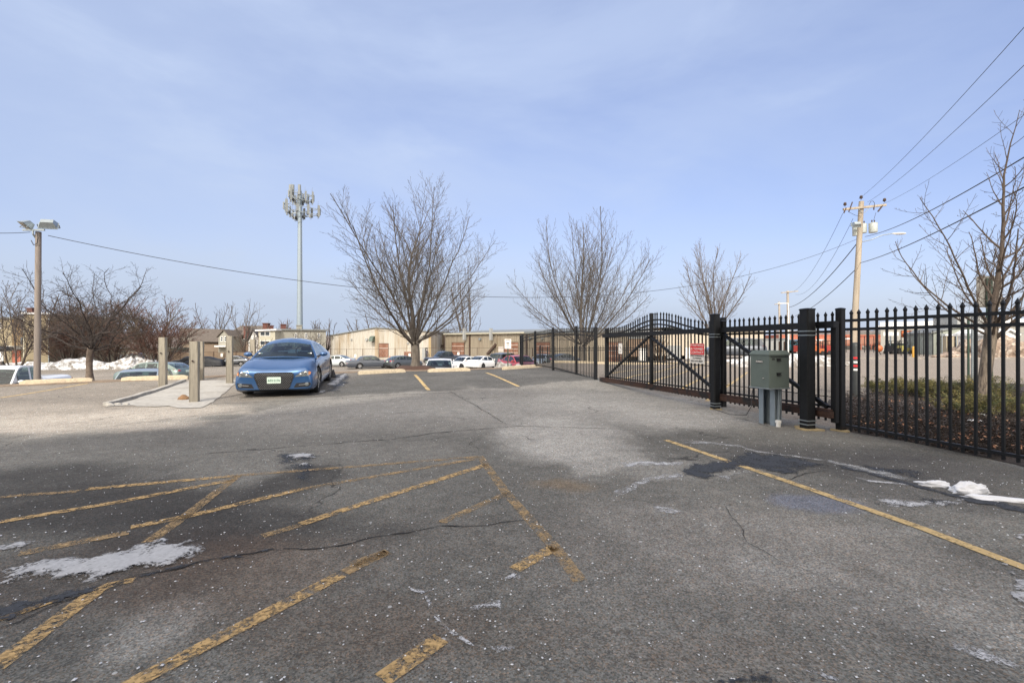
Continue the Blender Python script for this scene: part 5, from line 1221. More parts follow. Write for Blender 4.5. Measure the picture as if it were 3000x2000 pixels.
# ---------------------------------------------------------------- bare trees
def env_cut(p, d, L, c, rad):
    q = Vector(((p.x-c.x)/rad.x, (p.y-c.y)/rad.y, (p.z-c.z)/rad.z)); e = Vector((d.x/rad.x, d.y/rad.y, d.z/rad.z))
    a = e.dot(e); b = q.dot(e); cc = q.dot(q)-1; D = b*b-a*cc
    if D <= 0: return L*.4
    t = (-b+math.sqrt(D))/a
    return max(min(L, t), L*.15)
def tree(name, label, px, d, H, R, mtr, group=None, seed=1, trunk_r=.2, fork=.22, limbs=7, lean=(0,0), el=(28,86), zc=None, zr=None, sp=(.34,.20,.15), ratio=(.55,.5,.45), lev=3, twig=.006, trop=.05, wob=.10,
         leader=True, stems=None, base=None, crown_m=None, knob=0, seglen=.35, cang=(28,55), z=None, taper=.6, limbr=.42, lenr=(.85,1.05), flat=1.0, extra=None, limb0=(.42,.60)):
    x = PX(px, d); y = d; z0 = gz(x, y) if z is None else z; rnd = random.Random(seed)
    root = thing(name, (x, y, z0), label, 'tree', group)
    tr = MB(); cr = MB(); zf = H*fork; zc = H*.56 if zc is None else zc; zr = H-zc if zr is None else zr
    C = Vector((lean[0]*.6, lean[1]*.6, zc)); RAD = Vector((R, R*flat, zr))
    def grow(p, dr, L, r, level, mb, rend=None):
        n = max(3, min(14, int(L/seglen)+2)); st = L/n; pts = [p.copy()]; rs = [r]; rend = rend or max(twig*.6, r*(.22 if level < 2 else .35)); dd = dr.normalized()
        for i in range(n):
            dd = (dd+Vector((rnd.gauss(0, wob), rnd.gauss(0, wob), rnd.gauss(0, wob*.8)+trop*(1+.8*level)))).normalized()
            pts.append(pts[-1]+dd*st); rs.append(r+(rend-r)*((i+1)/n)**taper)
        mb.tube(pts, rs, 8 if r > .06 else (5 if r > .02 else 3), cap=False)
        if level >= lev:
            if knob: 
                q = pts[-1]; k = knob
                mb.add([q+Vector((k,0,0)), q+Vector((0,k,0)), q+Vector((-k,0,0)), q+Vector((0,-k,0)), q+Vector((0,0,k*1.5)), q+Vector((0,0,-k))], [(0,1,4),(1,2,4),(2,3,4),(3,0,4),(1,0,5),(2,1,5),(3,2,5),(0,3,5)])
            return
        s = sp[min(level, len(sp)-1)]; t = L*(.16 if level else .12)+rnd.random()*s; az = rnd.random()*6.28
        while t < L*.985:
            f = t/L*n; i = min(n-1, int(f)); q = pts[i].lerp(pts[i+1], f-i); ax = (pts[i+1]-pts[i]).normalized(); rr = rs[i]+(rs[i+1]-rs[i])*(f-i)
            az += 2.4+rnd.gauss(0, .35); u = ax.cross(Vector((0,0,1))); u = u.normalized() if u.length > .05 else Vector((1,0,0)); v = ax.cross(u)
            an = math.radians(rnd.uniform(*cang)); cd = ax*math.cos(an)+(u*math.cos(az)+v*math.sin(az))*math.sin(an)
            cl = L*ratio[min(level, len(ratio)-1)]*(1-.62*t/L)*rnd.uniform(.65,1.15); cl = env_cut(q, cd, cl, C, RAD)*rnd.uniform(.9,1.04)
            if cl > .05: grow(q, cd, cl, min(rr*.72, max(twig, r*limbr*(1-.45*t/L))), level+1, cr)
            t += s*rnd.uniform(.7,1.35)
    if stems:                                            # many stems from the ground
        for i in range(stems):
            a = 6.28*i/stems+rnd.random()*.6; e = math.radians(rnd.uniform(*el)); dr = Vector((math.cos(a)*math.cos(e), math.sin(a)*math.cos(e), math.sin(e)))
            p = Vector((math.cos(a)*.25*R*.3, math.sin(a)*.25*R*.3, -.1)); L = env_cut(p, dr, H*1.2, C, RAD)*rnd.uniform(*lenr)
            grow(p, dr, L, trunk_r*rnd.uniform(.6,1), 0, tr)
    else:
        n = 7; pts = []; rs = []
        for i in range(n+1):
            t = i/n; pts.append(Vector((lean[0]*t*t*fork*1.5+.02*math.sin(t*5+seed), lean[1]*t*fork, -.15+(zf+.15)*t))); rs.append(trunk_r*(1.32-.5*min(1, t*3.2)+ (.06*t)))
        tr.tube(pts, rs, 14, cap=True); top = pts[-1]
        if leader:
            L = (H-zf)*.97; grow(top-Vector((0,0,.1)), Vector((lean[0]*.1, lean[1]*.1, 1)), L, rs[-1]*.72, 0, cr, twig)
        for i in range(limbs):
            a = seed+i*2.4+rnd.uniform(-.25,.25); e = math.radians(el[0]+(el[1]-el[0])*((i+.3+.4*rnd.random())/limbs)**1.12); dr = Vector((math.cos(a)*math.cos(e), math.sin(a)*math.cos(e), math.sin(e)))
            p = top+Vector((0,0,-zf*.22*((i*.37) % 1))); L = env_cut(p, dr, H*1.2, C, RAD)*rnd.uniform(*lenr)
            grow(p, dr, L, rs[-1]*rnd.uniform(*limb0), 0, cr)
    if extra: extra(grow, cr, pts[-1])
    o = obj('trunk', tr, mtr, root, smooth=180); c = obj('crown', cr, crown_m or M['twig'], root); return root
M['youngbark'] = mat('young_maple_bark', (.19,.155,.12), .9, 0, .4, 26, bump=1.0, stretch=(1,1,.12), col2=(.07,.055,.045), c2=(.48,.58), c2scale=16)
MAPLE = dict(mtr=M['bark'], crown_m=M['twig'])
tree('maple_tree', 'big bare maple on the brown mound left of the parking stop, in the centre', 1217, 20.5, 8.75, 4.75, seed=12, trunk_r=.215, fork=.13, limbs=14, el=(12,76), zc=4.1, zr=4.7, sp=(.31,.18,.14), ratio=(.56,.52,.46), lev=3, twig=.0068, trop=.035, wob=.06, limbr=.36, limb0=(.26,.42), group='bare maples in the lot', cang=(26,50), z=.25, **MAPLE)
tree('maple_tree', 'bare maple behind the arched gate, its trunk seen through the far fence', 1708, 29.5, 10.0, 6.0, seed=25, trunk_r=.23, fork=.13, limbs=15, el=(14,76), zc=4.6, zr=5.3, sp=(.34,.21,.17), ratio=(.50,.50,.46), lev=3, twig=.0085, trop=.045, wob=.05, limbr=.30, limb0=(.24,.38), group='bare maples in the lot', cang=(22,44), **MAPLE)
tree('maple_tree', 'slim bare maple rising behind the towing sign', 2093, 33, 9.2, 2.9, seed=5, trunk_r=.16, fork=.22, limbs=8, el=(40,85), zc=5.4, zr=3.9, sp=(.32,.22,.18), ratio=(.5,.5,.45), lev=3, twig=.0095, trop=.05, wob=.06, limbr=.32, group='bare maples in the lot', cang=(22,42), z=-.1, crown_m=mat('pale_twigs', (.12,.10,.088), .9), mtr=mat('pale_bark', (.30,.25,.21), .9, 0, .3, 8, bump=.4))
# young maple with swollen buds at the right, leaning trunk with a broken bark strip
def ym(grow, cr, top):
    pass
tree('young_maple', 'young bare maple with knobby buds and cracked leaning trunk at the right edge', 2882, 9.9, 6.55, 2.45, seed=42, trunk_r=.125, fork=.265, limbs=11, lean=(.55,.1), el=(12,62), zc=3.0, zr=3.5, sp=(.20,.11,.07), ratio=(.48,.36,.28), lev=3, twig=.0048, trop=.075, wob=.085, knob=.010, seglen=.18, limb0=(.28,.46),
     cang=(38,68), mtr=M['youngbark'], crown_m=mat('bud_twigs', (.085,.064,.05), .85, 0, .3, 6), z=.03, limbr=.42, lenr=(.85,1.05))
tree('crabapple_tree', 'crooked dark crabapple tree between the light pole and the silver estate car', 262, 17.2, 5.3, 3.0, seed=8, trunk_r=.12, fork=.24, limbs=13, el=(6,72), lean=(.15,0), zc=2.9, zr=2.15, sp=(.20,.13,.11), ratio=(.55,.52,.48), lev=3, twig=.0055, limb0=(.32,.50), limbr=.36, trop=.03, wob=.20, cang=(35,70), mtr=mat('flaky_bark', (.19,.15,.12), .95, 0, .45, 9, bump=.8, col2=(.13,.10,.08), c2=(.45,.55)), crown_m=M['darktwig'], z=-.05)
# reddish multi-stemmed trees beyond the snow bank
RB = dict(mtr=mat('brown_stems', (.08,.062,.052), .95), crown_m=M['redtwig'], group='broad reddish trees beyond the snow bank')
RT = dict(trunk_r=.15, stems=12, el=(48,84), sp=(.48,.32,.27), ratio=(.6,.55,.5), lev=3, twig=.028, limbr=.36, trop=.02, wob=.09, cang=(25,55), seglen=.8, **RB)
tree('spreading_tree', 'broad reddish tree with many stems between the timber posts and the crabapple', 462, 58, 9.4, 5.6, seed=31, zc=5.2, zr=4.3, **RT)
tree('spreading_tree', 'reddish tree with many stems right behind the crabapple tree', 330, 60, 9.2, 5.6, seed=32, zc=5.0, zr=4.2, **RT)
tree('spreading_tree', 'reddish tree left of the crabapple trunk, behind the snow bank', 205, 59, 9.0, 5.4, seed=33, zc=5.0, zr=4.0, **RT)
tree('spreading_tree', 'bare tree in front of the tan building at far left', 42, 52, 10.4, 5.6, seed=34, zc=5.8, zr=4.6, **dict(RT, stems=4, crown_m=mat('greybrown_twigs', (.08,.065,.058), .9)))
# trees among the houses
FT_ = dict(limbr=.34, mtr=RB['mtr'], crown_m=mat('far_twigs', (.10,.085,.075), .95, 0, .2, .5), group='bare trees among the houses', lev=3, twig=.026, trop=.04, wob=.08, seglen=.9, cang=(22,48))
tree('street_tree', 'bare tree standing over the grey house gable, left of the antenna mast', 716, 78, 11.0, 5.0, seed=51, trunk_r=.2, fork=.25, limbs=8, el=(35,80), sp=(.9,.6,.4), ratio=(.5,.45,.4), **FT_)
tree('street_tree', 'tall thin bare trees behind the brown roofed house', 632, 95, 12.0, 6.0, seed=52, trunk_r=.2, stems=7, el=(55,85), sp=(.9,.6,.45), ratio=(.45,.45,.4), **FT_)
tree('street_tree', 'twin trunked bare tree behind the warehouse, right of the big maple', 1362, 98, 16.5, 7.2, seed=53, trunk_r=.42, stems=3, el=(74,88), sp=(1.1,.7,.5), ratio=(.5,.45,.4), **FT_)
tree('street_tree', 'bare tree behind the warehouse roof, left of the big maple', 1075, 100, 9.6, 6.5, seed=54, trunk_r=.3, stems=6, el=(45,80), sp=(1.0,.7,.5), ratio=(.5,.45,.4), **FT_)
tree('street_tree', 'bare tree just left of the warehouse end', 945, 92, 8.6, 6.0, seed=55, trunk_r=.22, stems=8, el=(45,80), sp=(.9,.6,.45), ratio=(.5,.45,.4), **FT_)
tree('street_tree', 'round brown treetop behind the flat roofed apartments', 812, 110, 9.5, 6.5, seed=56, trunk_r=.22, stems=8, el=(40,80), sp=(.9,.55,.4), ratio=(.5,.45,.4), **dict(FT_, crown_m=M['redtwig']))
tree('street_tree', 'small bare tree among bushes by the tan building corner', 165, 64, 4.6, 3.2, seed=57, trunk_r=.1, stems=9, el=(35,75), sp=(.5,.35,.25), ratio=(.5,.45,.4), **dict(FT_, crown_m=M['redtwig']))
tree('street_tree', 'leafless tangle in front of the grey house', 742, 74, 5.0, 4.0, seed=58, trunk_r=.1, stems=9, el=(35,75), sp=(.5,.35,.25), ratio=(.5,.45,.4), **dict(FT_, crown_m=M['redtwig']))
tree('street_tree', 'leafless bush between the grey flats and the warehouse', 905, 80, 6.0, 4.0, seed=59, trunk_r=.1, stems=9, el=(40,80), sp=(.5,.35,.25), ratio=(.5,.45,.4), **FT_)
tree('street_tree', 'leafless bushes left of the brown roofed house', 505, 82, 6.0, 5.0, seed=60, trunk_r=.1, stems=9, el=(40,80), sp=(.6,.4,.3), ratio=(.5,.45,.4), **FT_)
tree('evergreen_shrub', 'dark ragged evergreen shrub behind the gate brace', 1935, 31, 2.6, 1.1, seed=61, trunk_r=.05, stems=14, el=(35,85), sp=(.2,.12,.1), ratio=(.5,.45,.4), lev=2, twig=.012, mtr=RB['mtr'], crown_m=mat('dry_shrub', (.09,.055,.03), .9, 0, .4, 3), cang=(25,60))
M['dirtysnow'] = mat('gritty_snow', (.36,.355,.35), .85, 0, .3, 12, bump=.9, bscale=20, col2=(.17,.15,.13), c2=(.45,.6), c2scale=5)
# mulch mound under the big maple
x, y = PX(1217, 20.5), 20.5; lump('mulch_mound', (x, y-.1, .0), (1.15,.9,.34), M['mound'], 5, 4, .16, -.3, label='brown mulch mound at the foot of the big maple', cat='mulch')
x, y = PX(1476, 22.4), 22.4; lump('snow_heap', (x, y, -.15), (.60,.4,.50), M['dirtysnow'], 12, 4, .4, -.3, label='dirty snow heap at the foot of the small sign post', cat='snow')
x, y = PX(1500, 22.5), 22.5; lump('snow_heap', (x+.3, y, -.1), (.50,.35,.32), M['dirtysnow'], 15, 4, .5, -.3, label='lower dirty snow heap right of the sign post', cat='snow')
# snow bank along the far side of the lower lot
R = random.Random(3)
for i, (px, d, rx, rz) in enumerate([(20,60,4,0.78),(110,58,3.6,0.86),(185,56,3.2,1.17),(235,56,2.8,1.33),(290,56.5,3.0,1.01),(345,57,2.8,1.17),(372,57,1.8,1.48),(425,58,2.6,1.48),(462,58,2.2,1.17),(510,60,2.4,0.78),(135,57,2.4,0.94)]):
    x = PX(px, d); lump('snow_bank', (x, d, gz(x, d)-.2), (rx, 1.8, rz), M['snow'], 20+i, 4, .42, -.3, label=['snow bank in front of the dish at far left','low snow bank before the tan building','snow bank left of the crabapple trunk','snow bank directly left of the crabapple trunk','snow bank right of the crabapple trunk','snow bank left of the small black vehicle','pointed snow pile beside the small black vehicle','tall snow pile right of the small black vehicle','snow pile above the silver estate car','last small snow pile behind the timber posts','snow bank behind the light pole'][i], cat='snow', group='snow banks beyond the lower lot')
for px, d, rx, rz, lb in ((2290,26,2.3,.75,'white snow bank beyond the gate, left of the thick strapped post'),(2370,27,2.0,.6,'white snow bank beyond the gate, right of the thick strapped post'),(2170,30,1.6,.35,'low snow bank behind the gate brace')):
    x = PX(px, d); lump('snow_bank', (x, d, gz(x, d)-.05), (rx, .9, rz), M['snow'], px, 4, .42, -.2, label=lb, cat='snow', group='snow banks beyond the gate')
# ---------------------------------------------------------------- buildings
M['siding'] = corrugated('white_metal_siding', (.44,.415,.365), (.31,.25,.175), .45)
M['siding2'] = corrugated('tan_metal_siding', (.27,.232,.175), (.23,.19,.14), .40)
M['siding3'] = corrugated('pale_block_siding', (.50,.44,.36), (.42,.36,.28), 2.4, .8)
M['browndoor'] = mat('brown_overhead_door', (.17,.075,.045), .7, 0, .15, 2, col2=(.23,.12,.08), c2=(.45,.55))
M['tanwall'] = mat('tan_clapboard', (.24,.20,.13), .85, 0, .12, 2); M['greywall'] = mat('grey_clapboard', (.30,.29,.25), .85, 0, .1, 2)
M['creamwall'] = mat('cream_wall', (.42,.40,.32), .85, 0, .1, 2); M['orange'] = mat('orange_paint', (.42,.12,.04), .5, 0, .2, 4)
M['redb'] = mat('red_brick_wall', (.40,.135,.085), .85, 0, .2, 3, col2=(.30,.10,.07)); M['ltroof'] = mat('white_roof_sheet', (.72,.72,.72), .6, 0, .05, 1)
M['greybldg'] = mat('grey_metal_wall', (.30,.31,.31), .7, 0, .1, 2); M['winglass'] = mat('house_window_glass', (.05,.06,.07), .1, 0, .3, 3)
class Bld:
    def __init__(s, name, label, px0, d0, px1, d1, py_t0, py_t1, depth, wallm, roofm=None, cat='building', group=None, zb=None, eave=.25, gable=None, z0=None):
        s.a = Vector((PX(px0, d0), d0, 0)); s.b = Vector((PX(px1, d1), d1, 0)); s.t = (s.b-s.a).normalized(); s.L = (s.b-s.a).length
        s.n = Vector((s.t.y, -s.t.x, 0)); s.g = (gz(s.a.x, s.a.y)-.3) if z0 is None else z0
        s.root = thing(name, (s.a.x, s.a.y, s.g), label, cat, group, math.atan2(s.t.y, s.t.x)); s.zt = (PZ(py_t0, d0)-s.g, PZ(py_t1, d1)-s.g); s.dep = depth
        mb = MB(); z0_, z1_ = s.zt
        P = [(0,0,0),(s.L,0,0),(s.L,depth,0),(0,depth,0),(0,0,z0_),(s.L,0,z1_),(s.L,depth,z1_),(0,depth,z0_)]
        if gable is None: mb.add(P, [(0,3,2,1),(4,5,6,7),(0,1,5,4),(1,2,6,5),(2,3,7,6),(3,0,4,7)])
        else:                                            # front gable: peak at fraction and height
            f, pz = gable; P += [(s.L*f,0,pz),(s.L*f,depth,pz)]
            mb.add(P, [(0,3,2,1),(0,1,5,8,4),(2,3,7,9,6),(1,2,6,5),(3,0,4,7),(4,8,9,7),(8,5,6,9)])
        s.wall = obj('wall', mb, wallm, s.root, fix=True)
        rm = roofm or M['roof']; rb = MB(); e = eave
        if gable is None: rb.add([(-e,-e,z0_+.003),(s.L+e,-e,z1_+.003),(s.L+e,depth+e,z1_+.003),(-e,depth+e,z0_+.003),(-e,-e,z0_+.25),(s.L+e,-e,z1_+.25),(s.L+e,depth+e,z1_+.25),(-e,depth+e,z0_+.25)], [(0,3,2,1),(4,5,6,7),(0,1,5,4),(1,2,6,5),(2,3,7,6),(3,0,4,7)])
        else:
            f, pz = gable
            for (xa, za, xb, zb_) in ((-e, z0_-.02, s.L*f, pz+.02), (s.L*f, pz+.02, s.L+e, z1_-.02)):
                rb.add([(xa,-e,za+.01),(xb,-e,zb_+.01),(xb,depth+e,zb_+.01),(xa,depth+e,za+.01),(xa,-e,za+.18),(xb,-e,zb_+.18),(xb,depth+e,zb_+.18),(xa,depth+e,za+.18)], [(0,3,2,1),(4,5,6,7),(0,1,5,4),(1,2,6,5),(2,3,7,6),(3,0,4,7)])
        s.roof = obj('roof', rb, rm, s.root, fix=True)
    def u(s, px):                                        # metres along the front wall under a photo column
        k = (px-1500)/F; return (k*s.a.y-s.a.x)/(s.t.x-k*s.t.y)
    def z(s, py, u): return PZ(py, s.a.y+s.t.y*u)-s.g
    def item(s, name, px0, py0, px1, py1, m, d0=-.02, d1=.06, parent=None):
        u0, u1 = s.u(px0), s.u(px1); zt, zb = s.z(py0, u0), s.z(py1, u0)
        return obj(name, MB().box(((u0+u1)/2, -(d0+d1)/2, (zt+zb)/2), (u1-u0, d1-d0, zt-zb)), m, parent or s.root)
    def win(s, px0, py0, px1, py1, fm=None):
        w_ = s.item('window', px0, py0, px1, py1, fm or M['white'], -.01, .05); dx = (px1-px0)*.16; dy = (py1-py0)*.12
        s.item('pane', px0+dx, py0+dy, px1-dx, (py0+py1)/2-dy*.4, M['winglass'], .03, .058, w_); s.item('pane', px0+dx, (py0+py1)/2+dy*.4, px1-dx, py1-dy, M['winglass'], .03, .058, w_); return w_
    def door(s, px0, py0, px1, py1, stripes=2):
        fr = s.item('door_frame', px0-1.4, py0-1.6, px1+.6, py1, M['browntrim'], -.01, .07)
        o = s.item('overhead_door', px0, py0, px1, py1, M['browndoor'], .0, .09)
        for i in range(stripes):
            yy = py0+(py1-py0)*(i+.6)/(stripes+.9); s.item('window_strip', px0+.8, yy, px1-.8, yy+1.2, M['paleglass'], .05, .10, o)
        return o
    def chimney(s, px, py_t, wd=.7, m=None):
        u0 = s.u(px); zt = s.z(py_t, u0); zb = min(s.zt)-.2; return obj('chimney', MB().box((u0, s.dep*.35, (zt+zb)/2), (wd, wd, zt-zb)).box((u0, s.dep*.35, zt+.06), (wd*1.25, wd*1.25, .12)), m or M['brick'], s.roof)
M['browntrim'] = mat('brown_trim', (.06,.035,.025), .7); M['paleglass'] = mat('pale_glazing', (.50,.46,.42), .3)
M['awning'] = mat('green_awning', (.08,.11,.09), .6)
# warehouse, left gabled wing
W1 = Bld('warehouse', 'streaked white metal warehouse wing with a low gable and a brown door', 968, 86, 1263, 84, 984, 973, 22, M['siding'], cat='warehouse', gable=(.46, PZ(961, 85)+1.95+.0), z0=-1.95)
W1.door(1111, 1007, 1138, 1046, 1)
W1.item('door', 1184, 1030, 1206, 1048, M['browndoor']); W1.item('door', 1237, 1019, 1244.6, 1051, M['greybldg']); W1.item('doorway', 1245.6, 1018, 1253, 1052, M['ink'], -.02, .015)
W1.item('corner_trim', 1256, 976, 1263, 1052, mat('ochre_trim', (.33,.25,.14), .7), .0, .08)
for p in ((1029,992,1032,997),(1072,991,1078,998),(1237,985,1241,990),(1193,1003,1197,1007)): W1.item('wall_lamp', *p, M['greybldg'], .0, .3)
def hood(b, px0, px1, py0, py1, m):
    u0, u1 = b.u(px0), b.u(px1); zt, zb = b.z(py0, u0), b.z(py1, u0); mb = MB(); n = 6; ring = []
    for i in range(n+1):
        a = math.pi/2*i/n; ring.append((-(1.3*math.sin(a)) , zb+(zt-zb)*math.cos(a)))
    for x_ in (u0, u1):
        for y_, z_ in ring: mb.v.append((x_, y_, z_))
        mb.v.append((x_, 0, zb))
    k = n+2
    mb.f = [(i, i+1, k+i+1, k+i) for i in range(n)]+[tuple(range(k)), tuple(k+i for i in reversed(range(k)))]
    return obj('awning', mb, m, b.root, fix=True)
hood(W1, 1088, 1099, 984, 1000, M['awning'])
W1.item('water_stain_panel', 1098, 965, 1108, 1050, mat('rust_streaked_panel', (.33,.26,.18), .7, 0, .3, 1.5, stretch=(1,1,.1)), .0, .012)
# recess
W2 = Bld('warehouse', 'dark tan recessed middle part of the warehouse with a white notice', 1263, 92, 1304, 92, 974, 975, 14, M['siding2'], cat='warehouse', z0=-1.95)
W2.item('notice_board', 1275, 1019, 1287, 1030, M['sign_white'], .0, .1); W2.item('door', 1288, 1014, 1296, 1048, M['greybldg'], .0, .06); W2.item('canopy', 1283, 1010, 1300, 1014, M['browntrim'], .0, 1.0)
W2.item('downpipe', 1300, 975, 1303, 1050, M['browntrim'], .0, .2)
# long right wing coming towards the viewer
W3 = Bld('warehouse', 'long tan metal warehouse wing with brown overhead doors and grey roof edge', 1305, 88, 1838, 62, 979, 974, 26, M['siding2'], cat='warehouse', z0=-1.95, eave=.35)
rb = MB(); z0_, z1_ = W3.zt; rb.add([(-.4,-.4,z0_+.252),(W3.L+.4,-.4,z1_+.252),(W3.L+.4,13,z1_+1.1),(-.4,13,z0_+1.1),(W3.L+.4,27,z1_+.252),(-.4,27,z0_+.252)], [(0,1,2,3),(3,2,4,5)])
obj('roof_slope', rb, M['roof'], W3.roof)
W3.item('gutter', 1305, 977, 1540, 980.5, M['creamwall'], .36, .5)
W3.door(1325.5, 1004, 1360.5, 1045); W3.door(1478.5, 1003, 1518.5, 1046, 3); W3.door(1571, 1003, 1612, 1050, 2); W3.door(1782, 1003, 1822, 1060, 3)
W3.item('window', 1461, 1015, 1476, 1031, M['paleglass'], .0, .08)
for px in (1377, 1457, 1544, 1620, 1700): W3.item('downpipe', px-1, 981, px+1.2, 1052, M['browntrim'] if px in (1377, 1544) else M['siding2'], .0, .25)
for px, py0, py1 in ((1368, 962, 996), (1446, 962, 996)): W3.item('vent_pipe', px-2, py0, px+2, py1, M['greybldg'], .35, .9)
for p in ((1406,990,1411,996),(1553,988,1559,994),(1589,990,1593,994)): W3.item('wall_lamp', *p, M['galv'], .0, .35)
u0, u1 = W3.u(1457), W3.u(1431); obj('slanting_duct', MB().beam((u0, -.3, W3.z(1008, u0)), (u1, -.3, W3.z(1037, u1)), .35, .35), M['browntrim'], W3.root)
# brown block and pale building behind the gate
W4 = Bld('brick_shed', 'brown shed with a white garage door behind the gate frame', 1840, 58, 1912, 57, 985, 985, 10, mat('brown_block_wall', (.17,.12,.085), .9, 0, .2, 2), z0=-.4)
W4.item('overhead_door', 1872, 1020, 1898, 1058, M['white'], .0, .06); W4.item('trim_band', 1840, 985, 1912, 992, M['roof'], .0, .08)
W5 = Bld('industrial_hall', 'long pale beige industrial hall behind the towing sign', 1912, 62, 2240, 66, 974, 970, 18, M['siding3'], M['ltroof'], z0=-.4)
W5.item('overhead_door', 2006, 1018, 2030, 1052, M['white'], .0, .06); W5.item('panel', 1955, 1012, 1996, 1050, M['greybldg'], .0, .06)
for px in (1935, 2075): W5.item('downpipe', px, 976, px+2, 1054, M['galv'], .0, .2)
# yard sheds and stores seen through the gate
W6 = Bld('storage_yard_wall', 'grey container stack and mesh wall beyond the snow bank', 2190, 56, 2310, 58, 998, 996, 3, M['greybldg'], z0=-.3, eave=.05)
for i in range(8): W6.item('rib', 2194+i*14.5, 1000, 2196+i*14.5, 1045, M['browntrim'], .0, .12)
W7 = Bld('brick_store', 'long low red brick store with a white banner at right', 2285, 92, 2640, 88, 984, 984, 20, M['redb'], M['redb'], z0=-1.0, eave=.05)
W7.item('shopfront', 2320, 1012, 2600, 1034, mat('dark_shopfront', (.06,.055,.05), .4, 0, .4, .6, col2=(.3,.28,.25), c2=(.55,.6)), .0, .05)
for i in range(9): W7.item('pillar', 2340+i*30, 1008, 2343+i*30, 1036, M['redb'], .05, .2)
W7.item('fascia', 2285, 992, 2640, 1008, mat('orange_red_fascia', (.33,.15,.10), .7), .0, .14); W7.item('banner', 2470, 990, 2500, 994, M['white'], .14, .2); W7.item('banner', 2390, 994, 2412, 998, M['white'], .14, .2)
W8 = Bld('depot_building', 'long depot with a bright white roof band above the fence rails', 2580, 72, 3080, 60, 958, 950, 18, mat('pale_grey_wall', (.34,.33,.30), .8), M['ltroof'], z0=-.4)
W8.item('roof_band', 2580, 944, 3080, 957, M['ltroof'], .26, .5)
W9 = Bld('storage_shed', 'grey green gabled shed with concrete bays behind the dirt heap', 2735, 50, 2905, 48, 976, 972, 9, mat('sage_shed_wall', (.27,.29,.25), .8, 0, .1, 2), z0=-.3, gable=(.5, PZ(958, 49)+.3))
W9.item('concrete_bay', 2758, 985, 2880, 1038, mat('tan_block', (.42,.36,.26), .9, 0, .1, 2), .0, 1.2); W9.item('roof_strip', 2755, 979, 2882, 984, M['white'], .0, 1.3)
for i in range(6): W9.item('bay_post', 2762+i*20, 984, 2764+i*20, 1036, M['black'], 1.2, 1.35)
W10 = Bld('silo_tank', 'pale grey square hopper rising above the fence rail at right', 2805, 52, 2885, 52, 928, 926, 3, M['greybldg'], M['greybldg'], z0=-.3, eave=.05)
for px in (2820, 2838, 2856): W10.item('rib', px, 930, px+2, 1000, M['galv'], .0, .12)
W11 = Bld('white_shed', 'small white gabled shed right of the leaning trunk', 2930, 42, 2975, 42, 982, 982, 4, M['white'], M['ltroof'], z0=-.3, gable=(.5, PZ(968, 42)+.3))
W11.item('sign', 2955, 998, 2959, 1002, M['ink'], .0, .03)
# houses at the left
H1 = Bld('apartment_house', 'three storey tan apartment house at the far left', -60, 62, 68, 62, 934, 934, 10, M['tanwall'], cat='house', z0=-2.1)
H1b = Bld('apartment_house', 'projecting tan wing of the apartment house behind the light pole', 69, 60, 145, 60, 920, 922, 10, M['tanwall'], mat('silver_eave', (.45,.46,.47), .6), cat='house', z0=-2.1)
H1.chimney(15, 899, .8); H1.item('balcony_shadow_panel', 36, 935, 66, 1012, mat('brown_recess', (.16,.11,.06), .9), .0, .03); H1.item('porch_roof', 30, 1013, 68, 1022, M['white'], .0, 1.6); H1.item('porch_post', 33, 1022, 36, 1066, M['white'], 1.2, 1.4); H1.item('porch_wall', 38, 1026, 62, 1066, M['redb'], .0, .1)
H1.win(-3, 945, 4, 962); H1.item('window', 62, 945, 67, 965, M['winglass'], .0, .08); H1.item('window', 62, 988, 67, 1010, M['winglass'], .0, .08); H1b.item('corner_board', 69, 925, 72, 1066, M['creamwall'], .0, .05)
H1b.item('downpipe', 143, 925, 145, 1062, M['galv'], .0, .08)
G1 = Bld('low_garage', 'low cream garage with a snowy roof behind the crabapple', 178, 72, 262, 72, 1026, 1022, 8, M['creamwall'], M['snow'], cat='house', z0=-2.1, eave=.4)
G1.item('garage_door', 212, 1038, 254, 1058, M['greybldg'], .0, .05); G1.item('sign', 230, 1041, 250, 1056, M['white'], .05, .09); G1.item('window', 192, 1047, 195, 1057, M['winglass'], .0, .05)
G2 = Bld('low_garage', 'long low grey garages with roller doors behind the snow piles', 262, 76, 490, 78, 1024, 1024, 9, M['greywall'], mat('greenish_roof', (.13,.15,.12), .9, 0, .15, 1), cat='house', z0=-2.1, eave=.3)
G2.item('garage_door', 341, 1039, 385, 1058, M['greybldg'], .0, .05); G2.item('trim', 330, 1030, 412, 1037, M['creamwall'], .0, .06); G2.item('garage_door', 290, 1038, 325, 1058, M['browntrim'], .0, .05)
H2 = Bld('house', 'brown roofed house behind the nearest timber post', 532, 86, 665, 90, 1004, 1006, 9, mat('brown_house_wall', (.26,.20,.15), .9, 0, .12, 1), M['shingle'], cat='house', z0=-2.1, eave=.2)
def pitched(b, ph, m, ov=.5):
    z0_, z1_ = b.zt; L, D = b.L, b.dep; mb = MB()
    mb.add([(-ov,-ov,z0_+.26),(L+ov,-ov,z1_+.26),(L+ov,D/2,z1_+ph),(-ov,D/2,z0_+ph),(L+ov,D+ov,z1_+.26),(-ov,D+ov,z0_+.26)], [(0,1,2,3),(3,2,4,5),(0,3,5),(1,4,2),(0,5,4,1)])
    return obj('roof_slope', mb, m, b.roof, fix=True)
pitched(H2, 2.9, M['shingle']); H2.item('gable_wall', 532, 990, 562, 1004, M['greywall'], -.1, .02)
H3 = Bld('house', 'narrow grey gabled house with a red chimney behind the timber post', 640, 84, 672, 84, 988, 988, 10, M['greywall'], M['shingle'], cat='house', z0=-2.1, gable=(.5, PZ(968, 84)+2.1))
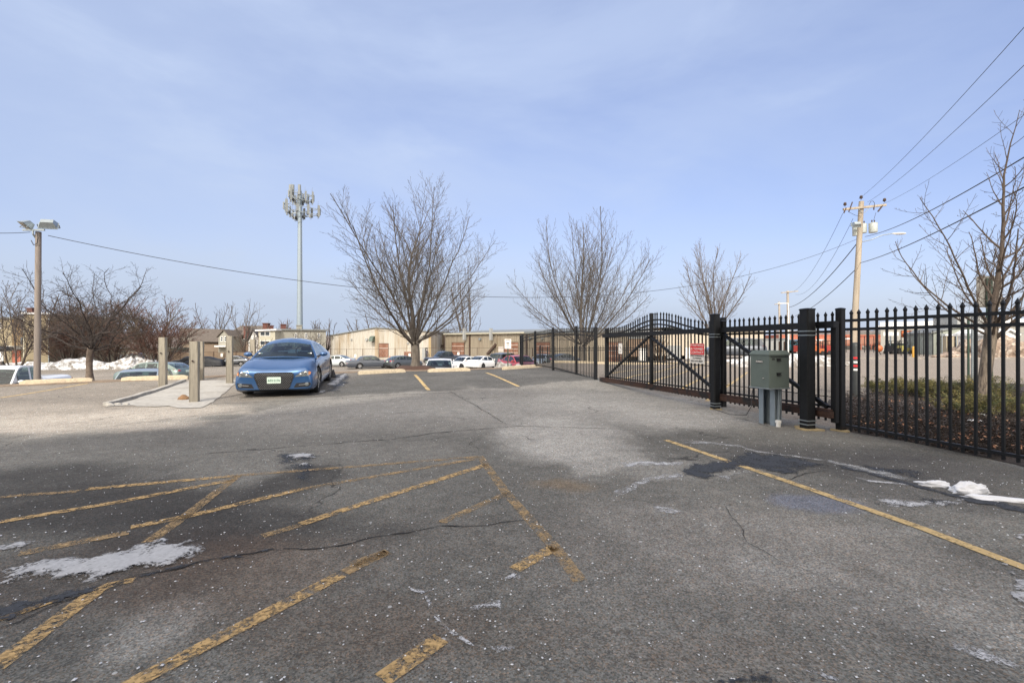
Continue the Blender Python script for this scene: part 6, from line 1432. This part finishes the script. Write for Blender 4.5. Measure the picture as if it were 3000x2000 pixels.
H3.win(646, 985, 654, 1000); H3.win(657, 985, 665, 1000); H3.item('porch', 640, 1012, 672, 1016, M['white'], .0, 1.2); H3.chimney(691, 955, .8)
H4 = Bld('house', 'brown shingled house behind the grey gable', 672, 88, 745, 88, 985, 985, 9, mat('mid_brown_wall', (.22,.17,.13), .9), M['shingle'], cat='house', z0=-2.1); pitched(H4, 2.2, M['shingle'])
for px in (690, 712): H4.win(px, 992, px+9, 1006)
H5 = Bld('house', 'white gabled house with a steep dark roof left of the flats', 728, 80, 762, 80, 1000, 1000, 9, M['white'], mat('slate_roof', (.10,.10,.11), .8), cat='house', z0=-2.1, gable=(.4, PZ(966, 80)+2.1)); H5.win(736, 1000, 744, 1012); H5.chimney(752, 946, .9)
H6 = Bld('apartment_block', 'pale flat roofed flats with enclosed porches left of the antenna mast', 757, 78, 806, 78, 970, 968, 12, M['creamwall'], M['ltroof'], cat='house', z0=-2.1, eave=.4)
for py in (970, 997): H6.item('porch_frame', 762, py, 792, py+14, M['white'], .0, .06); H6.item('window', 764, py+2, 776, py+12, M['winglass'], .06, .1); H6.item('window', 778, py+2, 790, py+12, M['winglass'], .06, .1)
H7 = Bld('apartment_block', 'long grey flat roofed flats behind the antenna mast', 806, 79, 955, 84, 967, 969, 12, M['greywall'], M['roof'], cat='house', z0=-2.1, eave=.3)
for px in (863, 893, 930): H7.win(px, 976, px+7, 990); H7.win(px, 1004, px+7, 1018)
for px, py in ((805, 953), (843, 949), (891, 952), (863, 961)): H7.chimney(px, py, .8 if px != 863 else .35, M['brick'] if px != 891 else M['greywall'])
# ---------------------------------------------------------------- far woods and hills
def ridge(name, ang0, ang1, dist, h0, h1, m, seed, thick=120):
    mb = MB(); n = 160
    for i in range(n+1):
        a = math.radians(ang0+(ang1-ang0)*i/n); hh = h0+(h1-h0)*(.5+.5*fbm(i*.05, seed, 1.0, seed, 5)); dx, dy = math.sin(a), math.cos(a); jag = .5*fbm(i*1.3, seed, 1, 7)
        for dd, z_ in ((dist, -6), (dist+8, hh*.7+jag), (dist+thick*.4, hh+jag), (dist+thick, -6)): mb.v.append((dx*dd, dy*dd, z_))
    for i in range(n):
        for j in range(3): q = i*4+j; mb.f.append((q, q+4, q+5, q+1))
    obj(name, mb, m, kind='structure', smooth=60)
M['woods'] = mat('bare_woods_far', (.16,.135,.13), 1, 0, .35, .09, col2=(.10,.10,.085)); M['bluehill'] = mat('wooded_hill_far', (.17,.18,.22), 1, 0, .15, .01)  # distance haze is mixed into the bluish hill colour
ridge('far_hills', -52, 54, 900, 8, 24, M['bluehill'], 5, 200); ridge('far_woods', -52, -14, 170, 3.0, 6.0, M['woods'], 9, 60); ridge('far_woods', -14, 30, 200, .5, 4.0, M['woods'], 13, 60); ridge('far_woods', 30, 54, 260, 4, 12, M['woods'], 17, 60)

# ---------------------------------------------------------------- fences, poles, signs and machines
def chain_fence(p0, p1, h, label, n, m=None, slats=0, group='chain link fences'):
    a = Vector((PX(*p0), p0[1], 0)); b = Vector((PX(*p1), p1[1], 0)); r = thing('chain_link_fence', (a.x, a.y, 0), label, 'fence', group); L = (b-a).length; t = (b-a)/L
    g = lambda s: gz(a.x+t.x*s, a.y+t.y*s)
    for i in range(n+1):
        s = L*i/n; q = t*s; z = g(s); obj('post', MB().tube([(q.x, q.y, z-.1), (q.x, q.y, z+h+.05)], .04, 6), m or M['browntrim'], r)
    mb = MB()
    for i in range(n):
        s0_, s1_ = L*i/n, L*(i+1)/n; q0, q1 = t*s0_, t*s1_
        mb.tube([(q0.x, q0.y, g(s0_)+h), (q1.x, q1.y, g(s1_)+h)], .025, 5, cap=False)
    obj('top_rail', mb, m or M['browntrim'], r)
    if slats:
        mb = MB(); k = int(L/slats)
        for i in range(k): s = slats*i; q = t*s; z = g(s); mb.box((q.x, q.y+.05, z+h*.48), (slats*.8, .02, h*.94), math.atan2(t.y, t.x))
        obj('slats', mb, mat('brown_slats', (.20,.145,.10), .9, 0, .25, 1), r)
    else:
        mb = MB(); k = int(L/.45)
        for i in range(k):
            s = .45*i; q = t*s; q2 = t*min(L, s+.45*3); z = g(s)
            mb.beam((q.x, q.y, z+.05), (q2.x, q2.y, z+h), .006, .006); mb.beam((q.x, q.y, z+h), (q2.x, q2.y, z+.05), .006, .006)
        obj('wire_mesh', mb, M['galv'], r)
chain_fence((968,75),(1300,75), 2.2, 'chain link fence in front of the white warehouse wing', 7)
chain_fence((1300,75),(1560,68), 2.2, 'chain link fence in front of the tan warehouse wing', 5)
chain_fence((-40,60),(175,62), 2.4, 'dark chain link fence in front of the tan apartment house', 4)
chain_fence((175,62),(500,66), 2.4, 'chain link fence behind the snow piles', 6)
chain_fence((495,70),(790,70), 1.9, 'brown slatted fence behind the covered cars', 9, slats=.16)
chain_fence((2640,47),(2760,46), 2.6, 'tall dark mesh fence left of the storage shed', 9, M['black'])
chain_fence((2440,64),(2560,62), 2.2, 'dark fence in front of the brick store', 9, M['black'])
chain_fence((2760,44),(3080,40), 2.2, 'thin wire fence around the dirt heap', 7, M['galv'])
def pole(name, px, d, ztop, r0, r1, label, lean=0, m=None, z=None, cat='pole', group=None):
    x, y = PX(px, d), d; z0 = gz(x, y) if z is None else z; rt = thing(name, (x, y, z0), label, cat, group); H = ztop-z0
    obj('shaft', MB().tube([(0,0,-.3),(lean*.3,0,H*.3),(lean*.65,0,H*.65),(lean,0,H)], [r0, r0*.7+r1*.3, r0*.35+r1*.65, r1], 14), m or M['pole'], rt, smooth=60); return rt, H
# left floodlight pole
r, H = pole('light_pole', 109, 14.7, PZ(679, 14.7), .088, .074, 'timber light pole with two floodlights at far left', .03, m=mat('grey_pink_timber', (.25,.215,.19), .9, 0, .3, 6, bump=.3, stretch=(1,1,.1), col2=(.19,.165,.15), c2=(.45,.6)))
hd_ = obj('bracket', MB().tube([(-.02,0,H-.25),(-.02,-.12,H-.1),(-.02,-.12,H+.05)], .025, 8).beam((-.35,-.12,H+.03),(.35,-.12,H+.03),.04,.05), M['galv'], r)
def flood(parent, c, rot, lens_m, k=1.0):
    Mx = Matrix.Translation(c) @ rot.to_matrix().to_4x4() @ Matrix.Scale(k, 4)
    b = obj('floodlight', MB().add([(-.25,-.17,0),(.25,-.17,0),(.25,.17,0),(-.25,.17,0),(-.17,-.09,.20),(.17,-.09,.20),(.17,.09,.20),(-.17,.09,.20)], [(0,1,2,3),(4,7,6,5),(0,4,5,1),(1,5,6,2),(2,6,7,3),(3,7,4,0)]).box((0,0,-.012),(.54,.38,.02)).xf(Mx), M['galv'], parent, fix=True)
    obj('lens', MB().box((0,0,-.027),(.46,.30,.008)).box((0,0,-.034),(.2,.06,.01)).xf(Mx), lens_m, b); obj('yoke', MB().beam((-.29,0,.04),(-.29,0,-.10),.03,.015).beam((.29,0,.04),(.29,0,-.10),.03,.015).beam((-.29,0,-.10),(.29,0,-.10),.03,.015).xf(Mx), M['galv'], b)
from mathutils import Euler
M['floodlens'] = mat('dull_lamp_glass', (.20,.17,.12), .25, .2, .5, 14)
flood(r, (-.27,-.12,H+.17), Euler((math.radians(-42),math.radians(10),math.radians(-28))), M['floodlens'], .88); flood(r, (.30,.05,H+.22), Euler((math.radians(48),math.radians(-4),math.radians(32))), M['floodlens'], .88)
obj('cable_loop', MB().tube([(.07,-.1,H-.05),(.12,-.1,H-.2),(.09,-.1,H-.4),(.0,-.12,H-.45),(-.1,-.1,H-.3)], .012, 6), M['wire'], r)
# utility pole at right with crossarm, transformers, floodlight and street lamp
D = 30.0; r, H = pole('utility_pole', 2497, D, PZ(590, D), .20, .145, 'leaning wooden utility pole with crossarm and three transformers at right', .62, z=-.1)
X0 = PX(2497, D); zz = lambda py: PZ(py, D)+.1; xx = lambda px: PX(px, D)-X0
ca = obj('crossarm', MB().beam((xx(2465),-.2,zz(616)), (xx(2589),-.2,zz(603)), .12, .13), M['pole'], r)
obj('arm_brace', MB().beam((xx(2505),-.22,zz(611)),(xx(2521),-.18,zz(626)),.03,.03).beam((xx(2543),-.22,zz(608)),(xx(2527),-.18,zz(626)),.03,.03), M['galv'], ca)
for px, py in ((2470,606),(2585,594),(2517,586)):
    obj('insulator', MB().lathe([(.03,0),(.03,.06),(.09,.08),(.10,.13),(.06,.15),(.09,.17),(.07,.24),(.03,.26)], 12, (xx(px),-.2,zz(py)-.02)), M['browntrim'], ca)
obj('cutout', MB().beam((xx(2479),-.25,zz(624)),(xx(2490),-.25,zz(595)),.05,.05).beam((xx(2465),-.25,zz(627)),(xx(2471),-.25,zz(612)),.06,.06).beam((xx(2564),-.25,zz(623)),(xx(2577),-.25,zz(606)),.07,.07).beam((xx(2552),-.25,zz(618)),(xx(2553),-.25,zz(604)),.05,.05), M['browntrim'], ca)
obj('jumper_wire', MB().tube([(xx(2540),-.2,zz(603)),(xx(2545),-.2,zz(593)),(xx(2551),-.2,zz(591)),(xx(2556),-.2,zz(597)),(xx(2556),-.2,zz(606))], .015, 5).tube([(xx(2482),-.2,zz(624)),(xx(2500),-.2,zz(633)),(xx(2518),-.2,zz(636))], .012, 5).tube([(xx(2560),-.2,zz(625)),(xx(2550),-.3,zz(648))], .012, 5), M['wire'], ca)
M['can'] = mat('pale_transformer_can', (.50,.54,.52), .5, .1, .1, 4)
for px, py0, py1, rr, yy in ((2534,655,681,.21,.15),(2550,657,684,.24,-.25),(2510,664,689,.14,.15)):
    x_ = xx(px); z1_, z0_ = zz(py0), zz(py1); t_ = obj('transformer', MB().lathe([(rr*.9,z0_),(rr,z0_+.03),(rr,z1_-.04),(rr*1.05,z1_-.03),(rr*1.05,z1_),(rr*.5,z1_+.05)], 18, (x_,yy,0)), M['can'], r, smooth=40)
    for e in (-.08,.08): obj('bushing', MB().lathe([(.025,0),(.045,.05),(.025,.1),(.045,.15),(.02,.22)], 8, (x_+e,yy,z1_)), M['browntrim'], t_)
Mx = (xx(2494),-.45,zz(664)); f_ = flood(r, Mx, Euler((math.radians(62),0,math.radians(-12))), M['floodlens'])
obj('lamp_arm', MB().beam((xx(2494),-.4,zz(676)),(xx(2510),0,zz(676)),.05,.05), M['galv'], r)
la = obj('street_lamp_arm', MB().tube([(xx(2516),0,zz(711)),(xx(2550),-.1,zz(703)),(xx(2578),-.2,zz(691)),(xx(2605),-.3,zz(687))], .03, 8), M['galv'], r)
obj('street_lamp_head', MB().lathe([(.02,-.42),(.10,-.3),(.15,-.05),(.16,.25),(.10,.42),(.02,.46)], 12, (0,0,0), 'x').xf(Matrix.Translation((xx(2620),-.35,zz(688))) @ Matrix.Diagonal((1,1,.45,1))), M['white'], la, smooth=60)
# distant poles
for px, d, pt, hw_, py, lb in ((2312,62,852,1.1,856,'distant utility pole with a crossarm above the gate post'),(2286,78,884,1.0,890,'farther utility pole left of the distant one')):
    r2, H2_ = pole('utility_pole', px, d, PZ(pt, d), .2, .15, lb, -.2, z=-.3, m=mat('grey_pole', (.36,.32,.28), .9))
    obj('crossarm', MB().beam((-hw_-.1,-.2,PZ(py+2,d)+.3),(hw_,-.2,PZ(py-3,d)+.3),.12,.12), M['pole'], r2)
r2, H2_ = pole('lamp_post', 2310, 50, PZ(888, 50), .05, .04, 'thin white lamp post with a short arm, seen past the cabinet', 0, m=M['white'], z=-.2); obj('arm', MB().beam((0,0,H2_-.02),(-1.2,0,H2_+.0),.06,.06), M['white'], r2)
# overhead cables, each its own thing
def cable(p, q, sag, rad, label, n=26):
    a = Vector((PX(p[0], p[2]), p[2], PZ(p[1], p[2]))); b = Vector((PX(q[0], q[2]), q[2], PZ(q[1], q[2])))
    pts = []
    for i in range(n+1): t = i/n; v = a.lerp(b, t); v.z -= sag*4*t*(1-t); pts.append(v)
    o = obj('overhead_cable', MB().tube([v-a for v in pts], rad, 5), M['wire'], label=label, cat='cable', group='overhead cables'); o.location = a
cable((2517,583,30),(3060,15,9.5), .25, .008, 'highest cable rising to the upper right corner')
cable((2543,592,30),(3060,135,9.5), .25, .008, 'second cable rising to the right edge')
cable((2587,598,30),(3060,295,11), .20, .007, 'third cable crossing the young maple top')
cable((2535,693,30),(3060,425,9.5), .30, .016, 'upper thick cable passing through the young maple')
cable((2520,770,30),(3060,517,9), .20, .018, 'lower thick cable passing through the young maple')
cable((140,690,14.7),(2512,700,30), 2.85, .011, 'long cable spanning from the floodlight pole to the utility pole behind the maples', 60)
cable((88,680,14.7),(-80,680,13), .03, .009, 'cable leaving the left edge from the floodlight pole')
cable((2512,712,30),(2312,900,62), .8, .03, 'thick sagging cable from the utility pole to the distant poles')
cable((2470,625,30),(2312,858,62), 1.2, .012, 'thin cable from the crossarm end to the distant pole')
cable((2500,640,30),(2330,862,62), 1.5, .012, 'second thin cable to the distant pole')
cable((2516,780,30),(2330,925,62), .5, .028, 'low thick cable reaching down behind the gate')
# cell tower
M['antenna'] = mat('pale_grey_antenna', (.21,.225,.225), .5, 0, .1, 2)
D = 88.0; X0 = PX(878, D); z0 = gz(X0, D)
r = thing('antenna_mast', (X0, D, z0), 'tall grey monopole mast crowned with two rings of white antennas', 'antenna mast'); zt = PZ(560, D)-z0
obj('shaft', MB().tube([(0,0,-.3),(0,0,zt*.33),(0,0,zt*.66),(0,0,zt)], [.62,.50,.42,.34], 18), M['galvpale'], r, smooth=60)
pg = MB()
for i in range(70): pg.beam((.55-.2*i/70,-.0,2+i*.38),(.80-.2*i/70,0,2+i*.38),.03,.03)
obj('climbing_pegs', pg, M['galv'], r)
pz = lambda py: PZ(py, D)-z0; pxx = lambda px: PX(px, D)-X0
for zc_, rad, nm in ((pz(622), 3.7, 'lower'), (pz(583), 2.5, 'upper')):
    fr = MB(); V = [Vector((rad*math.cos(math.radians(a)), rad*math.sin(math.radians(a)), zc_)) for a in (250, 10, 130)]
    for i in range(3):
        a, b = V[i], V[(i+1) % 3]
        for dz in (-.35, .75): fr.beam(a+Vector((0,0,dz)), b+Vector((0,0,dz)), .10, .10)
        fr.beam(Vector((0,0,zc_)), (a+b)/2+Vector((0,0,-.35)), .18, .18)
        for t in (.05,.35,.65,.95): q = a.lerp(b, t); fr.tube([q+Vector((0,0,-1.0)), q+Vector((0,0,1.4))], .045, 5)
    plat = obj('antenna_frame', fr, M['galv'], r)
    for i in range(3):
        a, b = V[i], V[(i+1) % 3]; nrm = Vector(((a+b).x, (a+b).y, 0)).normalized(); yw = math.atan2(nrm.y, nrm.x)
        for k, t in enumerate((.05,.35,.65,.95)):
            q = a.lerp(b, t)+nrm*.22; hh_ = (2.4,1.3,1.9,2.2)[(k+i) % 4]
            obj('antenna_panel', MB().box((0,0,0),(.16,.42 if nm == 'lower' else .30,hh_)).xf(Matrix.Translation(q+Vector((0,0,.35))) @ Matrix.Rotation(yw,4,'Z')), M['antenna'], plat)
            q2 = a.lerp(b, t)-nrm*.25; obj('radio_unit', MB().box((0,0,0),(.28,.34,.6)).xf(Matrix.Translation(q2+Vector((0,0,-.35))) @ Matrix.Rotation(yw,4,'Z')), M['greybldg'] if k % 2 else M['trim'], plat)
            obj('whip', MB().tube([q2+Vector((0,0,-1.1)), q2+Vector((.05,0,1.9+.5*k/3))], .025, 4), M['galv'], plat)
for px in (862, 869, 888): obj('antenna_panel', MB().lathe([(.24,pz(578)),(.27,pz(577)),(.27,pz(550)),(.2,pz(549))], 12, (pxx(px),-1.6,0)), M['antenna'], r)
# small sign on a green post
d = 21.2; x, y = PX(1488, d), d; r = thing('sign_post', (x, y, gz(x, y)-.15), 'small white notice on a dark green post left of the far fence end', 'sign'); z0 = gz(x, y)-.15
obj('post', MB().box((0,0,(PZ(1000,d)-z0)/2),(.05,.04,PZ(1000,d)-z0)), M['green'], r); wsg = PX(1499,d)-PX(1480,d); pn = obj('panel', MB().box((0,-.03,(PZ(993,d)+PZ(1020.5,d))/2-z0),(wsg,.006,PZ(993,d)-PZ(1020.5,d))), M['sign_white'], r)
Fm = frame(Vector((0,-.0345,PZ(1006,d)-z0)), Vector((1,0,0)))
for y_, w_, m_ in ((.155,.22,M['green']),(.03,.14,M['ink']),(.0,.12,M['ink']),(-.06,.12,M['ink']),(-.16,.06,M['ink'])): obj('lettering', MB().box((0,y_,.0),(w_,.022,.002)).xf(Fm), m_, pn)
# sign backs and perforated posts at right
def back_sign(px0, py0, px1, py1, d, pxp, pyb, label, perf=False, post2=None):
    x = PX(pxp, d); z0 = 0; r = thing('road_sign', (x, d, z0), label, 'sign', 'backs of road signs beyond the fence'); w_ = (px1-px0)/F*d; h_ = PZ(py0,d)-PZ(py1,d); cx_ = PX((px0+px1)/2, d)-x; cz = (PZ(py0,d)+PZ(py1,d))/2
    obj('panel', MB().prism(rrect(w_, h_, .05), -.003, .003).xf(frame(Vector((cx_, .03, cz)), Vector((.99,-.12,0)))), mat('sign_back', (.25,.24,.22), .5, .4, .1, 6), r)
    top = PZ(py0+6, d); p = MB(); p.box((0,0,top/2),(.05,.03,top))
    if post2: p.box((post2,0,top/2),(.05,.03,top))
    obj('post', p, M['green'] if not perf else M['galv'], r)
back_sign(2868, 808, 2936, 900, 11.6, 2893, 1100, 'large grey sign back on twin rusty posts behind the young maple', post2=.10)
d = 13.2; x = PX(2849, d); r = thing('road_sign', (x, d, 0), 'perforated galvanised sign post with pale panels left of the leaning trunk', 'sign', 'backs of road signs beyond the fence')
tp = PZ(928, d); pf = MB().box((0,0,tp/2),(.055,.03,tp)); obj('post', pf, M['galv'], r); dots = MB()
for i in range(int(tp/.06)): dots.box((0,-.017,.05+i*.06),(.018,.006,.022))
obj('punched_holes', dots, M['ink'], r); obj('post', MB().box((-.10,.02,tp/2),(.045,.03,tp)), M['green'], r)
# dirt heaps, kerb of the far road, bollard and machines
for px, d, rx, rz, lb in ((2800,41,1.6,.6,'small debris heap left in front of the concrete bays'),(2935,40,2.6,2.0,'tall brown debris heap right of the leaning trunk'),(2850,42,2.2,1.3,'brown debris heap behind the perforated post'),(2985,39,2.0,1.3,'debris heap at the right edge')):
    x = PX(px, d); lump('debris_heap', (x, d, -.15), (rx, 1.3, rz), mat('debris', (.24,.18,.14), .95, 0, .5, 5, bump=1, col2=(.42,.36,.30), c2=(.5,.6), c2scale=3), px, 4, .5, -.1, label=lb, cat='debris', group='debris heaps')
kb = MB(); pr = None
for i in range(60):
    px = 1990+i*19; d = 27.8 if px < 2000 else 27.8+(px-2000)/1000*0+ (38-27.8)*sm(2000,2500,px); x = PX(px, d); q = Vector((x, d, gz(x, d)+.06))
    if pr is not None: kb.beam(pr, q, .25, .15)
    pr = q
obj('kerb', kb, mat('grey_kerb', (.24,.22,.20), .9, 0, .3, 3), kind='structure')
kb = MB(); pr = None
for i in range(24):
    p = Vector((2.3, 26.6)).lerp(Vector((13.5, 29.8)), i/23); q = Vector((p.x, p.y, gz(p.x, p.y)+.05))
    if pr is not None: kb.beam(pr, q, .18, .16)
    pr = q
obj('kerb', kb, M['stop'], kind='structure')
d = 38.5; x = PX(2677, d); r = thing('bollard', (x, d, -.02), 'yellow bollard across the road', 'bollard'); obj('shaft', MB().lathe([(.12,-.1),(.12,.95),(.08,1.05),(.02,1.08)], 12), mat('yellow_bollard_paint', (.55,.30,.05), .6), r)
def machine(px, d, kind, label, m):
    x = PX(px, d); r = thing(kind, (x, d, -.1), label, 'machine', 'yard machines', .3); r.scale = (.72,.72,.78)
    obj('chassis', MB().box((0,0,.75),(2.2,1.2,.6)).box((-.7,0,1.2),(.8,1.1,.5)), m, r); obj('mast', MB().beam((1.0,-.4,.5),(1.1,-.4,2.3),.1,.1).beam((1.0,.4,.5),(1.1,.4,2.3),.1,.1).beam((1.1,-.4,1.8),(1.1,.4,1.8),.1,.1), M['trim'], r)
    obj('cab_frame', MB().beam((-.3,-.5,1.0),(-.2,-.5,2.1),.07,.07).beam((.5,-.5,1.0),(.45,-.5,2.1),.07,.07).beam((-.3,.5,1.0),(-.2,.5,2.1),.07,.07).beam((.5,.5,1.0),(.45,.5,2.1),.07,.07).box((.12,0,2.12),(.9,1.15,.07)), M['trim'], r)
    for sx in (-.7,.7):
        for sy in (-.65,.65): obj('wheel', MB().lathe([(.15,-.12),(.36,-.12),(.38,0),(.36,.12),(.15,.12)], 16, (sx,sy,.36), 'y'), M['rubber'], r)
machine(2388, 50, 'fork_lift', 'orange machine just right of the thick gate post', M['orange']); machine(2428, 52, 'fork_lift', 'red machine left of the slim gate post', mat('dull_red', (.30,.04,.03), .6))
machine(2615, 55, 'fork_lift', 'dark machine in front of the brick store', M['trim']); machine(2645, 56, 'fork_lift', 'yellowish machine beside the dark one', mat('dull_yellow', (.45,.40,.14), .6)); machine(2345, 56, 'fork_lift', 'small red machine left of the thick gate post', mat('dull_red', (.30,.04,.03), .6))
d = 52; x = PX(2574, d); r = thing('cement_mixer', (x, d, -.1), 'round orange drum mixer in front of the brick store', 'machine', 'yard machines'); r.scale = (.7,.7,.8); obj('drum', MB().lathe([(.1,-.5),(.45,-.35),(.6,0),(.45,.35),(.2,.5)], 16, (0,0,1.0)), M['orange'], r, smooth=60); obj('stand', MB().beam((-.4,0,0),(0,0,.8),.08,.08).beam((.4,0,0),(0,0,.8),.08,.08), M['trim'], r)
d = 62; x = PX(2640, d); r = thing('waste_bin', (x, d, -.1), 'dark green waste container by the mesh fence', 'bin'); obj('body', MB().add([(-1.0,-.6,0),(1.0,-.6,0),(1.0,.6,0),(-1.0,.6,0),(-1.15,-.7,1.3),(1.15,-.7,1.3),(1.15,.7,1.3),(-1.15,.7,1.3)], [(0,3,2,1),(4,5,6,7),(0,1,5,4),(1,2,6,5),(2,3,7,6),(3,0,4,7)]), M['green'], r); obj('lid', MB().box((0,0,1.35),(2.35,1.45,.08)), M['trim'], r)
# road sign boards far right
for px, py, d, w_, m_, lb in ((2610,978,60,2.0,M['white'],'white shop board on a post before the brick store'),(2655,978,58,1.3,M['orange'],'orange square board beside the white one')):
    x = PX(px, d); r = thing('sign_board', (x, d, -.1), lb, 'sign'); z_ = PZ(py, d)+.1; obj('post', MB().box((0,.05,z_/2),(.15,.1,z_)), M['galv'], r); obj('panel', MB().box((0,-.03,z_),(w_,.06,.5 if m_ is M['white'] else .9)), m_, r)
# dish on a tripod at the far left
d = 57; x = PX(8, d); z0 = gz(x, d); r = thing('dish_heater', (x, d, z0), 'black saucer shaped dish on a white stand at the far left', 'dish'); z1 = PZ(1022, d)-z0
obj('dish', MB().lathe([(.05,-.35),(.7,-.25),(1.05,0),(1.0,.1),(.6,.32),(.05,.38)], 24, (0,0,z1)), M['trim'], r, smooth=50); obj('stand', MB().tube([(0,0,.6),(0,0,z1-.3)], .10, 10), M['white'], r); obj('base', MB().lathe([(.65,0),(.45,.3),(.15,.75),(.1,1.0)], 12), M['trim'], r)
# traffic cone by the warehouse door and white notices on the chain link fence
d = 70; x = PX(1142, d); r = thing('traffic_cone', (x, d, gz(x, d)), 'orange traffic cone by the brown warehouse door', 'cone'); obj('cone', MB().lathe([(.22,.03),(.05,1.05),(.03,1.1)], 14), M['orange'], r); obj('base', MB().box((0,0,.02),(.5,.5,.05)), M['trim'], r)
d = 15.6; x = PX(976, d); r = thing('traffic_cone', (x, d, gz(x, d)), 'small dark cone beside the rear of the blue coupe', 'cone'); obj('cone', MB().lathe([(.10,.02),(.03,.24),(.02,.26)], 12), M['trim'], r); obj('base', MB().box((0,0,.012),(.24,.24,.024)), M['trim'], r)
for px, py, d, lb in ((1041,1042,74.8,'white notice on the fence behind the silver sedan'),(1200,1040,74.8,'white notice on the fence left of the big maple'),(1343,1036,73.6,'white notice on the fence above the black pickup'),(650,1040,69.8,'white notice on the slatted fence above the black sedan')):
    x = PX(px, d); z_ = PZ(py, d); o = obj('fence_notice', MB().box((0,-.03,0),(.34,.02,.5)).box((0,-.045,.1),(.2,.006,.05)), M['sign_white'], label=lb, cat='sign', group='white notices on the fences'); o.location = (x, d, z_)
# person in the dark doorway of the warehouse
def person():
    d = 83.2; x = PX(1250.5, d); z0 = W1.g+.32; r = thing('person', (x, d, z0), 'person in dark clothes and a light cap standing in the warehouse doorway', 'person')
    V = [(0,0,.95),(0,0,1.15),(0,.01,1.38),(0,0,1.50),(0,-.01,1.60),(0,-.02,1.72),(-.19,0,1.40),(-.27,-.02,1.14),(-.24,-.12,.90),(.19,0,1.40),(.26,-.05,1.15),(.10,-.22,1.18),(-.10,0,.90),(-.12,0,.48),(-.12,0,.08),(-.12,-.15,.04),(.10,0,.90),(.13,-.03,.48),(.13,.02,.08),(.13,-.13,.04)]
    E = [(0,1),(1,2),(2,3),(3,4),(4,5),(2,6),(6,7),(7,8),(2,9),(9,10),(10,11),(0,12),(12,13),(13,14),(14,15),(0,16),(16,17),(17,18),(18,19)]
    Rr = [.15,.14,.16,.065,.09,.085,.075,.05,.04,.075,.05,.04,.095,.065,.045,.04,.095,.065,.045,.04]
    me = bpy.data.meshes.new('body'); me.from_pydata(V, E, []); o = obj('body', me, mat('dark_clothing', (.06,.06,.08), .9), r); sk = o.modifiers.new('skin', 'SKIN'); o.modifiers.new('sub', 'SUBSURF').levels = 1
    for i, q in enumerate(Rr): me.skin_vertices[0].data[i].radius = (q, q*.8)
    me.skin_vertices[0].data[0].use_root = True
    sk2 = mat('skin', (.45,.28,.20), .6); bm = bmesh.new(); bmesh.ops.create_icosphere(bm, subdivisions=3, radius=1)
    for v in bm.verts: v.co = Vector((v.co.x*.082, v.co.y*.098-.02, v.co.z*.115+1.66))
    mm = bpy.data.meshes.new('face'); bm.to_mesh(mm); bm.free(); obj('face', mm, sk2, o)
    obj('cap', MB().lathe([(.095,1.69),(.097,1.74),(.07,1.79),(.01,1.81)], 14, (0,-.01,0)).box((0,-.13,1.70),(.13,.10,.012)), M['sign_white'], o)
person()
bpy.context.view_layer.update()
